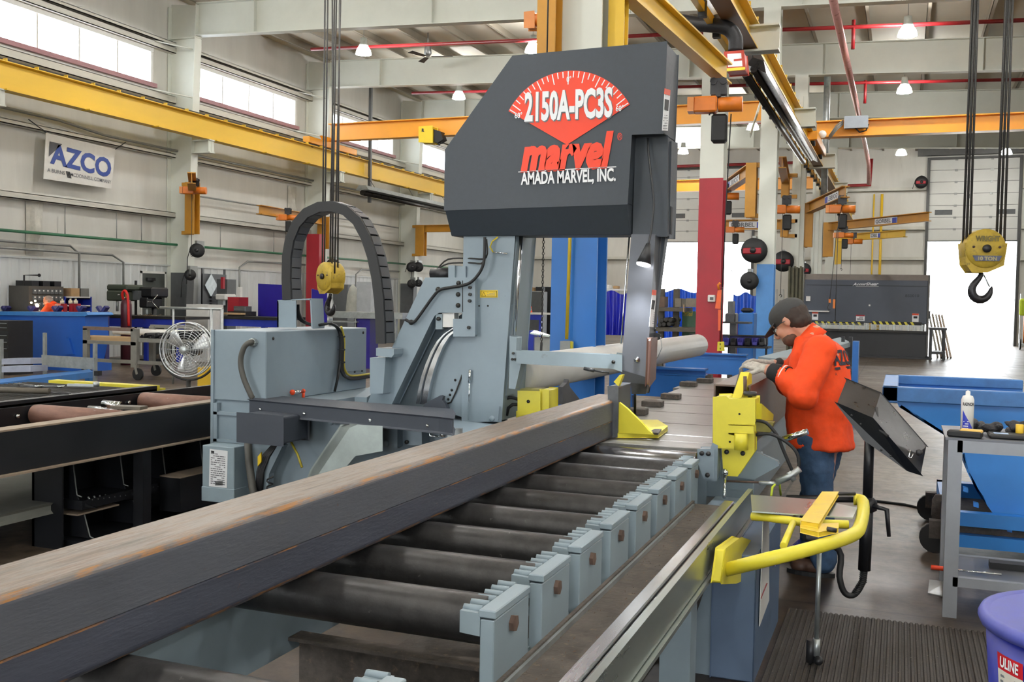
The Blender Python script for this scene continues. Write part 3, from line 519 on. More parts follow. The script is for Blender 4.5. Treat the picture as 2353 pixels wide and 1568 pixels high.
MB().tube([PY(1133, 580, YC-.03), PY(1166, 583, YC-.03)], .006, 8).build('proximity_sensor', CHROME, SX); MB().tube([PY(1144, 545, YC-.02), PY(1131, 555, YC-.03), PY(1126, 568, YC-.03), PY(1133, 580, YC-.03)], .005, 8).build('sensor_cable', mat('cable_yellow', '#d5bf2a', .5, var=.05), SX)
MB().tube([PY(1080, 850, YC-.02), PY(1076, 965, YC-.02)], .005, 8).tube([PY(1080, 850, YC-.02), PY(1079, 880, YC-.02)], .011, 8).build('grease_fitting', CHROME, SX)
MB().py([(1107, 935), (1146, 934), (1143, 968), (1105, 968)], YC-.02, .03).lathe([(0, 0), (.02, 0), (.02, .01), (0, .011)], PY(1131, 962, YC-.02), (0, -1, 0), 14).build('foot_pad', MARVG, SX, bevel=.004)
# brace (A-frame arm) with bolts and hose
YA = YC-.06
arm = [(978, 640), (1090, 640), (1090, 772), (1043, 772), (1043, 735), (1064, 735), (1064, 717), (1009, 717), (998, 724), (990, 738), (898, 930), (845, 930), (862, 885)]
brc = MB().py(arm, YA, .13).build('brace', MARVG, SX, bevel=.006)
for q in ((1054, 651), (1053, 677), (1053, 702)): MB().lathe([(0, 0), (.017, 0), (.017, .006), (.012, .016), (0, .016)], PY(*q, YA), (0, -1, 0), 12).build('bolt', DKSTEEL, brc)
for q in ((1081, 661), (1081, 677), (1080, 692), (1078, 753)): MB().lathe([(0, 0), (.012, 0), (.012, .016), (0, .017)], PY(*q, YA), (0, -1, 0), 6, False).build('bolt', DKSTEEL, SX)
MB().tube([PY(1063, 645, YA-.002), PY(1063, 716, YA-.002), PY(1064, 717, YA-.002)], .003, 4).build('seam', BLACK, SX)
hs = [PY(x, y, YA-.04) for x, y in ((1114, 545), (1113, 590), (1108, 615), (1096, 635), (1080, 650), (1060, 657), (1035, 661), (1010, 667), (993, 685), (975, 710), (955, 737), (945, 741), (932, 735))]
MB().tube(hs, .011, 8).build('hose', BLACK, SX)
for x, y in ((1007, 666), (945, 741)): MB().ball(PY(x, y, YA-.03), .02).build('hose_clamp', DKSTEEL, SX)
for dx, dy in ((0, 0), (-6, 10)): MB().tube([PY(1118+dx/2, 550, YA-.02), PY(1117+dx, 592+dy, YA-.02), PY(1080, 594+dy, YA+.06), PY(1030, 596+dy, YA+.1), PY(1005+dx, 618+dy/2, YA+.1)], .006, 6).build('steel_line', DKSTEEL, SX)
MB().tube([PY(992, 630, YA+.1), PY(1040, 628, YA+.1)], .04, 14).build('pump_motor', IRON, SX); MB().py([(1030, 610), (1045, 610), (1045, 640), (1030, 640)], YA+.02, .12).py([(1046, 612), (1070, 612), (1070, 640), (1046, 640)], YA+.04, .1).build('motor_bracket', MARVG, SX)
MB().py([(1043, 735), (1064, 720), (1063, 960), (880, 960), (995, 735)], YA+.19, .06).build('inner_plate', mat('inner_grey', '#5d686f', .5, var=.06), SX)
# polished arc rail
YR = YA+.02; oa = [(1043, 752), (1019, 768), (1004, 784), (990, 808), (978, 836), (968, 865), (961, 895), (956, 928)]; ia = [(1043, 764), (1032, 774), (1018, 796), (1006, 824), (997, 850), (989, 880), (984, 905), (980, 930)]
b = MB()
for i in range(len(oa)-1): b.prism([PY(*oa[i], YR), PY(*ia[i], YR), PY(*ia[i+1], YR), PY(*oa[i+1], YR)], (0, .14, 0))
b.build('arc_rail', CHROME, SX); MB().py([(ia[i][0]+1, ia[i][1]) for i in range(8)]+[(1063, 960), (1063, 740)], YR+.06, .1).build('arc_plate', MARVG, SX)
MB().tube([PY((a[0]*.62+c[0]*.38), (a[1]*.62+c[1]*.38), YR-.004) for a, c in zip(oa, ia)], .006, 6).build('arc_groove', MARVD, SX)
MB().py([(1001, 722), (1016, 722), (1016, 757), (1001, 757)], YA+.01, .1).build('roller_bracket', CONVG, SX); MB().py([(1017, 721), (1043, 721), (1043, 751), (1017, 751)], YA+.02, .08).build('wiper_block', WHITE, SX, bevel=.003); MB().lathe([(0, 0), (.014, 0), (.014, .02), (0, .02)], PY(1009, 733, YA+.01), (0, -1, 0), 12).build('bolt', DKSTEEL, SX)
for q in ((1046, 874), (1038, 897), (1030, 918), (1034, 908)): MB().lathe([(0, 0), (.01, 0), (0, .002)], PY(*q, YR+.058), (0, -1, 0), 8).build('tapped_hole', BLACK, SX)
MB().tube([PY(1062, 862, YR+.05), PY(1048, 900, YR+.05), PY(1036, 925, YR+.05), PY(1024, 929, YR+.05)], .006, 6).build('drain_line', DKSTEEL, SX)
MB().py([(975, 928), (1012, 909), (1018, 912), (1016, 920), (1022, 928), (1028, 940), (970, 940)], YR-.03, .04).build('scraper', MARVD2, SX)
# carriage base with covers
YK = 5.56
b = MB(); b.py([(496, 945), (1045, 1000), (1045, 1130), (496, 1130)], YK+.22, .9); b.build('base', MARVG, SX, bevel=.006)
MB().pz([(572, 918), (608, 908), (1035, 940), (1043, 950), (1040, 962), (1008, 958)], .95, -.10).build('way_cover', MARVD2, SX, bevel=.012, seg=2)
c0, c1 = PZ(572, 918, .95), PZ(1008, 958, .95)
for u in (.07, .32, .67, .95): p = c0.lerp(c1, u)-V((0, 0, .06)); MB().lathe([(0, 0), (.011, 0), (.009, .008), (0, .009)], p+V((0, -.001, 0)), (0, -1, 0), 10).build('screw', CHROME, SX)
MB().py([(547, 952), (648, 960), (648, 1022), (547, 1013)], YK-.16, .3).build('motor_cover', MARVD2, SX, bevel=.012, seg=2)
for q in ((768, 974), (870, 976)): MB().py([(q[0]-10, q[1]-5), (q[0]+40, q[1]), (q[0]+40, q[1]+16), (q[0]-10, q[1]+10)], YK+.19, .04).build('pad', MARVG, SX, bevel=.003)
MB().py([(872, 974), (912, 978), (912, 1030), (872, 1026)], YK+.14, .1).build('bearing_pad', MARVG, SX, bevel=.004)
MB().py([(934, 978), (968, 981), (968, 1022), (934, 1022)], YK+.1, .12).build('bearing_pad', MARVG, SX, bevel=.004)
for q in ((887, 983), (887, 1020), (761, 971)): MB().lathe([(0, 0), (.02, 0), (.02, .004), (.013, .014), (0, .014)], PY(*q, YK+.14), (0, -1, 0), 12).build('bolt', CONVG, SX)
for q in ((936, 983), (936, 1016)): MB().lathe([(0, 0), (.013, 0), (.013, .015), (0, .015)], PY(*q, YK+.1), (0, -1, 0), 10).build('bolt', DKSTEEL, SX)
MB().tube([PY(985, 980, YK+.05), PY(988, 1002, YK+.05), PY(1010, 1004, YK+.05)], .006, 8).ball(PY(1018, 998, YK+.05), .022).build('latch', CHROME, SX)
MB().py([(1028, 985), (1060, 985), (1060, 1010), (1028, 1010)], YK+.2, .02).build('data_plate', GALV, SX)
# diagonal chip chute of bare sheet steel
CH = mat('chute_steel', '#98a19e', .38, .7, var=.12, scale=5); c0 = [PY(x, y, YK-.12) for x, y in ((805, 987), (822, 980), (876, 983), (876, 1034), (815, 1045), (790, 1074), (735, 1175), (700, 1175), (735, 1091))]
MB().prism(c0, (-.125, .1, .0)).build('chip_chute', CH, SX, bevel=.01, seg=2)
# lower body, guards and hoses below the cover
MB().py([(600, 1040), (700, 1020), (780, 1060), (690, 1180), (600, 1180)], YK+.3, .5).build('lower_body', MARVD, SX)
MB().py([(604, 1080), (640, 1020), (650, 1024), (618, 1090), (612, 1180), (604, 1180)], YK+.1, .06).build('guard_rail', MARVG, SX)
MB().tube([PY(570, 1018, YK+.1), PY(572, 1060, YK+.08), PY(580, 1120, YK+.05), PY(590, 1160, YK+.03)], .026, 10).build('conduit_hose', mat('hose_grey', '#4c4b47', .6, var=.1), SX)
b = MB()
for i in range(5): b.tube([PY(640-i*3, 1022, YK+.16), PY(618-i*4, 1050, YK+.1), PY(604-i*3, 1085, YK+.08), PY(600-i*3, 1150, YK+.08)], .009, 6)
b.build('cable_bundle', BLACK, SX); MB().tube([PY(668, 1015, YK+.1), PY(684, 1045, YK+.06), PY(694, 1075, YK+.04)], .008, 6).build('yellow_hose', mat('cable_yellow'if 0 else 'hose_yellow', '#b9a93a', .5, var=.1), SX)
MB().py([(592, 1050), (600, 1040), (600, 1062), (592, 1072)], YK+.06, .01).build('hazard_tag', mat('label_yellow', '#e6c318'), SX)
b = MB(); q = PY(620, 1095, YK+.04)
b.tube([q+V((.02*math.cos(i*.8), .02*math.sin(i*.8), -i*.006)) for i in range(40)], .006, 5); b.build('coiled_cord', BLACK, SX)
# electrical cabinet
YB_ = 5.78; XR_ = PY(612, 762, YB_).x; XL_ = PY(490, 758, YB_).x; ZT_ = PY(612, 762, YB_).z; yb_ = PX(843, 751, XR_).y
MB().box(XL_, XR_, YB_, yb_, .92, ZT_).build('electrical_cabinet', MARVG, SX, bevel=.006); MB().box(XL_-.01, XL_+.012, YB_-.012, yb_, .55, ZT_).build('cabinet_edge', MARVG, SX)
MB().box(XL_, XR_+.3, YB_+.02, yb_, .52, .92).build('cabinet_base', MARVG, SX); MB().box(XL_+.02, XL_+.34, YB_-.02, YB_+.03, .82, .84).box(XL_+.02, XL_+.34, YB_-.02, YB_+.03, .63, .65).box(XL_+.02, XL_+.05, YB_-.02, YB_+.03, .6, .9).build('cabinet_rib', MARVG, SX)
for X_, Y_, Z_ in ((XR_+.001, YB_+.08, ZT_-.05), (XR_+.001, yb_-.06, ZT_-.04)): MB().lathe([(0, 0), (.012, 0), (.01, .004), (0, .005)], (X_, Y_, Z_), (1, 0, 0), 10).build('door_screw', DKSTEEL, SX)
MB().tube([PY(584, 787, YB_-.01), PY(575, 787, YB_-.05), PY(562, 797, YB_-.06), PY(554, 820, YB_-.06), PY(554, 845, YB_-.06), PY(562, 875, YB_-.06), PY(575, 905, YB_-.06), PY(580, 915, YB_-.05)], .019, 12).build('conduit_hose', mat('hose_grey', '#4c4b47'), SX); MB().lathe([(0, 0), (.03, 0), (.03, .03), (.02, .035), (0, .035)], PY(584, 787, YB_), (0, -1, 0), 8, False).build('conduit_fitting', GALV, SX)
a_ = PX(672, 902, XR_+.03); c_ = PX(697, 899, XR_+.03); MB().tube([a_, c_], .013, 10).build('padlock_bar', CHROME, SX); MB().ball(a_, .02).tube([c_, c_+V((0, .0, -.05))], .011, 8).ball(c_, .017).build('padlock_tag', mat('tag_orange', '#e0481a', .5, var=.05), SX)
MB().tube([PX(747, 912, XR_+.04), PX(760, 910, XR_+.04)], .012, 8).build('wing_nut', CHROME, SX)
# transformer box hung on the front corner
TY = YB_-.18; xa, xb = PY(465, 1030, TY).x, PY(538, 1030, TY).x; zt_, zb_ = PY(500, 1026, TY).z, PY(500, 1155, TY).z; ye_ = TY+.24
MB().box(xa, xb, TY, ye_, zb_+.09, zt_).box(xa-.004, xb+.004, TY-.004, ye_, zb_, zb_+.1).build('transformer_box', mat('transformer_grey', '#8a9ba4', .45, var=.05), SX, bevel=.004)
MB().py([(482, 1032), (523, 1037), (521, 1122), (480, 1118)], TY-.003, .002).build('rating_plate', PRINTW, SX)
o_ = PY(484, 1113, TY-.004); lines('rating_print', PRINTG, (o_, PY(517, 1117, TY-.004)-o_, PY(485, 1040, TY-.004)-o_), 15, .028, SX, .001, 4); b = MB()
for i in range(12): x = 494+i*1.5; b.py([(x, 1106), (x+(.5, 1)[i % 2], 1106), (x+(.5, 1)[i % 2], 1116), (x, 1116)], TY-.006, .001)
b.py([(485, 1036), (492, 1037), (492, 1042), (485, 1041)], TY-.006, .001); b.build('barcode', PRINTK, SX)
# cable chain bracket, cable chain
YQ = 6.25
b = MB(); bx = [PY(x, y, YQ) for x, y in ((637, 752), (637, 690), (641, 686), (712, 686), (715, 690), (715, 752))]
for q0, q1 in ((0, 1), (1, 3), (3, 5)): b.prism([bx[q0], bx[q1], bx[q1]+V((.012, 0, -.012)), bx[q0]+V((.012, 0, 0))], (0, .16, 0))
MB().hexa([bx[0], bx[0]+V((.16, 0, 0)), bx[0]+V((.16, .01, 0)), bx[0]+V((0, .01, 0)), bx[1], bx[1]+V((.16, 0, 0)), bx[1]+V((.16, .01, 0)), bx[1]+V((0, .01, 0))]).build('bracket_side', MARVG, SX); b.build('chain_bracket', MARVG, SX)
cp = [(662, 690), (660, 640), (661, 590), (668, 550), (683, 515), (705, 490), (735, 476), (765, 474), (795, 484), (822, 508), (842, 545), (857, 590), (867, 640), (873, 690), (876, 740), (877, 790)]
CHN = mat('chain_black', '#161719', .5, var=.15); CHNG = mat('chain_link_grey', '#45474a', .5, var=.08)
cw = [PY(x, y, YQ+.02) for x, y in cp]; pts = []
for i in range(len(cw)-1):
    for s_ in range(2): pts.append(cw[i].lerp(cw[i+1], s_/2))
pts.append(cw[-1]); ch = MB(); th = .036; nb = len(pts)
chain = None
for side, yy in ((0, YQ+.0), (1, YQ+.125)):
    m_ = MB(); vs = []
    for i in range(nb):
        tg = (pts[min(i+1, nb-1)]-pts[max(i-1, 0)]).normalized(); nn = V((-tg.z, 0, tg.x)); vs += [V((pts[i].x, yy, pts[i].z))+nn*th, V((pts[i].x, yy, pts[i].z))-nn*th, V((pts[i].x, yy+.02, pts[i].z))-nn*th, V((pts[i].x, yy+.02, pts[i].z))+nn*th]
    m_.add(vs, [(i*4+a, (i+1)*4+a, (i+1)*4+(a+1) % 4, i*4+(a+1) % 4) for i in range(nb-1) for a in range(4)]+[(0, 1, 2, 3), ((nb-1)*4+3, (nb-1)*4+2, (nb-1)*4+1, (nb-1)*4)])
    k_ = m_.build('cable_chain_side', CHN, SX); chain = chain or k_
for i in range(nb-1):
    for sg in (1, -1):
        p0, p1 = pts[i], pts[i+1]; tg = (p1-p0).normalized(); nn = V((-tg.z, 0, tg.x))*sg; q = [p0+nn*th+tg*.004, p1+nn*th-tg*.004]
        MB().hexa([q[0]-nn*.012+V((0, 0, 0)), q[1]-nn*.012, q[1]+nn*.002, q[0]+nn*.002]+[v+V((0, .125, 0)) for v in (q[0]-nn*.012, q[1]-nn*.012, q[1]+nn*.002, q[0]+nn*.002)]).build('chain_link', CHNG, chain)
MB().py([(864, 800), (905, 803), (905, 815), (900, 822), (864, 818)], YQ-.01, .2).py([(850, 822), (886, 822), (880, 905), (850, 905)], YQ+.02, .16).build('chain_anchor', MARVG, SX)
kb = [(679, 700), (681, 720), (692, 738), (720, 748), (755, 744), (775, 755), (782, 785), (781, 830), (784, 855), (800, 868), (850, 862)]
kx = [.06]*4+[.06, .05]+[0]*5
def cpt(x, y, i, off): return PX(x+off, y+abs(off)*.6, XR_+.03) if i >= 5 else PY(x+off, y, YQ+.1)
for i in range(4): MB().tube([cpt(x, y, j, i*2.2) for j, (x, y) in enumerate(kb)], .009, 6).build('cable', BLACK, SX)
MB().tube([cpt(x+9, y-4, j+5, 0) for j, (x, y) in enumerate(kb[5:])], .009, 6).build('cable', mat('hose_yellow', '#b9a93a'), SX)
for x, y in ((791, 774), (791, 804), (791, 833), (815, 855), (832, 853)): MB().ball(PX(x, y, XR_+.035), .008).tube([PX(x-16, y, XR_+.045), PX(x+3, y, XR_+.045)], .002, 4).build('cable_tie', BLACK, SX)
MB().tube([PX(781, 830, XR_+.03), PX(776, 870, XR_+.03), PX(769, 900, XR_+.03)], .01, 6).build('cable', BLACK, SX)
MB().pxx([(815, 912), (848, 890), (860, 886), (862, 922), (815, 925)], XR_+.35, .1).build('way_guard', MARVG, SX)
# ---------------------------------------------------------------- outfeed table with its slats and vises
tb = thing('saw_table', 'slotted steel table of bare slats behind the blade, between the yellow vises', 'table', (-1.6, 8, 0)); SLAT = mat('slat_steel', '#8b8a87', .38, .6, var=.22, scale=5, col2='#4e4c49', amt2=.3, stretch=(1, 3, 1), bump=.2, bscale=30)
ys = [5.72, 5.97, 6.25, 6.85, 7.55, 8.2, 8.95, 9.72, 10.55, 11.4]
for i in range(len(ys)-1):
    l = -2.05 if i > 2 else -1.75; yc = (ys[i]+ys[i+1])/2
    r = -.92 if i < 5 else -1.05
    MB().box(max(l, -2.06) if i < 3 else -1.2-.085*yc, r, ys[i]+.012, ys[i+1]-.012, .77, .822).build('slat', SLAT, tb, bevel=.004); MB().box(-1.95, -.95, ys[i]-.01, ys[i]+.011, .74, .795).build('slot', DKSTEEL, tb)
for i, (x, y) in enumerate(((1442, 943), (1480, 925), (1522, 908), (1562, 880), (1600, 872), (1600, 862))):
    p = PZ(x+20, y+4, .84); MB().cbox((p.x, p.y, .845), .16, .12, .045).build('slat_end', DIRTY, tb, bevel=.004)
MB().box(-1.9, -1.0, 5.7, 11.3, .45, .76).build('table_body', MARVG, tb); MB().box(-1.7, -1.1, 6, 11, 0, .45).build('plinth', MARVG, tb)
MB().box(-1.02, -.74, 5.72, 6.1, .55, .78).box(-1.0, -.9, 6.1, 9, .6, .76).build('front_block', MARVG, tb, bevel=.006)
# fixed jaw
f = thing('fixed_vise_jaw', 'yellow gusseted fixed vise jaw clamping the steel tube beside the blade', 'vise', (-1.55, 5.95, .84)); YJ = 5.93
MB().py([(1397, 888), (1420, 889), (1418, 1005), (1400, 1006)], YJ-.03, .3).build('jaw_plate', mat('jaw_steel', '#5c5f63', .45, .5, var=.15, scale=12), f, bevel=.003); MB().py([(1414, 889), (1421, 890), (1418, 1003), (1412, 1003)], YJ-.02, .08).build('jaw_liner', RUST, f)
MB().py([(1421, 925), (1440, 940), (1474, 973), (1489, 990), (1500, 998), (1420, 994)], YJ, .03).build('gusset', SAFETY, f, bevel=.003); MB().py([(1421, 892), (1432, 915), (1446, 945), (1421, 960)], YJ+.25, .03).build('gusset', SAFETY, f, bevel=.003)
z_ = PY(1420, 1006, YJ).z; MB().pz([(1416, 1007), (1512, 1007), (1534, 990), (1510, 975), (1420, 975)], z_, .03).build('base_plate', SAFETY, f, bevel=.003); MB().pz([(1490, 998), (1504, 990), (1520, 990), (1512, 1000)], z_+.03, .012).build('bolt_pocket', IRON, f)
MB().py([(1410, 878), (1424, 862), (1431, 862), (1421, 888)], YJ+.02, .05).build('flag_plate', SAFETY, f)
# rear vise body near the column
v2 = thing('rear_vise_cylinder', 'square yellow vise cylinder behind the steel tube, at the foot of the column', 'vise', PY(1225, 930, 6.55)); YV = 6.55
MB().py([(1191, 900), (1240, 901), (1240, 952), (1191, 952)], YV, .16).build('body', SAFETY, v2, bevel=.006); MB().py([(1241, 896), (1260, 897), (1260, 945), (1241, 950)], YV+.02, .2).build('end_cap', SAFETY, v2, bevel=.005); MB().py([(1195, 894), (1240, 895), (1240, 900), (1195, 900)], YV+.02, .14).build('top_plate', mat('dirty_olive', '#8f8a4a', .6, var=.2), v2)
for x, y in ((1214, 923),): MB().lathe([(0, 0), (.012, 0), (.012, .004), (0, .005)], PY(x, y, YV), (0, -1, 0), 10).build('plug', IRON, v2)
MB().tube([PY(1191, 918, YV+.02), PY(1170, 914, YV), PY(1157, 925, YV), PY(1153, 945, YV), PY(1158, 965, YV)], .012, 8).tube([PY(1191, 930, YV+.02), PY(1178, 930, YV), PY(1168, 938, YV), PY(1164, 955, YV)], .012, 8).build('hose', BLACK, v2); MB().py([(1186, 945), (1240, 952), (1240, 985), (1186, 985)], YV+.05, .3).build('mount', SAFETY, v2)
MB().pxx([(1293, 930), (1293, 890), (1303, 880), (1306, 872), (1310, 890), (1338, 925)], -2.0, -.03).build('gusset', IRON, v2)
# front vise, nearest the man
v3 = thing('front_vise', 'tall yellow hydraulic vise with hoses at the front edge of the saw table', 'vise', (-.85, 5.6, .75)); YV = 5.5
MB().py([(1640, 914), (1668, 913), (1676, 920), (1733, 918), (1733, 974), (1672, 974), (1672, 1000), (1690, 1004), (1688, 1030), (1640, 1028)], YV, .2).build('body', SAFETY, v3, bevel=.005)
MB().py([(1686, 1030), (1690, 975), (1732, 975), (1732, 1038), (1694, 1094), (1664, 1092), (1660, 1030)], YV+.05, .1).build('lower_plate', SAFETY, v3, bevel=.004); MB().py([(1671, 979), (1730, 982), (1730, 996), (1671, 993)], YV-.02, .1).build('clamp_bar', SAFETY, v3, bevel=.004)
MB().tube([PY(1703, 996, YV-.0), PY(1703, 1034, YV-.0)], .037, 18).build('cylinder', SAFETY, v3)
for x, y in ((1670, 1039), (1707, 1042)): MB().lathe([(0, 0), (.013, 0), (.013, .01), (0, .01)], PY(x, y, YV+.04), (0, -1, 0), 10).build('bolt', IRON, v3)
for x, y in ((1699, 952), (1677, 1016)): MB().lathe([(0, 0), (.006, 0), (0, .003)], PY(x, y, YV-.001), (0, -1, 0), 8).build('tapped_hole', DKSTEEL, v3)
MB().pxx([(1682, 915), (1702, 855), (1708, 860), (1708, 905), (1718, 915), (1718, 922)], -.86, .05).build('jaw_gusset', SAFETY, v3); MB().pxx([(1682, 914), (1700, 848), (1704, 850), (1688, 914)], -.875, .012).build('jaw_plate', mat('jaw_steel', '#5c5f63'), v3); MB().pxx([(1733, 927), (1762, 952), (1761, 966), (1733, 966)], PY(1733, 950, YV+.1).x, .04).build('side_gusset', SAFETY, v3)
MB().lathe([(0, 0), (.035, 0), (.04, .012), (.035, .024), (.012, .026), (.012, .07), (0, .07)], PY(1724, 900, YV+.16), (0, 0, -1), 10).build('hand_knob', PLASTICK, v3); MB().tube([PY(1712, 865, YV+.2), PY(1712, 905, YV+.2)], .01, 8).build('screw', RUST, v3)
MB().py([(1735, 1040), (1786, 1062), (1789, 1070), (1732, 1102), (1694, 1096)], YV+.18, .05).build('grey_web', MARVG, v3, bevel=.003)
for k_, r_ in enumerate(([(1736, 967), (1760, 972), (1785, 1000), (1800, 1035), (1815, 1070), (1822, 1085)], [(1737, 1000), (1770, 998), (1805, 1015), (1830, 1040), (1836, 1070), (1826, 1090)])): MB().tube([PY(x, y, YV+.08-.02*k_) for x, y in r_], .009, 8).build('hose', BLACK, v3)
MB().tube([PY(1785, 1108, YV), PY(1815, 1095, YV), PY(1838, 1078, YV)], .018, 8).tube([PY(1812, 1085, YV), PY(1825, 1105, YV)], .014, 8).tube([PY(1744, 1110, YV), PY(1790, 1112, YV)], .011, 8).build('hose_fitting', GALV, v3)
MB().tube([PY(1800, 1010, YV+.12), PY(1856, 992, YV+.1)], .017, 12).build('lever', CHROME, v3); MB().tube([PY(1664, 1106, YV+.06), PY(1745, 1109, YV+.02)], .006, 8).build('hydraulic_line', RUST, v3)
MB().ball(PY(1666, 1086, YV), .02).tube([PY(1666, 1090, YV), PY(1664, 1145, YV-.1)], .009, 8).build('ball_joint', CHROME, v3)
MB().py([(1735, 970), (1778, 972), (1770, 994), (1735, 992)], YV+.12, .08).build('name_block', mat('dirty_yellow', '#8e8642', .6, var=.2), v3)
MB().py([(1628, 1052), (1638, 1020), (1648, 1025), (1646, 1105), (1625, 1105)], YV-.02, .12).build('roller_bearing_block', MARVG, v3, bevel=.004)
for x, y in ((1613, 1042), (1628, 1043), (1626, 1092)): MB().lathe([(0, 0), (.013, 0), (.013, .01), (0, .01)], PY(x, y, YV-.06), (0, -1, 0), 10).build('bolt', IRON, v3)
MB().py([(1604, 1034), (1640, 1034), (1640, 1100), (1618, 1100), (1604, 1062)], YV-.05, .1).build('bearing_plate', MARVG, v3, bevel=.004)
# front housing below the table
hs_ = thing('saw_front_housing', 'blue grey sheet steel housing under the stop arm with papers taped to its side', 'housing', (-.7, 4.9, 0)); HB = mat('housing_blue_grey', '#566880', .45, var=.06, scale=4)
MB().prism([(-.74, 4.42, 0), (-.74, 4.42, .56), (-.74, 5.35, .56), (-.74, 5.35, 0)], (.19, 0, 0)).build('body', HB, hs_, bevel=.006); MB().prism([(-.82, 4.44, 0), (-.82, 4.44, .2), (-.76, 4.44, .4), (-.74, 4.44, .5), (-.74, 4.44, 0)], (0, .9, 0)).build('side_wing', MARVG, hs_, bevel=.02); MB().box(-.95, -.6, 5.36, 5.75, .42, .56).build('top_block', MARVG, hs_)
MB().pxx([(1752, 1195), (1766, 1195), (1766, 1380), (1744, 1440)], -.545, .003).build('paper_sheet', WHITE, hs_); MB().pxx([(1762, 1340), (1748, 1375), (1748, 1377), (1763, 1341)], -.54, .002).build('red_line', REDP, hs_)
MB().pxx([(1768, 1300), (1835, 1240), (1835, 1260), (1775, 1302)], -.5, .01).build('blue_binder', PURPLE, hs_)
b = MB(); b.tube([PX(1795, 1100, -.6), PX(1775, 1120, -.6), PX(1772, 1140, -.6)], .006, 6).tube([PX(1790, 1100, -.6), PX(1794, 1138, -.6)], .006, 6); b.build('lanyard', mat('lime_cord', '#c4d63a', .6), hs_)
# ================================================================ overhead: runways, bridge cranes, hooks, jibs, heater, pipes
def hoist(label, p, s=1.0, bag=True, drop=0, ang=0, group='orange chain hoists', m=None, rope_len=.5):
    """electric chain hoist: trolley, gear case, motor end, chain bag, chain with hook"""
    p = V(p); t = thing('chain_hoist', label, 'hoist', p, group); M = Matrix.Rotation(ang, 3, 'Z'); m = m or ORANGEH
    f = lambda x, y, z: p+M @ V((x*s, y*s, z*s))
    MB().cbox(f(-.16, 0, -.3), .3*s, .2*s, .2*s, M=M).build('gear_case', m, t, bevel=.02*s); MB().cyl(f(.0, 0, -.3), f(.3, 0, -.3), .095*s, 12).build('motor', m, t); MB().cbox(f(-.34, 0, -.3), .08*s, .22*s, .18*s, M=M).build('end_cover', mat('hoist_cover', '#e08f4a', .45, var=.06), t)
    b = MB(); b.cbox(f(0, -.07, -.08), .2*s, .015*s, .2*s, M=M).cbox(f(0, .07, -.08), .2*s, .015*s, .2*s, M=M).cbox(f(0, 0, -.17), .06*s, .16*s, .08*s, M=M)
    for a in (-.06, .06):
        for c in (-.09, .09): b.cyl(f(a, c-.012, -.02), f(a, c+.012, -.02), .045*s, 10)
    b.build('trolley', IRON if m == ORANGEH else m, t)
    if bag: MB().cbox(f(.02, .02, -.6), .2*s, .16*s, .36*s, M=M).build('chain_bag', BLACK, t, bevel=.03*s)
    if drop: MB().cyl(f(-.08, 0, -.4), f(-.08, 0, -.4)-V((0, 0, drop)), .008, 5).build('chain', ROPE, t); q = f(-.08, 0, -.4)-V((0, 0, drop)); MB().tube([q+V((.03*math.sin(a), 0, -.05-.03*math.cos(a)+.03)) for a in (0, .8, 1.6, 2.4, 3.2, 4, 4.6)], .009, 6).build('hook', IRON, t)
    return t
def runway(nm, label, X, z0, z1, y0, y1, m, under):
    t = thing(nm, label, 'crane rail', (X, y0, z0)); h = z1-z0
    MB().ibeam((X, y0, z0+h/2), (X, y1, z0+h/2), .26, h, .022, .014).build('beam', m, t); MB().box(X-.13, X+.13, y0, y1, z0-.006, z0).build('bottom_flange_underside', under, t); MB().box(X-.03, X+.03, y0, y1, z1, z1+.06).build('rail', RAIL, t)
    y = y0+.6
    while y < y1-1: MB().box(X+.04, X+.14, y, y+.03, z1-.01, z1+.05).build('rail_clip', m, t); y += .82
    y = y0+1
    while y < y1-1: MB().box(X+.0, X+.24, y, y+.08, z0-.03, z0).build('conductor_hanger', m, t) if X < -10 else None; y += 2.3
    return t
runway('crane_runway', 'yellow runway beam along the left wall brackets', -17.75, 5.87, 6.47, 8, 49.8, CRANEY, CRANEY)
runway('crane_runway', 'brown-soled runway beam along the right of the middle columns', -2.3, 5.56, 5.97, 2, 49.8, CRANEY, DIRTSHADE)  # brown sole colour carries both dirt and the underside's missing light
MB().box(-2.62, -2.54, 2, 45, 5.5, 5.62).build('b', CRANEY); o = bpy.data.objects['b']; o.name = 'conductor_bar'; tag(o, 'thin yellow conductor bar beside the brown-soled runway beam', 'conductor')
b = MB(); y = 9
while y < 45: b.box(-2.63, -2.53, y, y+.12, 5.44, 5.66); y += 1.1
b.build('insulators', BLACK, o)
def bridge(label, x0, x1, y, z0, z1, m, trucks=(True, True)):
    t = thing('bridge_crane', label, 'crane', ((x0+x1)/2, y, z0)); h = z1-z0
    MB().ibeam((x0, y, z0+h/2), (x1, y, z0+h/2), .34, h, .03, .016).build('girder', m, t)
    for xx, on in ((x0, trucks[0]), (x1, trucks[1])):
        if on: MB().box(xx-.1, xx+.14, y-1.5, y+1.5, z0-.26, z0-.06).build('end_truck', m, t, bevel=.01); MB().prism([(xx-.05, y-.4, z0-.06), (xx-.05, y+.4, z0-.06), (xx-.05, y+.6, z0+.1), (xx-.05, y-.6, z0+.1)], (.1, 0, 0)).build('gusset', m, t)
        if on:
            for yy in (-1.2, 1.2): MB().cyl((xx-.03, y+yy, z0-.27), (xx+.07, y+yy, z0-.27), .11, 12).build('wheel', IRON, t)
    return t
bl = bridge('orange bridge crane across the left bay, in front of the far windows', -17.8, -2.9, 29.1, 6.8, 7.36, CRANEO)
hp = PY(985, 318, 28.8); t = thing('trolley_hoist', 'yellow box trolley hoist on the left orange bridge girder', 'hoist', hp)
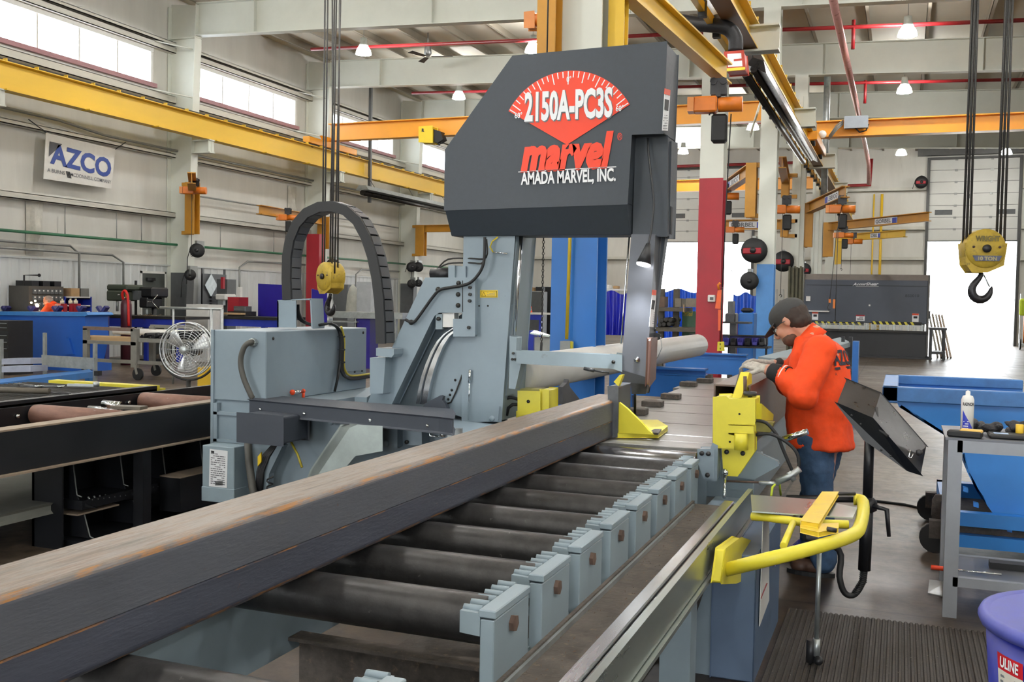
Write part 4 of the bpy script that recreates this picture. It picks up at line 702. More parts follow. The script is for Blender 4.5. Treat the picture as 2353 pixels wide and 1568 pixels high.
MB().py([(963, 292), (993, 290), (993, 327), (963, 326)], 28.6, .4).build('control_box', mat('hoist_yellow', '#e0c21f', .45, var=.04), t, bevel=.02); MB().py([(993, 296), (1012, 302), (1018, 320), (1006, 328), (993, 326)], 28.7, .3).build('drum', BLACK, t); MB().tube([PY(1003, 327, 28.8), PY(1010, 333, 28.8), PY(1016, 326, 28.8)], .02, 5).build('cable_loop', BLACK, t)
text('plate_lettering', 'R', PRINTK, PY(969, 302, 28.59), PY(975, 302, 28.59), UP, .08, t, .1)
bridge('far orange bridge crane in front of the number two door', -17.8, -2.9, 44.5, 6.6, 7.1, CRANEO); br = bridge('orange bridge crane across the right bay with a grey panel box', -2.2, 13.2, 27.4, 6.0, 6.42, CRANEO)
MB().py([(1941, 268), (1994, 266), (1994, 292), (1940, 294)], 27.0, .18).build('panel_box', mat('panel_grey', '#8a9199', .45, var=.05), br, bevel=.01); MB().lathe([(0, 0), (.1, .0), (.1, .04), (0, .05)], PY(1890, 309, 27.1), (0, -1, 0), 16).build('bell', WHITE, br); MB().tube([PY(1965, 294, 27.1), PY(1975, 304, 27.1), PY(1990, 300, 27.1), PY(1996, 285, 27.1)], .018, 6).build('cable', BLACK, br)
b = MB()
for k in range(4): b.tube([PY(1938, 276+k*3, 27.1), PY(1922, 288+k*4, 27.1), PY(1905, 312+k*3, 27.1)], .014, 5)
b.build('cable', CONDUIT, br)
# hook blocks
def hookblock(label, c, R, face, ztop, xs, shape):
    t = thing('crane_hook_block', label, 'hook', c, 'crane hook blocks'); c = V(c); w = R*.62
    M = Matrix.Rotation(face, 3, 'Z'); f = lambda x, y, z: c+M @ V((x, y, z))
    MB().lathe([(R*.25, -w), (R*.93, -w), (R, -w+.03), (R, w-.03), (R*.93, w), (R*.25, w)], c, M @ V((0, 1, 0)), 28).build('sheave_guard', HOOKY, t)
    pr = [(-R*.98, .05), (-R*.86, -R*.8), (-R*.6, -R*1.15), (R*.1, -R*1.15), (R*.85, -R*.8), (R*.98, .05)]; MB().prism([f(x, -w*.85, z) for x, z in pr], M @ V((0, w*1.7, 0))).build('lower_housing', HOOKY, t, bevel=.01)
    MB().lathe([(0, 0), (R*.2, 0), (R*.2, .03), (0, .03)], f(0, -w, 0), M @ V((0, -1, 0)), 16).build('pin', IRON, t)
    for a in (-.62, .62): MB().lathe([(0, 0), (R*.06, 0), (R*.06, .015), (0, .02)], f(a*R, -w, R*.08), M @ V((0, -1, 0)), 8).build('bolt', RUST, t)
    if shape: 
        MB().prism([f(x*R, -w-.004, z*R) for x, z in ((-.66, -.35), (.75, -.35), (.62, -.62), (-.52, -.62))], M @ V((0, -.004, 0))).build('capacity_plate', mat('plate_slate', '#545a72', .5, var=.05), t)
        text('capacity_lettering', '10 TON', mat('plate_letter', '#a9a07a', .5), f(-.4*R, -w-.008, -.58*R), f(.5*R, -w-.008, -.58*R), UP, R*.17, t, .05); text('maker_lettering', 'WRIGHT', mat('worn_letter', '#6a6030', .5), f(-.55*R, -w-.006, .38*R), f(.62*R, -w-.006, .38*R), UP, R*.24, t, .05)
    k = R*1.0; h0 = f(0, 0, -R*1.15); q = [(0, 0), (0, -.18), (-.15, -.42), (-.42, -.72), (-.52, -1.05), (-.4, -1.4), (-.08, -1.6), (.3, -1.5), (.52, -1.2), (.55, -.95), (.6, -.78)]; r_ = [.13, .13, .15, .19, .22, .24, .24, .21, .16, .1, .03]
    MB().tube([h0+M @ V((x*k*.9, 0, z*k*.9)) for x, z in q], [v*k*1.02 for v in r_], 12).build('hook', mat('hook_black', '#2f2f33', .3, .5, var=.2, scale=20), t, subsurf=1); MB().tube([h0+M @ V((.12*k, 0, -.15*k)), h0+M @ V((.42*k, 0, -.75*k))], .008, 5).build('safety_latch', GALV, t)
    for x in xs: MB().cyl(f(x*R, rnd(-.08, .08), R*.2), V((f(x*R, 0, 0).x, f(x*R, 0, 0).y, ztop)), .0125, 6).build('wire_rope', ROPE, t)
    return t
hookblock('yellow ten ton hook block with an open black hook before the bright door', PY(2257, 573, 11.5), .205, .25, 6.4, (-.9, -.82, -.74, -.66, .68, .78, .88, .98), True)
hookblock('dirty yellow hook block seen through the cable chain arch', PY(760, 636, 13.0), .215, -.5, 6.95, (-1.2, -.8, -.3, .15, .4, .75, 1.0), False)
for lab, x0, x1, y, z0 in (('overhead crane girder the left hook block hangs from, above the picture', -17.8, -2.9, 13.0, 6.9), ('overhead crane girder the right hook block hangs from, above the picture', -2.2, 13.2, 11.5, 6.35)): bridge(lab, x0, x1, y, z0, z0+.6, CRANEO)
# jib cranes
def jib(label, col, px_mast, yv, boom_end, wd, lettered=False, m=None, hang=0, thick=.28):
    m = m or JIB; a, c = PY(px_mast[0], px_mast[1], yv), PY(px_mast[2], px_mast[3], yv); xm = (a.x+c.x)/2
    t = thing('jib_crane', label, 'jib crane', (xm, yv, c.z), 'jib cranes on the columns'); w = max(.16, abs(c.x-a.x)); zt = a.z
    MB().ibeam((xm, yv, c.z), (xm, yv, zt), w, .26, .025, .016, up=(0, -1, 0)).build('mast', m, t)
    e = V(boom_end); MB().ibeam((xm, yv, zt-thick/2), (e.x, e.y, zt-thick/2), .2, thick, .022, .012).build('boom', m, t)
    for z in (c.z+.03, zt-.05): MB().bar((xm, yv, z), (col, yv+.0, z), .14, .1).build('bracket', m, t)
    if lettered:
        d = (V((e.x, e.y, 0))-V((xm, yv, 0))); n = V((d.y, -d.x, 0)).normalized(); n = n if n.y < 0 else -n; s0 = V((xm, yv, zt-thick*.83))+d*lettered[0]+n*.02; s1 = V((xm, yv, zt-thick*.83))+d*lettered[1]+n*.02
        if (RX.dot(s1-s0)) < 0: s0, s1 = s1, s0
        ux = V((0, 0, thick*.66)); MB().prism([s0, s1, s1+ux, s0+ux], n*.004).build('name_plate', PRINTW, t); o_ = (s0.lerp(s1, .05)+ux*.2+n*.008, s0.lerp(s1, .72)+ux*.2+n*.008); text('name_lettering', 'GORBEL', PRINTG, o_[0], o_[1], UP, thick*.4, t, .03); MB().prism([s0.lerp(s1, .78)+n*.005, s0.lerp(s1, .98)+n*.005, s0.lerp(s1, .98)+ux*.9+n*.005, s0.lerp(s1, .78)+ux*.9+n*.005], n*.003).build('blue_flag', ROYAL, t)
    return t
def P3(x, y, z): p = PZ(x, y, z); return p
jib('ochre jib crane on the light blue column, boom reaching away behind the red column', XC, (1716, 376, 1737, 500), 22.7, (-4.5, 26.7, 0), 0, (.35, .75)); jib('ochre jib crane with a level boom before the number two door', XC, (1795, 505, 1811, 545), 29.4, (-4.97, 29.3, 0), 0, (.3, .85)); jib('ochre jib crane foreshortened between two white columns', XC, (1797, 400, 1813, 455), 29.0, (-2.85, 25.6, 0), 0)
jib('ochre jib crane rising to the right from the third white column', XC+.2, (1848, 468, 1866, 568), 29.6, (-1.33, 25.4, 0), 0, (.5, .85)); jib('long ochre jib crane with a name plate over the charcoal shear', XC+.2, (1893, 512, 1914, 590), 36.4, (.68, 32.7, 0), 0, (.5, .72)); jib('small yellow jib crane farthest down the middle column row', XC+.2, (1920, 540, 1933, 607), 43.2, (.05, 40.5, 0), 0, (.5, .65), CRANEY)
jib('ochre jib crane end-on against the first left wall column', -18.3, (432, 420, 452, 538), 22.4, (-16.5, 20.5, 0), 0); jib('ochre jib crane behind the cable chain, on the second left wall column', -18.3, (734, 498, 752, 572), 29.4, (-17.9, 25.3, 0), 0, (.35, .7)); jib('ochre jib crane half hidden by the saw head, on the third wall column', -18.3, (958, 518, 977, 588), 36.2, (-15.5, 36.0, 0), 0)
hoist('orange chain hoist under the jib boom on the first left wall column', PY(448, 412, 22.0), 1.0, False, 1.6, .4); hoist('small orange chain hoist under the boom behind the cable chain', PY(662, 480, 26.4), .9, True, .7, .3); hoist('orange chain hoist beside the red column, black bag below', PY(1672, 425, 25.5), .95, True, 1.2, .2); hoist('small orange hoist in front of the number two door', PY(1690, 508, 29.3), .85, True, 1.1, .1)
hoist('orange chain hoist between the light blue and next white column', PY(1808, 452, 25.6), 1.05, True, 2.0, .2); hoist('orange chain hoist with a long pendant chain over the man', PY(1936, 452, 25.6), 1.0, True, 2.6, .1); hoist('orange hoist under the long jib boom, left end', PY(1941, 522, 34.5), .9, True, 1.0, .2); hoist('small orange hoist at the farthest yellow jib', PY(1962, 536, 42), 1.1, False, 1.2, .1)
# yellow jib by the near column
t = thing('yellow_jib_crane', 'bright yellow jib crane high above the saw head, ending at an orange hoist', 'jib crane', (-2.5, 9.0, 3.4)); a = PY(1402, 100, 9.0); c = PY(1438, 100, 9.0)
MB().ibeam(((a.x+c.x)/2, 9, 2.9), ((a.x+c.x)/2, 9, 4.75), c.x-a.x, .16, .02, .014, up=(0, -1, 0)).build('mast', CRANEY, t); e = PZ(1668, 195, 4.4); MB().ibeam((-2.42, 8.9, 4.53), (e.x, e.y, 4.53), .15, .26, .02, .012).build('boom', CRANEY, t); MB().box(-2.8, -2.45, 9.0, 9.12, 3.0, 3.1).box(-2.8, -2.45, 9.0, 9.12, 4.6, 4.7).build('bracket', CRANEY, t)
hoist('orange chain hoist with a black bucket under the yellow jib, by the red-topped column', PY(1652, 186, 12.3), .95, True, .01, .1); b = MB()
b.tube([PY(1680, 262, 12.3), PY(1676, 330, 12.3), PY(1668, 480, 12.3), PY(1660, 660, 12.3)], .008, 6); o = b.build('pendant_cable', BLACK); tag(o, 'black pendant cable hanging beside the red column', 'cable')
q0 = PY(1655, 785, 12.3); t = thing('pendant_control', 'yellow push button pendant hanging over the blue racks', 'control', q0); MB().py([(1650, 787), (1661, 787), (1662, 806), (1649, 806)], 12.3, .06).build('case', SAFETY, t, bevel=.006)
for y in (791, 797, 802): MB().lathe([(0, 0), (.008, 0), (0, .01)], PY(1655, y, 12.29), (0, -1, 0), 8).build('button', WHITE if y == 797 else BLACK, t)
MB().tube([PY(1660, 660, 12.3), PY(1656, 787, 12.34)], .008, 6).build('cable', BLACK, t)
# festoon clips on the yellow jib
b = MB(); pts = [PZ(x, y, 4.72) for x, y in ((1525, 10), (1540, 38), (1562, 68), (1610, 100), (1625, 120), (1655, 150))]; 
t = thing('festoon_cable', 'drooping black festoon cable with red clips along the yellow jib', 'cable', pts[0]); MB().tube(pts, .01, 6).build('cable', BLACK, t)
for p in (pts[0], pts[2], pts[3], pts[5]): MB().cbox(p+V((0, 0, -.02)), .03, .03, .09).build('clip', REDP, t)
# ochre mast and hoist on the near column
t = thing('ochre_jib_mast', 'ochre steel jib mast on the near white column above the saw head', 'jib crane', (-3.02, 8.6, 3.2)); MB().ibeam((-3.02, 8.62, 2.9), (-3.02, 8.62, 4.9), .17, .2, .02, .014, up=(0, -1, 0)).build('mast', JIB, t); MB().bar((-3.02, 8.7, 3.1), (-2.9, 8.8, 3.1), .1, .1).build('bracket', JIB, t)
t = thing('chain_hoist', 'orange motor end of a hoist left of the ochre mast', 'hoist', PY(1220, 45, 8.8)); MB().py([(1206, 29), (1226, 27), (1226, 62), (1206, 62)], 8.8, .12).build('end_cover', mat('hoist_cover', '#e08f4a'), t, bevel=.01); MB().tube([PY(1226, 45, 8.86), PY(1246, 45, 8.86)], .06, 12).build('motor', ORANGEH, t)
# heater
t = thing('radiant_tube_heater', 'black radiant tube heater with a red and white burner box, along the runway', 'heater', (-2.27, 14.8, 4.9)); h0, h1 = PZ(1712, 168, 5.0), PZ(1846, 372, 5.0); HEAT = mat('heater_black', '#2a2826', .3, .6, var=.15)
MB().tube([h0, (h1.x, h1.y, 5.0)], .06, 12).build('tube', HEAT, t); MB().prism([(h0.x+.02, h0.y, 5.12), (h0.x+.3, h0.y, 4.98), (h0.x+.26, h0.y, 5.16), (h0.x+.1, h0.y, 5.22)], (0, h1.y-h0.y, 0)).build('reflector', HEAT, t); MB().tube([(h0.x+.12, h0.y, 5.05), (h1.x+.16, h1.y, 5.05)], .05, 10).build('return_tube', HEAT, t)
for y in (16, 18.5, 21, 23.5): MB().tube([(-2.2, y, 5.1), (-2.28, y, 5.56)], .006, 4).build('hanger_chain', ROPE, t)
YH2 = 14.0
bx = PY(1690, 140, YH2); MB().py([(1665, 120), (1708, 117), (1712, 160), (1668, 163)], YH2, .34).build('burner_box', mat('burner_red', '#b8402f', .5, var=.06), t, bevel=.01); MB().py([(1671, 124), (1703, 122), (1704, 134), (1686, 136), (1686, 141), (1705, 139), (1706, 152), (1673, 154)], YH2-.004, .003).build('burner_label', PRINTW, t); MB().py([(1668, 157), (1712, 154), (1712, 160), (1668, 164)], YH2-.01, .03).build('drip_bar', SAFETY, t)
for q in ((1670, 120),): MB().tube([PY(1690, 118, YH2+.1), PY(1690, 90, YH2+.1), PY(1678, 70, YH2+.1), PY(1655, 60, YH2+.1), PY(1600, 55, YH2+.15), PY(1545, 45, YH2+.2)], .1, 14).build('exhaust_duct', mat('duct_black', '#232326', .5, .2, var=.3, scale=12, bump=.4, bscale=20), t)
MB().tube([PY(1648, 45, YH2+.2), PY(1640, 0, YH2+.3), PY(1632, -40, YH2+.3)], .13, 12).build('foil_duct', mat('foil', '#c8c8c8', .35, .8, var=.15, bump=.8, bscale=14), t)
t = thing('wall_tube_heater', 'long dark radiant tube heater under the yellow runway beside the saw head', 'heater', (-17.2, 33, 4.9)); a, c = PX(832, 443, -17.3), PX(1060, 497, -17.3); MB().tube([a, (-17.3, c.y, a.z)], .09, 10).build('tube', HEAT, t); MB().prism([a+V((-.25, 0, .1)), a+V((.25, 0, .1)), a+V((.14, 0, .25)), a+V((-.14, 0, .25))], (0, c.y-a.y, 0)).build('reflector', GALV, t)
for k in range(4): y = a.y+1+k*3; MB().tube([(-17.3, y, a.z+.2), (-17.6, y, 5.84)], .01, 4).build('hanger', ROPE, t)
# sprinkler mains
def pipe(label, pts, r, m, nm='sprinkler_pipe', cat='pipe'): o = MB().tube(pts, r, 10).build(nm, m); return tag(o, label, cat)
pipe('red sprinkler branch pipe under the roof beyond the first rafter', [(-16.6, 26, 9.0), (-3, 26, 8.5), (6, 26, 8.15)], .05, PIPER); pipe('red sprinkler branch pipe under the roof beyond the second rafter', [(-16.8, 33, 9.1), (-3, 33, 8.6), (6, 33, 8.25)], .05, PIPER); pipe('red sprinkler branch pipe beyond the third rafter', [(-14, 40, 9.0), (6, 40, 8.3)], .05, PIPER)
pipe('pinkish sprinkler main running down the right bay', [(-1.5, 14, 7.9), (-1.5, 40, 7.9), (-1.55, 47.5, 7.95), (-1.55, 48.4, 7.2)], .085, mat('pipe_pink', '#b98a86', .3, .3, var=.06)); pipe('red sprinkler cross pipe on the end wall between door and columns', [(-9, 49.8, 8.35), (-1.5, 49.8, 7.3), (-1.5, 49.8, 7.28)], .07, PIPER) if 0 else pipe('red sprinkler cross pipe on the end wall over the charcoal shear', [(-6.9, 49.7, 7.25), (-1.5, 49.7, 7.3), (-1.5, 49.7, 8.5)], .07, PIPER); pipe('red fire main over the number two door', [(-11.5, 49.6, 8.42), (-5.0, 49.6, 8.42)], .07, PIPER)
for i, (x, y, z0, z1) in enumerate(((-1.3, 26, 7.9, 8.6), (-1.25, 33, 7.9, 8.6))): pipe('short red riser joining main and branch pipe, %s' % ('nearer' if i == 0 else 'farther'), [(x, y, z0), (x, y, z1)], .045, PIPER)
pipe('yellow gas pipe down the end wall behind the shear', [(-1.0, 50, 0.2), (-1.0, 50, 6.9)], .06, CRANEY); pipe('thin yellow gas pipe beside the thicker one on the end wall', [(-1.35, 50, 0.2), (-1.35, 50, 6.9)], .035, CRANEY); pipe('pair of silver vent pipes rising by the middle columns', [(-2.15, 29.9, 4.5), (-2.15, 29.9, 9.0)], .09, GALV)
pipe('yellow conduit up the near blue column', [PY(1302, 780, 8.72), PY(1310, 540, 8.72), PY(1316, 440, 8.72)], .016, mat('conduit_yellow', '#c9ac2c', .5, var=.1)); t = thing('junction_box', 'grey junction box at the foot of the yellow conduit on the blue column', 'box', PY(1303, 800, 8.7)); MB().py([(1288, 785), (1309, 785), (1309, 808), (1287, 808)], 8.68, .08).build('case', CONDUIT, t, bevel=.004); MB().py([(1309, 785), (1315, 786), (1314, 806), (1309, 808)], 8.7, .04).build('yellow_edge', SAFETY, t)
pipe('green air line with hangers along the left wall', [(XW+.25, 10, 3.0), (XW+.25, 49, 3.05)], .035, PIPEG); pipe('grey conduit along the left wall above the liner', [(XW+.2, 12, 2.62), (XW+.2, 20.3, 2.62), (XW+.2, 20.7, 2.45), (XW+.2, 20.7, 1.2)], .03, CONDUIT); pipe('second grey conduit above the first on the left wall', [(XW+.2, 12, 2.75), (XW+.2, 18.9, 2.78), (XW+.2, 19.2, 2.6), (XW+.2, 19.2, 1.0)], .03, CONDUIT); pipe('dark conduit under the runway on the left wall', [(XW+.25, 14, 5.75), (XW+.25, 18.5, 5.72), (XW+.25, 20, 5.6), (XW+.25, 40, 5.58)], .035, CONDUIT); pipe('thin white conduit past the columns of the left wall', [(XW+.25, 23.2, 4.45), (XW+.25, 35.8, 4.45)], .025, CONDUIT)
for k, (y0, y1) in enumerate(((23.4, 29.2), (30.4, 36.0))): pipe('grey conduit above the liner in the %s bay beyond the first column' % ('first', 'second')[k], [(XW+.2, y0+2.2, 1.2), (XW+.2, y0+2.2, 2.5), (XW+.2, y0+2.6, 2.7), (XW+.2, y1, 2.72)], .03, CONDUIT)
for l, y in (('under the banner', 18.7), ('right of the banner', 20.4), ('by the first wall column', 21.3), ('beyond the first wall column', 24.6), ('before the second wall column', 27.3)): pipe('thin rod hanger of the green air line, '+l, [(XW+.25, y, 3.0), (XW+.25, y, 3.7)], .012, CONDUIT, 'pipe_hanger', 'hanger')
t = thing('pole_bracing', 'dark vertical steel strut between the second and third windows', 'strut', (-17.4, 31.6, 4.9)); MB().bar((-17.6, 31.4, 5.0), (-17.6, 31.4, 9.3), .1, .1).build('post', COLGREY, t)
# ceiling fan
fp = PY(983, 131, 27.5); t = thing('ceiling_fan', 'dark three-bladed ceiling fan under the left roof', 'fan', fp); MB().lathe([(.02, .35), (.1, .3), (.12, .1), (.05, 0)], fp, n=12).build('motor', GALV, t); MB().cyl(fp+V((0, 0, .3)), (fp.x, fp.y, RZ(fp.x)+1.12), .02, 6).build('down_rod', CONDUIT, t)
for a in (.2, 2.3, 4.4): d = V((math.cos(a), math.sin(a), 0)); n_ = V((-d.y, d.x, .15)); MB().prism([fp+d*.12-n_*.06, fp+d*.75-n_*.09, fp+d*.75+n_*.09, fp+d*.12+n_*.06], (0, 0, .012)).build('blade', BLACK, t)
# banner
t = thing('wall_banner', 'white company banner with blue lettering tied to the left wall', 'banner', PX(180, 370, -18.7)); BX = -18.68; q = [PX(x, y, BX) for x, y in ((106, 305), (265, 343), (256, 434), (100, 411))]
BANN = mat('banner_cloth', '#d3d2cc', .6, var=.04, bump=.2, bscale=4); MB().prism([q[3], q[2], q[1], q[0]], (-.012, 0, 0)).build('cloth', BANN, t); e1, e2 = (q[1]-q[0]), (q[3]-q[0]); pp = lambda u, v: q[0]+e1*u+e2*v+V((.008, 0, 0))
BLU = mat('banner_blue', '#2c468f', .5, var=.02); upv = -e2.normalized()
text('banner_lettering', 'AZCO', BLU, pp(.07, .62), pp(.95, .68), upv, .44, t, .035); MB().prism([pp(.05, .17), pp(.22, .17), pp(.05, .5)], (.002, 0, 0)).build('banner_triangle', mat('banner_grey', '#4a4b50', .5), t)
text('banner_small_lettering', 'A BURNS', PRINTG, pp(.04, .83), pp(.28, .83), upv, .085, t, .01); text('banner_small_lettering', 'MCDONNELL COMPANY', PRINTG, pp(.36, .83), pp(.96, .83), upv, .085, t, .005); b = MB()
for k in range(3): b.prism([pp(.29+.02*k, .74), pp(.305+.02*k, .74), pp(.335+.02*k, .88), pp(.32+.02*k, .88)], (.002, 0, 0))
b.build('banner_slashes', PRINTK, t)
for a, c in ((pp(0, 0), (XW+.2, q[0].y-.4, 5.6)), (pp(1, 0), (XW+.2, q[1].y+.5, 5.55))): MB().tube([a, c], .012, 4).build('tie', BLACK, t)
# hose reels on the columns
def reel(label, c, r, ax, m, drop=0, cover=None):
    c = V(c); t = thing('hose_reel', label, 'hose reel', c, 'hose reels'); ax = V(ax).normalized(); o_ = c-ax*r*.35; MB().lathe([(r*.3, 0), (r, 0), (r, .02), (r*.8, .04), (r*.8, r*.66), (r, r*.68), (r, r*.7), (r*.3, r*.7)], o_, ax, 22).build('drum', BLACK, t); MB().lathe([(0, 0), (r*.25, 0), (r*.25, .04), (0, .05)], o_+ax*r*.7, ax, 10).build('hub', IRON, t)
    s_ = V((ax.y, -ax.x, 0)); 
    if cover: MB().cbox(c+s_*r*.1+V((0, 0, -r*.05)), r*1.5, r*.85, r*.5, math.atan2(s_.y, s_.x)).build('case', cover, t, bevel=.02)
    if drop: MB().tube([c+s_*r, c+s_*(r+.06)+V((0, 0, -.2)), c+s_*(r+.08)+V((0, 0, -drop))], .012, 5).build('hose', BLACK, t)
    MB().cbox(c+V((0, .1, r*.6)), .08, .3, .3).build('bracket', CONDUIT, t)
    return t
reel('black hose reel high on the first left wall column', PY(453, 576, 22.2), .19, (.5, -1, 0), BLACK, .9); reel('black hose reel lower on the first left wall column, before the grey paint', PY(437, 632, 21.9), .15, (.7, -1, 0), BLACK, .6); reel('paired black hose reel on the third column, left one', PY(946, 614, 36), .2, (.9, -1, 0), BLACK, .2); reel('paired black hose reel on the third column, right one', PY(961, 614, 36.2), .2, (.3, -1, 0), BLACK, .9); reel('lower black hose reel on the third column, left one', PY(946, 652, 36), .17, (.9, -1, 0), BLACK); reel('lower black hose reel on the third column, right one', PY(962, 651, 36.2), .15, (.3, -1, 0), BLACK, .5)
reel('black hose reel behind the cable chain on the second wall column', PY(765, 610, 29), .22, (.3, -1, 0), BLACK, .6)
reel('red cased hose reel on the light blue column, in front of the bright door', PY(1733, 576, 22.4), .27, (-.1, -1, 0), BLACK, 0, REDP); reel('dark hose reel low on the light blue column', PY(1722, 646, 22.4), .2, (.1, -1, 0), BLACK, .0); reel('red cased hose reel on the next white column', PY(1800, 601, 29.2), .29, (.1, -1, 0), BLACK, 0, REDP); reel('red cased hose reel above the shear left end', PY(1847, 621, 36.2), .25, (.1, -1, 0), BLACK, 0, REDP); reel('red cased hose reel high on the end wall left of the door', PY(2117, 419, 49.6), .28, (.1, -1, 0), BLACK, .3, REDP)
# ================================================================ helpers for furniture standing on the floor
def B(px, Y, d, z=None):
    """world box of a pixel rectangle seen on the plane Y (front), d deep; z='floor' runs it down to the floor"""
    x0, y0, x1, y1 = px; a = PY(x0, (y0+y1)/2, Y); c = PY(x1, (y0+y1)/2, Y); t = PY((x0+x1)/2, y0, Y).z; b_ = 0 if z == 'floor' else (z if z is not None else PY((x0+x1)/2, y1, Y).z)
    return (a.x, c.x, Y, Y+d, b_, t)
def bx(nm, px, Y, d, m, parent=None, z=None, bevel=0, **k): return MB().box(*B(px, Y, d, z)).build(nm, m, parent, bevel=bevel)
def solo(nm, label, cat, px, Y, d, m, z=None, group=None, bevel=0): return tag(bx(nm, px, Y, d, m, None, z, bevel), label, cat, group)
# ================================================================ right foreground
t = thing('gray_work_table', 'narrow grey steel work table with an aerosol can on it, at the right edge', 'table', (.6, 6.1, 0)); YT = 5.8; zt = PY(2178, 1006, YT).z
TOPM = mat('table_top_grey', '#62646a', .4, .3, var=.1, scale=6); LEGM = mat('table_leg_grey', '#8b8f96', .45, var=.06)
MB().hexa([(.24, YT, zt-.012), (1.5, YT, zt-.012), (1.5, YT+.6, zt-.012), (.24, YT+.6, zt-.012), (.24, YT, zt), (1.5, YT, zt), (1.5, YT+.6, zt), (.24, YT+.6, zt)]).build('table_top', TOPM, t)
for x, y in ((.29, YT+.03), (1.42, YT+.03), (.29, YT+.55), (1.42, YT+.55)): MB().box(x-.035, x+.035, y-.03, y+.03, 0, zt-.012).build('leg', LEGM, t)
MB().box(.3, 1.4, YT+.0, YT+.05, zt-.075, zt-.012).build('apron', LEGM, t); MB().box(.3, 1.4, YT, YT+.04, .17, .22).box(.3, 1.4, YT+.53, YT+.57, .17, .22).build('rail', LEGM, t); MB().box(.31, 1.4, YT+.04, YT+.54, .2, .215).build('lower_shelf', TOPM, t)
zt0 = zt
c = PY(2222, 970, YT+.2); c.z = zt0; t = thing('aerosol_can', 'white and blue aerosol can standing on the grey work table', 'can', c); MB().lathe([(.0, 0), (.033, 0), (.033, .19), (.026, .21), (.012, .215), (.012, .235), (.004, .24)], c, n=18).build('body', WHITE, t)
b = MB(); vs = []
for i in range(9):
    a = -2.35+i*.2; r = .0337; vs += [c+V((r*math.cos(a), r*math.sin(a), .01)), c+V((r*math.cos(a), r*math.sin(a), .135-.012*i))]
b.add(vs, [(2*i, 2*i+2, 2*i+3, 2*i+1) for i in range(8)]).build('blue_label', mat('label_blue', '#2f3aa8', .4, var=.03), t); text('label_lettering', 'RADNOR', PRINTK, c+V((-.026, -.035, .16)), c+V((.03, -.03, .16)), UP, .017, t, .03); lines('label_print', PRINTW, (c+V((-.02, -.0362, .03)), V((.026, 0, 0)), V((0, 0, .05))), 4, .1, t)
c = PY(2218, 988, YT+.06); c.z = zt0; t = thing('multimeter', 'yellow and black handheld meter lying on the table front edge', 'meter', c); M = Matrix.Rotation(-.2, 3, 'Z'); MB().cbox(c+V((0, 0, .018)), .17, .07, .036, M=M).build('case', BLACK, t, bevel=.008); MB().cbox(c+V((.03, .0, .036)), .11, .055, .018, M=M).build('yellow_holster', mat('meter_yellow', '#d9b05a', .5, var=.06), t, bevel=.006)
c = PY(2290, 972, YT+.25); c.z = zt0; t = thing('black_gloves', 'crumpled black work gloves heaped on the grey table', 'gloves', c); b = MB(); random.seed(3)
for i in range(14): a = rnd(0, 6.28); b.ball(c+V((rnd(-.13, .13), rnd(-.05, .05), rnd(.015, .06))), rnd(.03, .06), rnd(.02, .035), rnd(.015, .03), 8, Matrix.Rotation(a, 3, 'Z') @ Matrix.Rotation(rnd(-.6, .6), 3, 'Y'))
o = b.build('glove_leather', mat('glove_black', '#26262a', .6, var=.25, scale=20, bump=.5, bscale=60), t); q = o.modifiers.new('r', 'REMESH'); q.mode = 'VOXEL'; q.voxel_size = .008
c = PY(2300, 998, YT+.12); c.z = zt0; t = thing('flat_black_case', 'flat black tablet case with a pale sticker at the table front', 'case', c); MB().cbox(c+V((.07, .02, .012)), .26, .16, .024, .0).build('case', BLACK, t, bevel=.008); MB().cbox(c+V((0, -.0, .026)), .07, .05, .002).build('sticker', mat('pale_blue_sticker', '#a9c0dd', .4, var=.04), t)
c = PY(2343, 985, YT+.2); o = MB().cyl((c.x, c.y, zt0), (c.x, c.y, zt0+.07), .02, 14).build('yellow_tape', CRANEY); tag(o, 'yellow tape roll end on the table at the picture edge', 'tape')
t = thing('pry_bar', 'steel bar with an orange red handle sticking out from the lower table shelf', 'tool', PY(2140, 1341, YT+.1)); z = .235; p0, p1, p2 = PY(2138, 1341, YT+.12), PY(2180, 1343, YT+.12), PY(2300, 1348, YT+.12)
for p in (p0, p1, p2): p.z = .232
MB().cyl(p0, p1, .013, 10).build('handle', mat('handle_orange', '#e2492a', .5, var=.05), t); MB().cyl(p1, p2, .006, 8).build('shaft', CHROME, t)
t = thing('hacksaw_frame', 'yellow green band saw frame lying on the lower table shelf', 'tool', PY(2290, 1345, YT+.3)); MB().prism([V((PY(x, y, YT+.3).x, YT+.3, PY(x, y, YT+.3).z)) for x, y in ((2234, 1340), (2238, 1324), (2246, 1320), (2353, 1326), (2353, 1338), (2258, 1338), (2254, 1348), (2240, 1348))], (0, .05, 0)).build('frame', mat('tool_lime', '#c3c23a', .45, var=.06), t); MB().box(.5, 1.0, YT+.3, YT+.38, .216, .25).build('motor', BLACK, t)
b = MB(); c = PY(2160, 1312, 6.2); b.prism([(c.x-.06, 6.2, .01), (c.x+.05, 6.15, .01), (c.x+.04, 6.3, .06), (c.x-.05, 6.35, .05)], (0, 0, .006)); tag(b.build('metal_scrap', GALV), 'small bent shiny metal scrap on the floor behind the table leg', 'scrap')
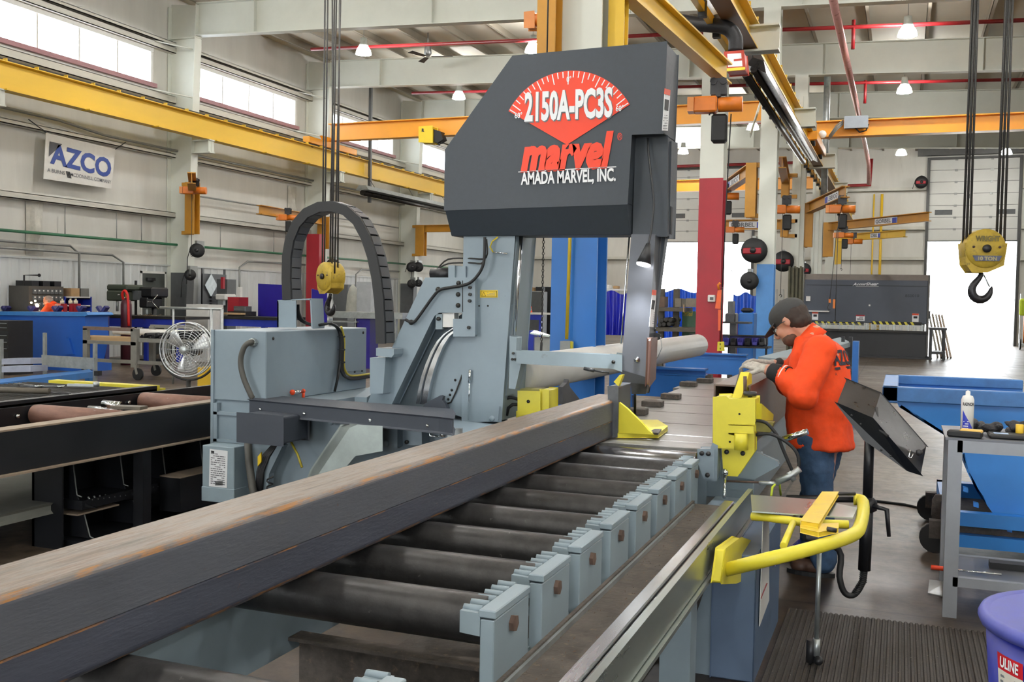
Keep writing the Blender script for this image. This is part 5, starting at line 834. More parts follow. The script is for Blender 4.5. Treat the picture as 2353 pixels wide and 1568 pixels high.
# blue tipping hopper
HOPB = mat('hopper_blue', '#2b7fd0', .42, var=.07, scale=1.5, col2='#1f5da0', amt2=.12); HOPR = mat('hopper_rim', '#3a6ea8', .5, var=.15, scale=8, col2='#8a97a3', amt2=.2)
t = thing('tipping_hopper', 'big blue self-dumping hopper behind the grey work table', 'hopper', (.8, 7.6, 0)); YHp = 7.3; side = [(2052, 905), (2353, 916), (2400, 918), (2400, 1240), (2353, 1238), (2290, 1192), (2245, 1130), (2222, 1085), (2212, 1045), (2185, 1010), (2066, 936)]
s3 = [PY(x, y, YHp) for x, y in side]; MB().prism(s3, (0, .03, 0)).build('side_plate', HOPB, t); MB().prism([p+V((0, 1.25, 0)) for p in s3], (0, .03, 0)).build('side_plate', HOPB, t)
rim = [PY(2035, 905, YHp), PY(2400, 920, YHp)]; z = s3[0].z
MB().box(rim[0].x-.02, s3[2].x, YHp-.05, YHp+.03, z-.05, z+.05).box(rim[0].x-.02, rim[0].x+.08, YHp-.05, YHp+1.3, z-.06, z+.05).box(rim[0].x-.02, s3[2].x, YHp+1.22, YHp+1.3, z-.02, z+.05).build('rim', HOPR, t, bevel=.006)
MB().prism([s3[10], s3[9], s3[9]+V((.015, 0, .01)), s3[10]+V((.015, 0, .015))], (0, 1.25, 0)).build('front_plate', HOPB, t)
pts = s3[4:9]; b = MB()
for i in range(len(pts)-1): b.prism([pts[i], pts[i+1], pts[i+1]+V((.01, 0, .012)), pts[i]+V((.01, 0, .012))], (0, 1.25, 0))
b.build('rocker_plate', HOPB, t)
for p in ((2219, 1120), (2243, 1155), (2272, 1180), (2290, 1195), (2320, 1212)): MB().py([(p[0]-6, p[1]), (p[0]+6, p[1]+3), (p[0]+6, p[1]+13), (p[0]-6, p[1]+10)], YHp-.03, .05).build('rocker_tooth', HOPB, t)
MB().box(.3, 1.6, YHp-.1, YHp-.02, .22, .31).box(.3, 1.6, YHp-.1, YHp-.02, .08, .16).box(.3, 1.6, YHp+1.1, YHp+1.2, .1, .31).box(.3, .38, YHp-.1, YHp+1.2, .1, .31).build('base_frame', HOPB, t); MB().box(.3, 1.6, YHp-.02, YHp+1.1, .16, .2).build('base_plate', DIRTY, t)
MB().prism([PY(x, y, YHp+.25) for x, y in ((2142, 1150), (2150, 1138), (2178, 1140), (2178, 1240), (2150, 1240), (2140, 1185))], (0, .04, 0)).build('latch_plate', DIRTY, t)
for y in (YHp, YHp+1.1): MB().cyl((.26, y, .1), (.26, y+.06, .1), .1, 18).build('caster', BLACK, t); MB().box(.22, .34, y-.01, y+.07, .1, .22).build('caster_fork', DIRTY, t)
MB().cyl((1.3, YHp, .1), (1.3, YHp+.06, .1), .1, 18).build('caster', BLACK, t)
# blue waste bin
BINB = mat('bin_blue', '#212b8c', .38, var=.06, scale=5); BINR = mat('bin_rim', '#4d53a0', .5, var=.12, scale=10); c = V((.62, 3.5, 0))
t = thing('waste_bin', 'round blue plastic waste bin with a red and white label, bottom right corner', 'bin', c); MB().lathe([(.0, .0), (.28, .0), (.29, .02), (.34, .67), (.328, .67), (.275, .03), (.0, .03)], c, n=40).build('shell', BINB, t); MB().lathe([(.328, .665), (.34, .655), (.356, .66), (.363, .68), (.355, .698), (.34, .702), (.328, .695)], c, n=40).build('rim', BINR, t)
ax = -1.98
def bp(a, z, dr=.003): r = .29+.05*(z-.02)/.65+dr; return c+V((r*math.cos(a), r*math.sin(a), z))
def patch(nm, a0, a1, z0, z1, m, dr): 
    b = MB(); vs = []
    for i in range(7): a = a0+(a1-a0)*i/6; vs += [bp(a, z0, dr), bp(a, z1, dr)]
    return b.add(vs, [(2*i, 2*i+2, 2*i+3, 2*i+1) for i in range(6)]).build(nm, m, t)
a0, a1 = -2.76, -2.42
patch('label_white', a0, a1, .45, .555, mat('bin_label_white', '#d6d2c4', .5, var=.08), .003); patch('label_red', a0, a1, .555, .605, mat('bin_label_red', '#c5202c', .5, var=.05), .003)
m_ = (bp(a0+.06, .567, .006), bp(a1-.04, .567, .006)); text('label_lettering', 'ULINE', PRINTW, m_[0], m_[1], UP, .03, t, .03); lines('label_print', PRINTG, (bp(a0+.05, .465, .0085), bp(a1-.06, .465, .0085)-bp(a0+.05, .465, .0085), V((0, 0, .08))), 5, .09, t)
# ribbed rubber mat
t = thing('rubber_mat', 'dark ribbed rubber floor mat below the yellow stop arm', 'mat', (0, 4.5, 0)); MATM = mat('mat_rubber', '#38332e', .7, var=.2, scale=20, col2='#5a5148', amt2=.25, bump=.2, bscale=80); b = MB(); x = -.52
MB().box(-.52, .62, 2.6, 5.57, 0, .009).build('base', MATM, t)
while x < .6: b.prism([(x, 2.6, .009), (x+.018, 2.6, .009), (x+.014, 2.6, .017), (x+.004, 2.6, .017)], (0, 2.97, 0)); x += .0265
b.build('ribs', MATM, t, kind='stuff'); b = MB()
for i in range(420):
    x, y = rnd(-.5, .6), rnd(3.6, 5.6); a = rnd(0, 6); l = rnd(.003, .008); z = .019; b.add([(x, y, z), (x+l*math.cos(a), y+l*math.sin(a), z+.002), (x+l*math.cos(a+.5), y+l*math.sin(a+.5), z+.004)], [(0, 1, 2)])
o = b.build('metal_shavings', mat('shaving_bright', '#9c958a', .35, .8, var=.3)); o['kind'] = 'stuff'; tag(o, 'bright metal shavings scattered over the ribbed mat', 'shavings')
# control box on its stand
t = thing('control_pendant_stand', 'tilted black control box on a black post behind the yellow stop arm', 'control stand', (-.14, 5.75, 0)); YCt = 5.6; BOXK = mat('control_black', '#101216', .3, .1, var=.15, scale=10)
f_ = [(1922, 926), (2005, 962), (2117, 1090), (2095, 1094), (2000, 1010)]; 
top = [PY(1922, 927, YCt), PY(2005, 962, YCt-.02), PY(2022, 925, YCt+.35), PY(1950, 894, YCt+.35)]
sl = [PY(2005, 962, YCt-.02), PY(2117, 1092, YCt-.02), PY(2142, 1056, YCt+.3), PY(2022, 925, YCt+.35)]
fr = [PY(1922, 927, YCt), PY(2005, 962, YCt-.02), PY(2117, 1092, YCt-.02), PY(2085, 1082, YCt), PY(1985, 1010, YCt)]
b = MB(); bk = [p+V((-.0, .3, .05)) for p in fr]
b.add(top+sl+fr, [(0, 1, 2, 3), (4, 5, 6, 7), (12, 11, 10, 9, 8)][:3]+[(8, 12, 11, 10, 9)][:0])
b2 = MB(); b2.prism(fr, (0.03, .32, .11)); b2.build('case', BOXK, t, bevel=.004)
for q in ((1957, 955), (1978, 975), (2025, 1035), (2047, 1048)): MB().ball(PY(*q, YCt-.004), .006).build('screw', IRON, t)
nrm = (sl[1]-sl[0]).cross(sl[3]-sl[0]).normalized(); 
pl = PY(2105, 1042, YCt+.02); q = PX(2092, 1040, pl.x+.0)
MB().tube([PY(2014, 938, YCt+.1), PY(2016, 985, YCt+.0), PY(2040, 1003, YCt-.03)], .009, 8).build('handle_lip', BLACK, t); 
MB().ball(PY(2088, 1033, YCt+.06)+V((.05, -.1, .0)), .018).build('key_lock', IRON, t); MB().tube([PY(2092, 1035, YCt-.06), PY(2088, 1050, YCt-.06), PY(2095, 1053, YCt-.06), PY(2098, 1043, YCt-.06)], .003, 6).build('clip_ring', CHROME, t)
xp = PY(1995, 1100, 5.75).x; MB().cyl((xp, 5.75, .62), (xp, 5.75, 1.0), .026, 16).build('post', BLACKP, t); MB().cyl((xp-.005, 5.75, .22), (xp, 5.75, .62), .033, 16).build('sleeve', BLACKP, t); MB().lathe([(.033, 0), (.05, .01), (.05, .06), (.03, .08)], (xp, 5.75, .54), n=14).build('clamp', BLACKP, t); MB().tube([(xp+.03, 5.72, .58), (xp+.1, 5.69, .57), (xp+.115, 5.68, .43)], [.015, .014, .01], 8).build('clamp_lever', BLACKP, t)
b = MB(); pts = [(xp-.005, 5.75, .24), (xp-.01, 5.74, .16), (xp-.05, 5.73, .085), (xp-.1, 5.72, .09), (xp-.13, 5.71, .18), (xp-.14, 5.74, .32), (-.45, 5.6, .4)]; b.tube(pts, .017, 10); 
for i in range(16):
    p = V(pts[0]).lerp(V(pts[1]), i/8) if i < 8 else V(pts[1]).lerp(V(pts[2]), (i-8)/8); b.lathe([(.017, -.003), (.021, -.002), (.021, .002), (.017, .003)], p, (0.2, 0, 1), 10)
b.build('corrugated_hose', BLACK, t); MB().tube([(-.55, 5.62, .6), (xp, 5.78, .6)], .018, 8).build('stand_arm', BLACKP, t); 
o = MB().tube([PZ(1850, 1135, .01), PZ(2000, 1150, .01), PZ(2080, 1160, .01), PZ(2145, 1175, .01)], .011, 6).build('floor_cable', BLACK); tag(o, 'black cable lying on the concrete floor behind the control box', 'cable')
o = MB().tube([PY(2190, 1310, 6.6), PY(2260, 1290, 6.6), PY(2300, 1325, 6.6), PY(2353, 1290, 6.6)], .012, 6); 
# ================================================================ far right: shear, racks by the bright door
SHB = mat('shear_charcoal', '#454c58', .5, var=.06, scale=2); SHT = mat('shear_dusty_top', '#6f6862', .6, var=.1)
YS = 34.8; xl, xr = -3.03, .77; t = thing('plate_shear', 'wide charcoal plate shear with striped safety edge before the end wall', 'shear', (-1.1, YS, 0))
MB().box(xl, xr, YS, YS+1.3, 1.12, 2.52).build('hood', SHB, t, bevel=.02); MB().hexa([(xl-.02, YS+.02, 2.52), (xr+.02, YS+.02, 2.52), (xr+.02, YS+1.3, 2.52), (xl-.02, YS+1.3, 2.52), (xl-.02, YS+.25, 2.71), (xr+.02, YS+.25, 2.71), (xr+.02, YS+1.3, 2.71), (xl-.02, YS+1.3, 2.71)]).build('hood_top', SHT, t); MB().box(xl-.05, xl, YS+.02, YS+1.4, .1, 2.7).box(xr, xr+.06, YS+.02, YS+1.4, .1, 2.7).build('side_frame', mat('shear_side', '#55534f', .5, var=.08), t)
MB().box(xl+.05, xr-.02, YS-.012, YS, 2.33, 2.345).build('seam', BLACK, t); MB().box(xl+.1, xr-.0, YS+.1, YS+1.2, .0, .85).build('bed', BLACKP, t); MB().box(xl, xr+.12, YS-.1, YS+1.2, 0, .06).prism([(xr+.02, YS, .05), (xr+.14, YS, .05), (xr+.02, YS, .12)], (0, 1, 0)).build('foot', BLACKP, t)
MB().box(xl+.1, xr, YS-.1, YS+.2, .83, .9).build('table_edge', DKSTEEL, t)
for z in (.94, .985, 1.03, 1.07): MB().box(xl+.1, xr-.02, YS-.05, YS-.03, z, z+.013).build('finger_guard_bar', GALV, t)
for i in range(9): x = xl+.3+i*.42; MB().box(x, x+.03, YS-.06, YS-.02, .9, 1.1).build('guard_post', GALV, t)
for s0, s1 in (((2006-1960)*0+1871, 1985), (2003, 2118)):
    a = PY(s0, 742, YS-.02); c = PY(s1, 746, YS-.02); MB().box(a.x, c.x, YS-.02, YS-.005, a.z-.05, a.z+.05).build('safety_edge', BLACK, t); n_ = int((c.x-a.x)/.19)
    for k in range(n_): x = a.x+.02+k*.19; MB().prism([(x+.06, YS-.022, a.z-.05), (x+.14, YS-.022, a.z-.05), (x+.08, YS-.022, a.z+.05), (x, YS-.022, a.z+.05)], (0, .004, 0)).build('stripe', SAFETY, t)
pl = lambda x, y: PY(x, y, YS-.01)
text('maker_lettering', 'AccurShear', mat('silver_letter', '#c9cbd0', .4), pl(1959, 657), pl(2019, 656), UP, .095, t, .03, .35); MB().prism([pl(1967, 659), pl(2019, 658.5), pl(2019, 657.7), pl(1967, 658.2)], (0, -.003, 0)).build('underline', WHITE, t); text('model_lettering', '850010', mat('dark_letter', '#2c313b', .5), pl(2080, 683), pl(2112, 683), UP, .085, t, .02)
for q in ((1866, 717, 1880, 735), (2096, 721, 2111, 740)): bx('warning_label', q, YS-.012, .01, PRINTW, t); bx('warning_band', (q[0], q[1], q[2], q[1]+4), YS-.016, .01, WARN, t); bx('warning_pictogram', (q[0]+3, q[1]+6, q[2]-3, q[1]+11), YS-.016, .01, PRINTK, t)
bx('safety_label', (1967, 724, 1987, 738), YS-.012, .01, PRINTW, t); bx('label_band', (1967, 724, 1987, 727), YS-.016, .01, REDP, t); o_ = pl(1970, 736)+V((0, -.01, 0)); lines('label_print', PRINTG, (o_, pl(1984, 736)-pl(1970, 736), pl(1970, 728)-pl(1970, 736)), 3, .2, t)
bx('sheet_holder', (1858, 714, 1905, 717), YS-.1, .1, WHITE, t); bx('switch_box', (1852, 681, 1862, 692), YS-.08, .08, WHITE, t); bx('control_box', (2131, 715, 2138, 732), YS+.1, .2, COLGREY, t); bx('small_tag', (1996, 700, 2000, 704), YS-.012, .01, WHITE, t)
t = thing('shear_pendant', 'orange and black hook hanging from a chain before the shear', 'hook', PY(1906, 690, 25.0)); MB().py([(1904, 687), (1909, 687), (1909, 696), (1904, 696)], 25, .05).build('hook_block', ORANGEH, t); MB().tube([PY(1906, 696, 25), PY(1902, 706, 25), PY(1904, 714, 25), PY(1908, 710, 25)], .012, 6).build('hook', IRON, t); MB().tube([PY(1907, 688, 25), PY(1912, 640, 25), PY(1922, 540, 25), (PY(1936, 465, 25.6))], .008, 5).build('chain', ROPE, t); bx('orange_handle', (1914, 688, 1919, 709), 25.02, .04, ORANGEH, t)
t = thing('shear_side_table', 'black steel side table at the right end of the shear', 'table', (1.2, 34.6, 0)); 
MB().box(.84, 1.35, 34.2, 35.2, .95, 1.03).build('top', BLACKP, t); 
for x, y in ((1.28, 34.25), (1.28, 35.15), (.9, 34.25), (.9, 35.15)): MB().box(x-.035, x+.035, y-.035, y+.035, .08, .95).cyl((x, y-.02, .05), (x, y+.02, .05), .05, 10).build('leg', BLACKP, t)
MB().box(.87, 1.32, 34.22, 35.2, .2, .28).build('shelf', BLACKP, t)
for i, x in enumerate((2142, 2150, 2158, 2165, 2172)):
    a = PY(x-6, 722+i, 36.2); f = PY(x+12, 805, 36.6); f.z = .0; a.y = 36.9; o = MB().bar((f.x, 36.1, .02), a, .12, .05, (1, 0, 0)).build('leaning_board', mat('board_%d' % i, ('#cfc9bd', '#b7a48c', '#d8d3c8', '#a88a74', '#c4b39f')[i], .6, var=.1)); tag(o, ('pale', 'tan', 'whitish', 'brown', 'light wooden')[i]+' board leaning beside the shear, '+('leftmost', 'second from left', 'middle', 'second from right', 'rightmost')[i]+' of five', 'board', 'boards leaning by the door')
for i, x in enumerate((2134, 2140, 2152, 2166)):
    pass
t = thing('cylinder_cart', 'two-wheeled gas cylinder cart with a lime vest, at the right picture edge', 'cart', (4.45, 46.0, 0)); cx = PY(2349, 720, 46).x
MB().box(cx-.05, cx+.7, 46, 46.5, .2, .26).box(cx-.05, cx-.01, 46.4, 46.5, .2, 2.3).build('frame', GALV, t); MB().cyl((cx+.2, 46.2, .26), (cx+.2, 46.2, 1.5), .13, 12).build('orange_cylinder', ORANGEH, t); MB().cyl((cx-.06, 46.1, .22), (cx-.0, 46.1, .22), .22, 16).build('wheel', BLACK, t); b = MB(); b.box(cx-.1, cx+.3, 46.05, 46.3, 1.4, 2.1).build('vest', mat('hi_vis_lime', '#cfe63a', .7, var=.1, bump=.5, bscale=8), t, bevel=.08, seg=2)
# hanging bundle of strips before the shear
t = thing('strip_bundle', 'tall olive grey bundle of steel angles standing left of the shear', 'bundle', PY(1830, 655, 28)); OLV = mat('olive_steel', '#55523f', .6, .2, var=.25, scale=6)
for i in range(8): a = PY(1812+i*4.3, 612+(i % 3)*2, 28+.1*(i % 2)); MB().box(a.x, a.x+.05, 28+.1*(i % 2), 28.07+.1*(i % 2), 0, a.z).build('angle', OLV, t)
# bench rails right behind the man
t = thing('outfeed_bench', 'grey outfeed bench with black end posts right behind the man in orange', 'bench', (-1.5, 12, 0))
MB().hexa([PZ(1742, 835, .92), PZ(1800, 842, .92), PZ(1955, 797, .92), PZ(1930, 784, .92)]+[p+V((0, 0, .08)) for p in (PZ(1742, 835, .92), PZ(1800, 842, .92), PZ(1955, 797, .92), PZ(1930, 784, .92))]).build('bed', CONVG, t); q = PZ(1955, 797, .92); 
for dx in (0, -.14): MB().box(q.x+dx-.03, q.x+dx+.03, q.y-.1-dx, q.y-.04-dx, 0, 1.1).build('post', BLACKP, t)
for k in (1, 2): q2 = PZ(1762, 838, .92); MB().box(q2.x-.1+k*.1, q2.x+k*.1, q2.y+k*.5, q2.y+k*.5+.1, 0, .92).build('leg', BLACKP, t)
solo('blue_stand', 'small blue steel stand beyond the man, right of the bench posts', 'stand', (1958, 785, 1972, 870), 14.5, .3, BLUEP, 'floor')
# big white pipe on blue supports
pc0, pc1 = V((-3.02, 6.95, 1.1)), PZ(1602, 797, 1.08); pc1.z = 1.1
c = PY(1330, 843, 8.42); dirp = (pc1-c); s = (pc1.y-7.5)/(pc1.y-c.y); s = (pc1.y-6.98)/(pc1.y-c.y); pa = pc1-(pc1-c)*s; pa.z = 1.1
o = MB().lathe([(.12, 0), (.145, 0), (.145, (pc1-pa).length), (.12, (pc1-pa).length), (.115, .02)], pa, (pc1-pa), 24).build('white_pipe', mat('pipe_white', '#c9c8c4', .45, var=.06, scale=2)); tag(o, 'long white steel pipe lying slantwise on the blue supports behind the saw', 'pipe')
def support(label, px0, px1, ztop, h):
    a, c = PZ(*px0, ztop), PZ(*px1, ztop); t = thing('pipe_support', label, 'support', (a.x, a.y, 0), 'blue pipe supports'); y = (a.y+c.y)/2
    MB().box(a.x, c.x, y, y+.2, ztop-.02, ztop).box(a.x, c.x, y+.05, y+.07, ztop-.07, ztop-.02).box(a.x, c.x, y, y+.2, ztop-.075, ztop-.065).box(a.x, c.x, y+.01, y+.03, ztop-h, ztop-.075).build('beam', BLUEP, t)
    for x in (a.x+.15, c.x-.2): MB().box(x, x+.1, y+.05, y+.15, 0, ztop-h).build('leg', BLUEP, t)
    return t
support('far blue pipe support beam behind the blade guide post', (1512, 812), (1726, 812), .93, .3); support('near blue pipe support beam beside the slat table', (1400, 840), (1620, 849), .95, .32)
# ================================================================ middle distance behind the saw
solo('scrap_crate', 'green scrap of steel between column and blue column', 'crate', (1165, 905, 1290, 960), 7.6, .5, mat('scrap_dark', '#3c3a35', .6, .2, var=.3), 'floor') if 0 else None
t = thing('steel_offcut_rack', 'steel rack of short pipes and plates left of the red column', 'rack', (-4.1, 19, 0)); YRk = 18.6; OLD = mat('rack_old_steel', '#5b554b', .6, .2, var=.25, scale=5)
bx('shelf', (1505, 707, 1575, 716), YRk, .7, OLD, t); bx('shelf', (1505, 753, 1625, 763), YRk, .7, OLD, t)
for x in (1512, 1546): bx('upright', (x, 664, x+12, 790), YRk+.3, .12, OLD, t, 'floor')
for x0, x1 in ((1570, 1577), (1612, 1626)): bx('arm_stop', (x0, 700 if x0 < 1600 else 748, x0+2, 717 if x0 < 1600 else 765), YRk-.01, .03, WOOD, t); 
random.seed(5)
for i, (x, y) in enumerate(((1520, 737), (1530, 735), (1525, 746), (1515, 747), (1537, 745), (1540, 736))): p = PY(x, y, YRk-.05); o = MB().lathe([(.03, 0), (.043, 0), (.043, .8), (.03, .8), (.03, .02)], p, (0, 1, 0), 12).build('short_pipe', DKSTEEL); tag(o, 'short dark pipe end on the lower rack shelf left of the red column', 'pipe', 'short pipes on the offcut rack')
for i, (x0, y0, x1) in enumerate(((1511, 682, 1527), (1551, 686, 1565), (1566, 687, 1576), (1576, 686, 1604))): solo('plate_offcut', ('brownish', 'pale', 'dark', 'widest')[i]+' upright steel plate offcut on the upper rack shelf', 'offcut', (x0, y0, x1, 706), YRk+.1, .3, mat('offcut_%d' % i, ('#6e5a4e', '#7d776a', '#5e5a52', '#82796c')[i], .6, .2, var=.15))
t = thing('green_bending_machine', 'green machine cabinet behind the offcut rack, beside the red column', 'machine', (-3.9, 19.5, 0)); MB().py([(1567, 717), (1598, 716), (1602, 745), (1602, 800), (1567, 800)], 19.4, .5).build('body', mat('machine_green', '#4c6f56', .5, var=.08), t); MB().box(*B((1567, 780, 1602, 800), 19.4, .5, 'floor')).build('base', DKSTEEL, t); text('maker_lettering', 'TriTool', mat('letter_gold', '#b9a43c', .5), PY(1570, 726, 19.38), PY(1592, 726, 19.38), UP, .08, t, .04, .2)
# vinyl welding curtains
def curtain(label, px, Y, m, z=None, folds=9):
    x0, x1, y0, y1, z0, z1 = B(px, Y, .02, z); n = folds*6; b = MB(); vs = []
    for i in range(n+1):
        u = i/n; x = x0+(x1-x0)*u; 
        for v in range(7): w = v/6; vs.append((x, Y+.09*math.sin(u*folds*6.28+.8*math.sin(w*3+u*5))*(.35+.65*w), z1+(z0-z1)*w-.06*math.sin(u*9.4)*(1-w)))
    b.add(vs, [(i*7+v, i*7+v+1, (i+1)*7+v+1, (i+1)*7+v) for i in range(n) for v in range(6)], True); o = b.build('welding_curtain', m); return tag(o, label, 'curtain', 'blue welding curtains')
VINYL = mat('blue_vinyl', '#1a22b4', .12, var=.1, scale=3, spec=.8); VINYL2 = mat('light_blue_vinyl', '#2a63e0', .2, var=.1, scale=3, spec=.7)
curtain('glossy deep blue curtain right of the blue column', (1366, 672, 1442, 770), 30, VINYL, None, 5); curtain('blue curtain strip at the foot of the bright door, left of red column', (1505, 668, 1612, 720), 31, VINYL2, 'floor'); curtain('lighter blue curtain between the red and light blue columns', (1684, 676, 1742, 745), 31.5, VINYL2, 'floor', 4)
t = thing('shelf_over_curtain', 'shelf with small items above the deep blue curtain', 'shelf', (-8, 30.3, 0)); bx('board', (1362, 664, 1446, 668), 30.2, .5, WHITE, t)
for x in (1364, 1440): bx('post', (x, 664, x+4, 790), 30.3, .06, CONDUIT, t, 'floor')
for nm, px, m, lab in (('jug', (1380, 650, 1390, 664), WHITE, 'small white jug on the shelf over the curtain'), ('canister', (1392, 655, 1401, 664), WHITE, 'short white canister on the shelf over the curtain'), ('dark_bag', (1372, 645, 1382, 664), BLACK, 'dark bag on the shelf over the curtain'), ('carton', (1408, 657, 1420, 664), CARD, 'brown carton on the shelf over the curtain')): solo(nm, lab, 'container', px, 30.3, .25, m, None, None, .02)
# racks with small purple bins
t = thing('bin_bench', 'long dark bench holding a row of purple parts bins beyond the blue supports', 'bench', (-2.7, 17.5, 0)); YBn = 17.2; bx('top', (1585, 795, 1765, 799), YBn, .5, DKSTEEL, t); bx('upper_rail', (1585, 769, 1765, 772), YBn+.35, .05, DKSTEEL, t)
for x in (1588, 1672, 1758): bx('leg', (x, 772, x+4, 850), YBn+.3, .06, DKSTEEL, t, 'floor')
bx('back_panel', (1585, 772, 1765, 790), YBn+.4, .02, mat('panel_violet', '#2b2a6e', .5, var=.1), t)
for i in range(10):
    x = 1596+i*16.4; b = B((x, 778, x+13, 795), YBn+.03, .22); q = MB(); q.box(b[0], b[1], b[2], b[3], b[4], b[4]+.01).box(b[0], b[0]+.008, b[2], b[3], b[4], b[5]).box(b[1]-.008, b[1], b[2], b[3], b[4], b[5]).box(b[0], b[1], b[2], b[2]+.008, b[4], (b[4]+b[5])/2).box(b[0], b[1], b[3]-.008, b[3], b[4], b[5]); o = q.build('parts_bin', BLACKP if i % 2 else mat('bin_violet', '#33318c', .45, var=.1)); tag(o, ('dark' if i % 2 else 'violet')+' open parts bin, %s from the left in the bench row' % ('first', 'second', 'third', 'fourth', 'fifth', 'sixth', 'seventh', 'eighth', 'ninth', 'tenth')[i], 'bin', 'parts bins on the dark bench')
t = thing('bench_machine', 'small grey bench grinder on its stand right of the red column', 'machine', (-2.9, 18.5, 0)); bx('column', (1672, 692, 1684, 740), 18.4, .25, COLGREY, t); bx('head', (1666, 720, 1690, 742), 18.3, .35, IRON, t, None, .02); bx('table', (1655, 740, 1720, 744), 18.2, .5, DKSTEEL, t); bx('leg', (1676, 744, 1690, 800), 18.4, .2, IRON, t, 'floor')
t = thing('lifting_sling', 'orange lifting sling hanging on the right of the red column', 'sling', PY(1650, 700, 16)); MB().py([(1649, 668), (1658, 666), (1655, 710), (1643, 709)], 15.5, .03).build('strap', mat('sling_orange', '#e0643a', .7, var=.08), t); MB().py([(1650, 712), (1656, 712), (1656, 760), (1650, 760)], 15.52, .03).build('tail', mat('sling_orange', '#e0643a'), t); MB().tube([PY(1652, 666, 15.5), PY(1650, 655, 15.5), PY(1655, 650, 15.5)], .02, 6).build('hook', ORANGEH, t)
t = thing('thermostat', 'white thermostat box on the red column face', 'thermostat', PY(1634, 686, 15.6)); bx('case', (1626, 678, 1643, 694), 15.6, .05, WHITE, t, None, .01); bx('display', (1631, 683, 1639, 690), 15.59, .01, COLGREY, t)
solo('blue_tool_chest', 'blue tool chest with grinders on top, left of the light blue column', 'chest', (1697, 719, 1732, 748), 20.5, .5, BLUEP, 'floor', None, .02); solo('grinder', 'dark angle grinder lying on the blue tool chest', 'tool', (1702, 708, 1728, 719), 20.6, .3, BLACK, None, None, .04); solo('red_bottle', 'little red spray bottle beside the blue tool chest', 'bottle', (1690, 725, 1695, 738), 20.2, .06, REDP, 'floor')
# near the near blue column
t = thing('grey_cart_bin', 'grey steel bin with a sheet of glass leaning on top, left of the blue column', 'bin', (-4.6, 12, 0)); bx('body', (1228, 776, 1276, 812), 14.0, .7, CONDUIT, t, 'floor'); MB().prism([PY(1218, 768, 13.9), PY(1262, 775, 13.9), PY(1275, 776, 14.3), PY(1228, 762, 14.3)], (0, 0, .02)).build('glass_sheet', mat('greenish_glass', '#b5c9c6', .15, var=.05), t)
b = MB(); zt = 5.8; p = PY(1249, 545, 8.0)
n_ = 58
t = thing('load_chain', 'thin steel load chain hanging left of the blue column', 'chain', (p.x, 8.0, 1.5))
for i in range(n_):
    z = 2.6-i*.024
    if z < 1.28: break
    L = [V((p.x+(.009*math.cos(a) if i % 2 else 0), 8.0+(0 if i % 2 else .009*math.cos(a)), z+.016*math.sin(a))) for a in [k*math.pi/3 for k in range(6)]]; MB().tube(L, .0035, 4, close=True).build('link', DKSTEEL, t)
MB().tube([(p.x, 8, 2.6), (p.x, 8, 6.8)], .007, 5).build('upper_chain', DKSTEEL, t); MB().tube([(p.x, 8, 1.3), (p.x-.01, 8, 1.05), (p.x-.02, 8, .92)], .012, 6).build('tail_hose', BLACK, t)
solo('dark_locker', 'dark glazed cabinet by the far workbench', 'cabinet', (1206, 670, 1248, 708), 44, .6, COLGREY, 'floor', None, .02); solo('black_screen', 'black display board on the end wall left of the blue column', 'board', (1250, 660, 1275, 707), 45, .3, BLACK, 'floor'); solo('white_monitor', 'bright monitor in front of the black board', 'monitor', (1260, 679, 1271, 688), 44.6, .1, WHITE) if 0 else None
for k, (px, m, l) in enumerate((((1207, 659, 1218, 669), CARD, 'left brown carton on the dark locker'), ((1219, 661, 1228, 669), CARD, 'right brown carton on the dark locker'), ((1231, 660, 1246, 669), BLACK, 'black bundle on the dark locker'))): solo('carton' if k < 2 else 'bundle', l, 'box', px, 44.1, .4, m)
solo('yellow_cabinet', 'tall yellow safety cabinet half hidden by the saw column', 'cabinet', (1193, 650, 1206, 700), 46, .6, CRANEY, 'floor'); t = thing('far_workbench', 'blue far workbench seen between saw column and blue column', 'bench', (-14.3, 36, 0)); bx('top', (1186, 719, 1270, 723), 36, .9, WHITE, t); bx('apron', (1190, 723, 1246, 735), 36.05, .05, ROYAL, t)
for x in (1190, 1238): bx('leg', (x, 723, x+6, 770), 36.1, .1, ROYAL, t, 'floor')
solo('small_blue_bin', 'small blue bin on the floor under the far workbench', 'bin', (1214, 760, 1226, 782), 24, .3, ROYAL, 'floor'); solo('cutoff_saw', 'dark round cut-off saw on the far workbench', 'tool', (1206, 704, 1217, 719), 36.1, .3, BLACK, None, None, .08); solo('work_shelf', 'white lit shelf bracket with wires above the far bench', 'shelf', (1196, 622, 1217, 631), 46, .4, WHITE) if 0 else None
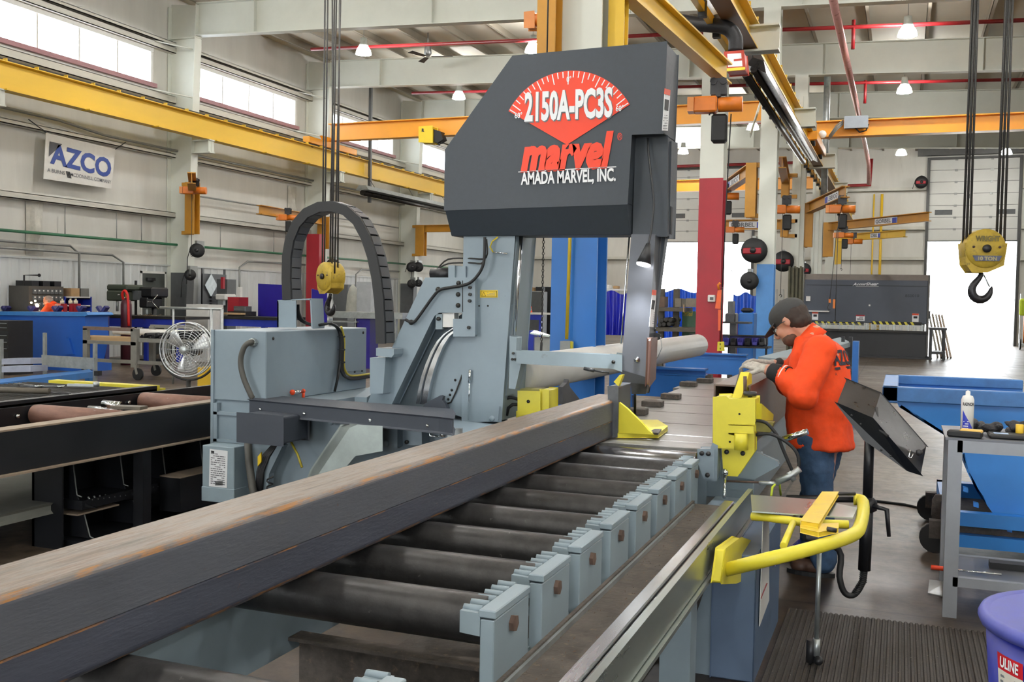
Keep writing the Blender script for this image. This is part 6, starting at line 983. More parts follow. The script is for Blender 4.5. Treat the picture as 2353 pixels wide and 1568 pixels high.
# ================================================================ left: black conveyor, grating table, tool rack
RUSTR = mat('rust_roller', '#7a5a4e', .55, .25, var=.2, scale=7, col2='#a9a19c', amt2=.3, stretch=(1, 3, 3), bump=.1); DUST = mat('dusty_black', '#8b7c6c', .7, var=.15, scale=8)
t = thing('side_roller_conveyor', 'black roller conveyor with rusty rollers left of the saw cabinet', 'conveyor', (-5.2, 5, 0))
MB().box(-4.76, -4.72, 2.6, 7.5, .605, .852).build('side_channel', BLACKP, t); MB().box(-4.84, -4.72, 2.6, 7.5, .852, .862).box(-4.84, -4.68, 2.6, 7.5, .6, .61).build('channel_flange', DUST, t); MB().box(-5.64, -5.6, 2.6, 8.5, .6, .86).build('side_channel', BLACKP, t)
for i, y in enumerate((3.2, 4.25, 5.3, 6.36, 7.42)): MB().lathe([(.02, 0), (.068, .002), (.07, .01), (.07, .74), (.02, .75)], (-5.58, y, .80), (1, 0, 0), 20).build('roller', RUSTR, t); MB().lathe([(0, 0), (.018, 0), (.012, .02), (0, .02)], (-5.6, y-.14, .80), (1, 0, 0), 8).build('bolt', CHROME, t)
MB().box(-5.58, -4.78, 2.6, 7.5, .62, .63).build('pan', mat('pan_rust', '#6b5040', .7, .1, var=.2), t)
for x in (-5.62, -4.74):
    for y in (2.8, 5.4, 7.3): MB().box(x-.04, x+.04, y-.04, y+.04, 0, .6).build('leg', BLACKP, t)
for k, (x, y, l) in enumerate(((-5.2, 5.55, 'socket wrench set piece between the rusty rollers'), )): o = MB().cyl((x-.15, y, .88-.05), (x+.1, y+.05, .83), .02, 10).cyl((x-.02, y, .87), (x+.12, y+.03, .86), .028, 10).build('socket_tool', CHROME); tag(o, 'shiny socket tool lying across the rusty rollers', 'tool')
o = MB().cbox((-4.9, 5.45, .872), .22, .1, .02, .2).build('steel_bar_piece', OLD); tag(o, 'short flat steel bar on the black conveyor side rail', 'bar')
t = thing('grating_table', 'black bar grating table with yellow edges beyond the black conveyor', 'table', (-6.1, 5.4, 0)); YEL = mat('edge_yellow', '#cfc33a', .5, var=.1)
MB().box(-5.72, -5.645, 2.6, 6.6, .84, .9).build('edge_bar', BLACKP, t); MB().box(-5.69, -5.645, 2.6, 6.7, .86, .875).box(-6.75, -5.66, 6.55, 6.65, .86, .9).build('yellow_edge', YEL, t)
y = 2.7
while y < 6.5: MB().box(-6.9, -5.72, y, y+.012, .83, .885).build('bar', DKSTEEL, t); y += .047
for x in (-6.85, -6.4, -5.9): MB().box(x, x+.012, 2.6, 6.55, .82, .86).build('cross_bar', DKSTEEL, t)
for x, y in ((-5.75, 3), (-5.75, 6.5), (-6.85, 6.5), (-6.85, 3)): MB().box(x-.04, x+.04, y-.04, y+.04, 0, .84).build('leg', BLACKP, t)
def wrench(label, x, y, a, L, m=CHROME): 
    M = Matrix.Rotation(a, 3, 'Z'); p = V((x, y, .895)); t = thing('wrench', label, 'wrench', p, 'wrenches on the grating'); MB().cbox(p, L, .022, .012, M=M).build('handle', m, t); MB().lathe([(.012, -.006), (.028, -.006), (.028, .006), (.012, .006)], p+M @ V((L/2+.015, 0, 0)), n=12).build('ring_end', m, t); MB().prism([p+M @ V(v) for v in ((-L/2, -.015, -.006), (-L/2-.05, -.03, -.006), (-L/2-.03, 0, -.006), (-L/2-.05, .03, -.006), (-L/2, .015, -.006))], (0, 0, .012)).build('open_jaw', m, t)
for l, px, a, L in (('bright wrench nearest the left picture edge', (28, 893), .1, .28), ('bright wrench lying level in the middle of the tools', (100, 886), .35, .25), ('dark wrench behind the bright ones', (65, 884), -.2, .24)): q = PZ(*px, .9); wrench(l+' on the black grating', q.x, q.y, a, L, CHROME if 'bright' in l else IRON)
q = PZ(190, 889, .9); t = thing('locking_pliers', 'open locking pliers at the right of the grating tools', 'pliers', q); MB().cbox(q+V((0, 0, .012)), .24, .025, .02, .35).cbox(q+V((.01, .03, .012)), .22, .02, .016, .15).cyl(q+V((.1, .04, .0)), q+V((.1, .04, .04)), .025, 8).build('jaws', GALV, t)
q = PZ(70, 904, .9); t = thing('torch_handle', 'long dark handle with a wire loop across the grating front', 'tool', q); MB().cyl(q+V((-.5, -.15, .02)), q+V((.15, .03, .02)), .022, 10).build('handle', OLD, t); MB().tube([q+V((.15+.09*math.cos(a)+.09, .05+.03*math.sin(a), .01)) for a in [k*.6 for k in range(11)]], .005, 5).build('wire_loop', IRON, t)
t = thing('floor_platform', 'low grey concrete-topped platform under the black conveyor', 'platform', (-5.9, 5.5, 0)); MB().prism([(-6.9, 3.0, .3), (-5.2, 3.0, .3), (-5.05, 3.2, .3), (-5.05, 5.3, .3), (-5.6, 5.6, .3), (-5.6, 7.2, .3), (-6.9, 7.2, .3)], (0, 0, -.07)).build('slab', mat('platform_grey', '#7a7b74', .7, var=.12, scale=5), t, bevel=.02); MB().prism([(-6.4, 3.4, 0), (-5.7, 3.4, 0), (-5.4, 4.7, 0), (-6.4, 4.7, 0)], (0, 0, .23)).build('pedestal', MARVG, t)
t = thing('tooth_rack', 'black slotted tooling rack on the floor under the black conveyor', 'rack', (-5.1, 5.7, 0)); RK = BLACKP; XF = -4.97
MB().box(XF-.24, XF-.22, 4.92, 6.9, 0, .56).box(XF-.24, XF+.01, 4.92, 4.935, 0, .56).build('panel', RK, t); MB().box(XF-.24, XF+.0, 4.92, 6.9, .56, .57).build('top_lip', DUST, t)
for i in range(5):
    y = 5.02+i*.42; MB().prism([(XF-.22, y, .54), (XF-.0, y, .54), (XF+.0, y, .5), (XF+.03, y, .34), (XF+.05, y, .3), (XF+.2, y, .27), (XF-.22, y, .27)], (0, .012, 0)).build('divider', RK, t); MB().tube([(XF+.0, y+.006, .54), (XF+.03, y+.006, .34), (XF+.07, y+.006, .33)], .005, 4).build('divider_edge', CONDUIT, t)
    for k in range(7): MB().tube([(XF+.08+.012*0, y+.05+k*.05, .325-.004*k), (XF+.09, y+.06+k*.05, .30-.004*k), (XF+.1, y+.07+k*.05, .305-.004*k)], .006, 4).build('hook', CONDUIT, t) if i < 4 else None
MB().box(XF-.22, XF+.1, 5.0, 6.9, .25, .31).build('tray', RK, t); MB().box(XF+.12, XF+.3, 5.7, 6.9, .12, .36).build('front_box', RK, t); MB().box(XF+.12, XF+.3, 5.7, 6.9, .36, .368).build('box_lip', DUST, t)
MB().box(XF-.2, XF+.22, 4.98, 6.9, .0, .05).build('lower_tray', RK, t)
for y in (5.05, 5.5): MB().prism([(XF-.2, y, .22), (XF+.06, y, .22), (XF+.1, y, .06), (XF-.2, y, .06)], (0, .012, 0)).build('divider', RK, t); MB().tube([(XF+.06, y+.006, .22), (XF+.11, y+.006, .07), (XF+.14, y+.006, .06)], .005, 4).build('divider_edge', CONDUIT, t)
MB().box(XF-.2, XF+.08, 4.98, 5.35, .215, .225).build('lower_lip', DUST, t)
solo('yellow_bracket', 'small yellow steel bracket on the platform edge by the rack', 'bracket', (122, 1062, 147, 1078), 5.7, .1, SAFETY, None)
# ================================================================ left middle distance
t = thing('dumpster', 'big blue self-dumping bin lettered CS at the left edge', 'hopper', (-17, 16, 0)); YD_ = 16.35; DB = mat('dumpster_blue', '#1d57b0', .42, var=.06, scale=1.5)
MB().py([(-60, 726), (195, 722), (197, 780), (186, 832), (60, 828), (28, 790), (20, 745), (-60, 745)], YD_, .65).build('body', DB, t); MB().py([(-60, 716), (198, 718), (202, 724), (195, 727), (-60, 724)], YD_-.04, .73).build('rim', mat('dumpster_rim', '#3b7cc0', .45, var=.08), t); text('lettering', 'CS', mat('letter_navy', '#142a6e', .5), PY(50, 786, YD_-.004), PY(70, 786, YD_-.004), UP, .12, t, .04); MB().box(*B((40, 828, 200, 842), YD_-.05, .7, 'floor')).build('skid', DB, t); MB().py([(150, 775), (158, 778), (168, 815), (146, 815)], YD_-.05, .05).build('latch', DB, t)
MB().box(*B((-60, 745, 25, 832), YD_+.2, .4, 'floor')).build('base', BLACKP, t)
for i, px in enumerate(((8, 20), (68, 84), (124, 140), (180, 194), (226, 246))):
    q = PY(px[0], 715, 17.12); t = thing('v_roller_stand', 'dark blue V-shaped roller rest behind the dumpster, %s from left' % ('first', 'second', 'third', 'fourth', 'fifth')[i], 'roller stand', (q.x, 17.12, 0), 'V roller rests'); MB().bar(PY(px[0], 705, 17.12), PY(px[0]+8, 717, 17.12), .12, .06).bar(PY(px[1], 705, 17.12), PY(px[1]-8, 717, 17.12), .12, .06).build('rollers', mat('roller_navy', '#2f2f66', .5, var=.1), t); MB().box(*B((px[0]+4, 716, px[1]-4, 730), 17.12, .12, 'floor')).build('stand', mat('roller_navy', '#2f2f66'), t)
t = thing('black_tool_cabinet', 'black drawer cabinet in front of the dumpster at the left edge', 'cabinet', (-17, 14.5, 0)); bx('body', (-40, 737, 19, 832), 14.8, .6, BLACKP, t, 'floor')
for y in (742, 752, 770, 785, 800): bx('drawer', (-40, y, 17, y+8), 14.78, .04, DKSTEEL, t); bx('drawer_pull', (-10, y+1, 13, y+2), 14.75, .04, GALV, t)
t = thing('blue_material_cart', 'low blue steel cart with a bent galvanised sheet standing on it', 'cart', (-14.5, 13.6, 0)); YB2 = 13.2
MB().hexa([PZ(-30, 900, .2), PZ(215, 868, .2), PZ(205, 862, .2), PZ(-30, 890, .2)]+[p+V((0, 0, .1)) for p in (PZ(-30, 900, .2), PZ(215, 868, .2), PZ(205, 862, .2), PZ(-30, 890, .2))]).build('deck', mat('cart_blue', '#2f6db0', .5, var=.12, scale=4, col2='#8fa0aa', amt2=.2), t); q = PZ(215, 866, .2)
MB().py([(95, 816), (216, 823), (217, 850), (96, 842)], YB2, .02).build('sheet', GALV, t)
for px in ((98, 765, 103, 845), (213, 790, 219, 880), (-2, 780, 3, 900)): bx('post', px, YB2+.02, .05, GALV, t, 'floor')
bx('bumper', (216, 853, 224, 864), YB2, .1, BLACK, t)
for x, y in ((20, 885), (200, 862)): q = PZ(x, y, .2); MB().box(q.x-.05, q.x+.05, q.y, q.y+.1, 0, .2).build('leg', mat('cart_blue', '#2f6db0'), t)
for i, (y, l) in enumerate(((838, 'upper'), (856, 'lower'))): a = PZ(4, y, .38-.08*i); o = MB(); c = PZ(70, y-1, .38-.08*i); o.prism([a, c, c+V((0, .0, .1)), a+V((0, 0, .1))], (.02, .35, 0)); tag(o.build('channel_piece', mat('pale_channel', '#9fa6b8', .45, .3, var=.1)), l+' pale channel steel piece on the low blue cart', 'channel', 'channel pieces on the blue cart')
t = thing('steel_material_cart', 'grey steel cart on casters loaded with planks and white pipes', 'cart', (-14, 16.6, 0)); YK_ = 15.2; GS = mat('cart_steel', '#7d7c76', .5, .2, var=.12, scale=4)
MB().box(*B((190, 784, 312, 792), YK_, .05)).build('side_rail', GS, t); bx('top_rail', (190, 752, 305, 760), YK_, .05, mat('rail_rust', '#7c6a60', .5, .2, var=.15), t); bx('top_rail', (345, 748, 455, 755), YK_+1.0, .05, GS, t); MB().box(*B((300, 780, 470, 789), YK_+.05, 1.0)).build('deck', GS, t); bx('lower_rail', (195, 830, 480, 838), YK_+.02, .05, GS, t)
for px in ((190, 755, 200, 845), (300, 756, 314, 845), (342, 750, 352, 838)): bx('post', px, YK_+(.0 if px[0] < 340 else .95), .08, GS, t)
for x, y, Yk in ((315, 852, 15.2), (357, 842, 16.2), (197, 850, 15.2)): q = PY(x, y, Yk); MB().cyl((q.x, Yk, .12), (q.x, Yk+.05, .12), .115, 18).build('caster', BLACK, t); MB().bar((q.x, Yk+.02, .12), (q.x-.06, Yk+.02, .32), .06, .05).build('caster_fork', GS, t)
q = PY(200, 780, YK_+.1); 
for i in range(2): a = PY(197, 776-i*3, YK_+.1+.3*i); o = MB().box(a.x, a.x+1.4, a.y, a.y+.2, PY(250, 784, YK_+.1).z, PY(250, 775, YK_+.1).z).build('plank', WOOD); tag(o, ('front', 'rear')[i]+' pale wooden plank on the grey steel cart', 'plank', 'planks on the steel cart')
zp = PY(400, 780, YK_+.2).z
for i in range(4): a = PY(262+i*8, 768, YK_+.5+i*.18); o = MB().cyl((a.x, a.y, zp+.09), (a.x+2.0, a.y+.15, zp+.09), .055, 12).build('white_tube', WHITE); tag(o, 'white pipe on the grey steel cart, %s from the front' % ('first', 'second', 'third', 'fourth')[i], 'pipe', 'white pipes on the cart')
random.seed(2)
for i in range(18): x = 318+i*8.4; q = PY(x, 778-(i % 3)*4-(4 if i > 8 else 0), YK_+.15); o = MB().lathe([(.028, 0), (.04, 0), (.04, .6), (.028, .6), (.028, .01)], q, (0, 1, 0), 10).build('square_tube', BLACKP); tag(o, 'black tube end-on along the front of the grey steel cart', 'tube', 'black tubes on the steel cart')
# fan
t = thing('drum_fan', 'round wire-caged silver floor fan left of the saw cabinet', 'fan', (-9.0, 11, 0)); fc = PY(434, 803, 11.0); R0 = (PY(485, 803, 11)-fc).length; FAX = V((.25, -1, .0)).normalized(); u = V((FAX.y, -FAX.x, 0)).normalized()*-1; w = V((0, 0, 1))
WIRE = mat('fan_wire', '#c3c6c8', .3, .8, var=.05)
def ring(r, d, th, m, nm): MB().tube([fc+FAX*d+(u*math.cos(a)+w*math.sin(a))*r for a in [k*math.pi/20 for k in range(40)]], th, 5, close=True).build(nm, m, t)
ring(R0, 0, .012, WIRE, 'cage_rim'); ring(R0, .1, .01, WIRE, 'cage_rim')
b = MB(); 
for k in range(1, 11): b.tube([fc+FAX*(.1+.06*(1-(k/11)**2))+(u*math.cos(a)+w*math.sin(a))*R0*k/11 for a in [j*math.pi/14 for j in range(28)]], .0032, 4, close=True)
for k in range(16): a = k*math.pi/8; b.tube([fc+FAX*.17+(u*math.cos(a)+w*math.sin(a))*R0*.15, fc+FAX*.1+(u*math.cos(a)+w*math.sin(a))*R0], .004, 4)
b.build('cage_wires', WIRE, t, kind='stuff')
for k in range(3):
    a = k*2.094+.45; b = MB(); vs = []
    for i in range(6):
        rr_ = R0*(.18+.14*i); 
        for j in range(4): aa = a+(-.42+.28*j)*(1 if i < 5 else .8); vs.append(fc+FAX*(.06-.035*j)+(u*math.cos(aa)+w*math.sin(aa))*rr_)
    b.add(vs, [(i*4+j, i*4+j+1, (i+1)*4+j+1, (i+1)*4+j) for i in range(5) for j in range(3)], True); o = b.build('blade', mat('fan_blade', '#d4d7d8', .3, .5, var=.05), t); q = o.modifiers.new('s', 'SOLIDIFY'); q.thickness = .006
MB().lathe([(0, 0), (.07, 0), (.07, .04), (.03, .06), (0, .06)], fc+FAX*.12, FAX, 16).build('hub', GALV, t); MB().cyl(fc-FAX*.02, fc-FAX*.25, .1, 14).build('motor', COLGREY, t); MB().tube([fc+(u*math.cos(a)+w*math.sin(a))*(R0+.05) for a in [math.pi+.2+k*(math.pi-.4)/14 for k in range(15)]], .016, 6).build('yoke', DKSTEEL, t); MB().cyl(fc-w*(R0+.05), (fc.x, fc.y, 0), .03, 10).lathe([(0, 0), (.3, 0), (.28, .04), (0, .05)], (fc.x, fc.y, 0), n=20).build('pedestal', DKSTEEL, t)
solo('yellow_guard', 'yellow sheet steel guard on the floor behind the fan', 'guard', (454, 845, 490, 886), 11.6, .4, CRANEY, 'floor')
# benches and machines along the left wall
def bench(label, px, Y, d, legs, top=6):
    t = thing('welding_bench', label, 'bench', (PY(px[0], px[1], Y).x, Y, 0), 'blue steel benches'); bx('top', (px[0], px[1], px[2], px[1]+top), Y-.03, d, DKSTEEL, t); bx('apron', (px[0]+3, px[1]+top, px[2]-3, px[3]), Y, .05, ROYAL, t)
    for x in legs: bx('leg', (x, px[1]+top, x+9, 800), Y+.05, .12, ROYAL, t, 'floor'); 
    return t
bench('long blue bench behind the steel cart, left wall', (196, 726, 425, 752), 19.0, 1.0, (200, 330, 405)); bench('blue bench behind the fan, left wall', (452, 728, 640, 750), 21.0, 1.2, (460, 600))
solo('white_box', 'larger white box standing at the end of the blue bench', 'box', (428, 700, 478, 722), 20.3, .6, WHITE, 'floor'); solo('steel_barrier', 'thin galvanised pipe barrier over the fan', 'barrier', (367, 706, 515, 711), 15.5, .04, GALV) if 0 else None
t = thing('pipe_barrier', 'galvanised pipe barrier behind the fan', 'barrier', (-13, 15, 0)); z = PY(440, 709, 15).z; a, c = PY(368, 710, 15), PY(512, 708, 15); MB().cyl((a.x, 15, z), (c.x, 15, z), .025, 8).cyl((a.x+.3, 15, 0), (a.x+.3, 15, z), .02, 8).build('rail', GALV, t); 
for x in (486, 510): q = PY(x, 708, 15); MB().cyl((q.x, 15, 0), (q.x, 15, z), .03, 8).build('post', GALV, t)
t = thing('bolt_bin_cabinet', 'brown grey cabinet of small bolt bins against the left wall', 'cabinet', (-18.6, 18, 0)); Xc_ = -18.35
y0, y1 = PX(66, 655, Xc_).y, PX(146, 655, Xc_).y; MB().box(XW+.06, Xc_, y0, y1, 0, 1.78).build('body', mat('cabinet_brown', '#4e4a44', .55, var=.1), t); 
for i in range(7):
    for j in range(4): yy = y0+.1+i*(y1-y0-.15)/7; zz = 1.15+j*.15; MB().box(Xc_, Xc_+.03, yy, yy+(y1-y0)/9, zz, zz+.11).build('bin_drawer', COLGREY, t); MB().box(Xc_+.03, Xc_+.033, yy+.03, yy+.07, zz+.06, zz+.09).build('bin_label', WHITE, t)
for i, u_ in enumerate((.1, .42, .75)): o = MB().box(XW+.15, Xc_-.02, y0+(y1-y0)*u_, y0+(y1-y0)*(u_+.2), 1.78, 1.9).build('carton', BLACKP); tag(o, 'dark box on top of the bolt bin cabinet, '+('left', 'middle', 'right')[i], 'box', 'boxes on the bolt cabinet')
t = thing('blue_parts_rack', 'royal blue parts shelf against the left wall', 'rack', (-18.6, 18.9, 0)); ya, yb = PX(148, 700, Xc_).y, PX(211, 700, Xc_).y; MB().box(XW+.06, XW+.08, ya, yb, 0, 1.55).box(XW+.06, Xc_, ya, ya+.03, 0, 1.55).box(XW+.06, Xc_, yb-.03, yb, 0, 1.55).build('frame', ROYAL, t)
for z in (.85, 1.0, 1.15, 1.3, 1.5): MB().box(XW+.06, Xc_, ya, yb, z, z+.02).build('shelf', ROYAL, t); MB().box(Xc_-.02, Xc_, ya+.06, yb-.05, z, z+.05).build('shelf_lip', WHITE, t)
for i, (u_, m, s) in enumerate(((.15, CARD, 'brown carton'), (.5, mat('crate_grey', '#6a6a66', .6, var=.1), 'grey crate'))): o = MB().box(XW+.15, Xc_-.02, ya+(yb-ya)*u_+.1, ya+(yb-ya)*(u_+.3)+.1, 1.52, 1.75).build('carton', m); tag(o, s+' on top of the royal blue parts shelf', 'box')
for i, x in enumerate((143, 162, 174)): q = PY(x, 694, 17.4); t = thing('squeeze_jug', 'white jug in a red holder before the parts shelf, %s' % ('left', 'middle', 'right')[i], 'jug', (q.x, 17.4, 0), 'white jugs in red holders'); MB().cyl((q.x, 17.4, q.z-.04), (q.x, 17.4, q.z+.03), .045, 10).cyl((q.x, 17.4, q.z+.03), (q.x, 17.4, q.z+.07), .02, 8).build('jug', mat('jug_cream', '#d8cfb5', .5, var=.05), t); MB().box(q.x-.05, q.x+.05, 17.4, 17.5, 0, q.z-.04).build('holder', REDP, t)
def drill(label, px, Y, m, head):
    q = PY(px, 700, Y); t = thing('drill_press', label, 'drill press', (q.x, Y, 0), 'drill presses by the left wall'); MB().cyl((q.x, Y+.3, 0), (q.x, Y+.3, 1.7), .06, 12).box(q.x-.25, q.x+.25, Y-.1, Y+.45, 0, .06).build('column', m, t); b = B(head, Y, .6); MB().box(*b).build('head', m, t, bevel=.04); MB().box(b[0]+.05, b[1]-.1, Y-.05, Y+.5, b[4]-.25, b[4]).build('gear_case', m, t, bevel=.03); MB().cyl((q.x, Y+.05, b[4]-.5), (q.x, Y+.05, b[4]-.2), .03, 10).build('quill', GALV, t); MB().box(q.x-.2, q.x+.2, Y-.1, Y+.3, .85, .9).build('table', m, t)
    for a in range(3): MB().tube([(q.x+.2, Y, b[4]-.1), (q.x+.25+.03*a, Y-.2*math.cos(a*2.1), b[4]-.1+.2*math.sin(a*2.1))], .012, 5).build('feed_handle', CHROME, t)
drill('dark green drill press left of the wall door', 266, 19.2, mat('drill_green', '#3a4237', .5, var=.1), (243, 654, 292, 668)); drill('black drill press with chrome chuck in front of the wall door', 334, 19.6, BLACKP, (318, 660, 350, 684)); 
t = thing('wall_door_gauge', 'grey gauge arm left of the black drill press', 'gauge', PY(312, 670, 19.5)); bx('post', (309, 645, 312, 720), 19.6, .05, IRON, t, 'floor'); bx('case', (303, 668, 318, 690), 19.5, .2, COLGREY, t)
q = PY(290, 720, 18.4); t = thing('gas_cylinder', 'maroon gas cylinder with a red hose draped over its valve', 'cylinder', (q.x, 18.4, 0)); zc = PY(290, 688, 18.4).z; MB().lathe([(.0, 0), (.12, 0), (.12, zc-.12), (.1, zc-.03), (.05, zc), (.03, zc+.03)], (q.x, 18.4, 0), n=18).build('body', mat('maroon', '#4a1f2c', .4, var=.06), t); MB().cyl((q.x, 18.4, zc), (q.x, 18.4, zc+.12), .025, 8).build('valve', mat('brass', '#b08d3c', .35, .7, var=.05), t); MB().tube([(q.x-.08, 18.4, zc-.02), (q.x-.07, 18.35, zc+.12), (q.x, 18.35, zc+.2), (q.x+.08, 18.35, zc+.1), (q.x+.1, 18.35, zc-.1), (q.x+.12, 18.35, .9)], .03, 8).build('hose', mat('hose_red', '#d2231e', .45, var=.05), t)
b = MB(); random.seed(9)
for i in range(26): p = PY(rnd(320, 372), 724, 19.3); b.cbox((p.x, 19.2+rnd(-.2, .3), 1.06+rnd(0, .08)), rnd(.1, .25), .02, .02, M=Matrix.Rotation(rnd(0, 3), 3, 'Z') @ Matrix.Rotation(rnd(-.4, .4), 3, 'Y'))
o = b.build('scrap_heap', mat('scrap_tan', '#6f6350', .6, .2, var=.3)); o['kind'] = 'stuff'; tag(o, 'heap of thin steel scrap on the long blue bench', 'scrap')
t = struct(MB().box(XW, XW+.06, 21.5, 21.56, 0, 2.26).box(XW, XW+.06, 22.44, 22.5, 0, 2.26).box(XW, XW+.06, 21.5, 22.5, 2.2, 2.26).build('door_3', WHITE)); MB().box(XW+.01, XW+.05, 21.56, 22.44, 0, 2.2).build('door_leaf', mat('door_dark', '#4a4e4c', .5, var=.06), t); MB().ball((XW+.09, 22.33, 1.0), .035).build('door_handle', CHROME, t); MB().box(XW+.05, XW+.12, 21.7, 22.0, 2.0, 2.08).build('door_closer', IRON, t)
t = thing('tool_board', 'grey pegboard with a diamond sheet and clamps against the left wall', 'board', (-18.6, 24.6, 0)); Xb = -18.5; ya, yb = PX(466, 640, Xb).y, PX(520, 640, Xb).y; MB().box(Xb-.05, Xb, ya, yb, .9, 2.25).box(Xb-.06, Xb-.02, ya, ya+.06, 0, 2.4).box(Xb-.06, Xb-.02, yb-.06, yb, 0, 2.4).build('panel', COLGREY, t)
d = PX(484, 656, Xb+.02); MB().prism([d+V((0, -.28, 0)), d+V((0, 0, -.33)), d+V((0, .28, 0)), d+V((0, 0, .33))], (.02, 0, 0)).build('diamond_sheet', GALV, t)
for k in range(4): MB().box(Xb, Xb+.08, ya+.3, ya+.75, 1.25+k*.1, 1.31+k*.1).build('clamp_rail', BLACK, t)
t = thing('milling_machine', 'small grey milling machine with red lever at the left wall', 'machine', (-17.5, 24.6, 0)); bx('column', (498, 642, 522, 735), 23.6, .4, COLGREY, t, 'floor'); bx('head', (494, 676, 518, 690), 23.3, .5, WHITE, t, None, .03); bx('red_clamp', (507, 637, 513, 664), 23.4, .08, REDP, t); bx('quill', (500, 690, 512, 702), 23.35, .12, GALV, t)
t = thing('red_toolbox', 'red toolbox with drawers on the bench behind the fan', 'toolbox', PY(535, 700, 21.6)); bx('case', (523, 683, 549, 716), 21.6, .4, REDP, t); bx('drawers', (537, 704, 562, 716), 21.5, .3, COLGREY, t)
for y in (706, 709, 712): bx('drawer_edge', (537, y, 562, y+1), 21.48, .05, GALV, t)
MB().box(*B((523, 716, 562, 729), 21.5, .5)).build('base', DKSTEEL, t)
o = solo('wooden_board', 'pale wooden board lying on the bench behind the fan', 'board', (497, 719, 553, 723), 21.1, .2, WOOD, None); o2 = solo('light_bar', 'pale aluminium bars leaning by the wall behind the red toolbox', 'bar', (545, 660, 552, 702), 23.5, .1, WHITE, 'floor')
def screen(label, pxs, Y):
    t = thing('welding_screen', label, 'screen', (PY(pxs[0][0], 700, Y).x, Y, 0), 'royal blue welding screens'); MB().py(pxs, Y, .02).build('vinyl', mat('screen_blue', '#241b8e', .35, var=.06), t); x0, x1 = PY(pxs[0][0], 690, Y).x, PY(pxs[1][0], 690, Y).x; z1 = PY(*pxs[0], Y).z
    for x in (x0, x1): MB().box(x-.02, x+.02, Y+.02, Y+.05, 0, z1).build('post', WHITE, t)
screen('royal blue welding screen left of the cable chain', [(593, 652), (667, 656), (667, 734), (593, 729)], 22.6); screen('royal blue welding screen inside the cable chain arch', [(716, 664), (751, 672), (751, 742), (716, 738)], 22.6)
solo('grey_locker', 'tall grey locker seen through the cable chain arch', 'locker', (765, 654, 799, 714), 26, .5, COLGREY, 'floor'); t = thing('hanging_jacket', 'pale jacket hanging on a stand inside the cable chain arch', 'jacket', PY(813, 690, 25)); o = MB().lathe([(.03, 0), (.1, -.1), (.16, -.3), (.2, -.75), (.22, -.85)], PY(811, 654, 25), n=14).build('cloth', mat('jacket_cloth', '#a9aba2', .8, var=.12, bump=.6, bscale=12), t); MB().cyl((o.data.vertices[0].co+V(t.location)), (PY(811, 654, 25).x, 25.2, 0), .015, 6).build('stand', IRON, t)
t = thing('white_shelf_unit', 'white steel shelf bench seen through the cable chain arch', 'shelf', (-13, 22, 0)); bx('top', (752, 718, 925, 732), 20.5, .5, GALV, t); bx('lower_shelf', (752, 738, 820, 741), 20.5, .5, GALV, t)
for x in (755, 815, 905): bx('leg', (x, 732, x+5, 790), 20.6, .06, GALV, t, 'floor')
solo('violet_tub', 'violet plastic tub under the shelf bench in the arch', 'tub', (818, 733, 850, 770), 20.6, .4, mat('tub_violet', '#2b2284', .4, var=.06), 'floor'); solo('machine_panel', 'pale machine panel on the bench right of the jacket', 'panel', (820, 648, 852, 682), 24.5, .3, mat('panel_pale', '#a8adb0', .5, var=.08), 'floor'); solo('red_post_guard', 'tall red steel guard panel behind the left hook block', 'guard', (704, 538, 733, 655), 28.4, .3, REDP, 'floor')
for k, (x, y) in enumerate(((30, 500), (655, 545))): pass
b = MB(); random.seed(11)
for nm, y0, z0, z1, w_, l in (('loose_insulation', 17.75, 2.5, 3.85, .5, 'torn wrinkled insulation patch on the left wall, left edge'), ('loose_insulation', 28.6, 2.4, 3.7, .45, 'torn wrinkled insulation patch left of the cable chain'), ('loose_insulation', 28.4, 4.0, 5.3, .5, 'wrinkled insulation flap under the white girt, above the chain')):
    b = MB(); vs = []; n = 9
    for i in range(n):
        for j in range(n): vs.append((XW+.03+rnd(.0, .16)*math.sin(math.pi*i/(n-1))*math.sin(math.pi*j/(n-1)), y0+w_*i/(n-1)*(1+.06*math.sin(j)), z0+(z1-z0)*j/(n-1)))
    b.add(vs, [(i*n+j, (i+1)*n+j, (i+1)*n+j+1, i*n+j+1) for i in range(n-1) for j in range(n-1)], True); o = b.build(nm, mat('crumpled_vinyl', '#bdbbb0', .35, var=.12, scale=5, bump=.6, bscale=9)); tag(o, l, 'insulation')
o = MB().tube([(XW+.4, 17.35, .8), (XW+.4, 17.35, 2.02), (XW+.4, 17.75, 2.03)], .02, 6).ball((XW+.4, 17.78, 2.03), .04).build('bent_pipe', BLACK); tag(o, 'black bent pipe with ball end at the left edge wall', 'pipe')
# tube under the front vise
o = MB(); xa, xb = PY(1640, 900, 5.86).x, PY(1640, 900, 5.86).x+.21; za, zb2 = .823, PY(1660, 884, 5.86).z; th = .01
o.box(xa, xb, 5.86, 9.2, za, za+th).box(xa, xb, 5.86, 9.2, zb2-th, zb2).box(xa, xa+th, 5.86, 9.2, za+th, zb2-th).box(xb-th, xb, 5.86, 9.2, za+th, zb2-th); o.box(xa+th, xb-th, 7.0, 7.01, za+th, zb2-th)
tag(o.build('clamped_tube', mat('brown_tube', '#6a5a50', .45, .35, var=.15, scale=4, stretch=(4, .5, 4), col2='#4a4038', amt2=.3)), 'rusty square tube held in the tall yellow vise under the man\'s hands', 'tube')
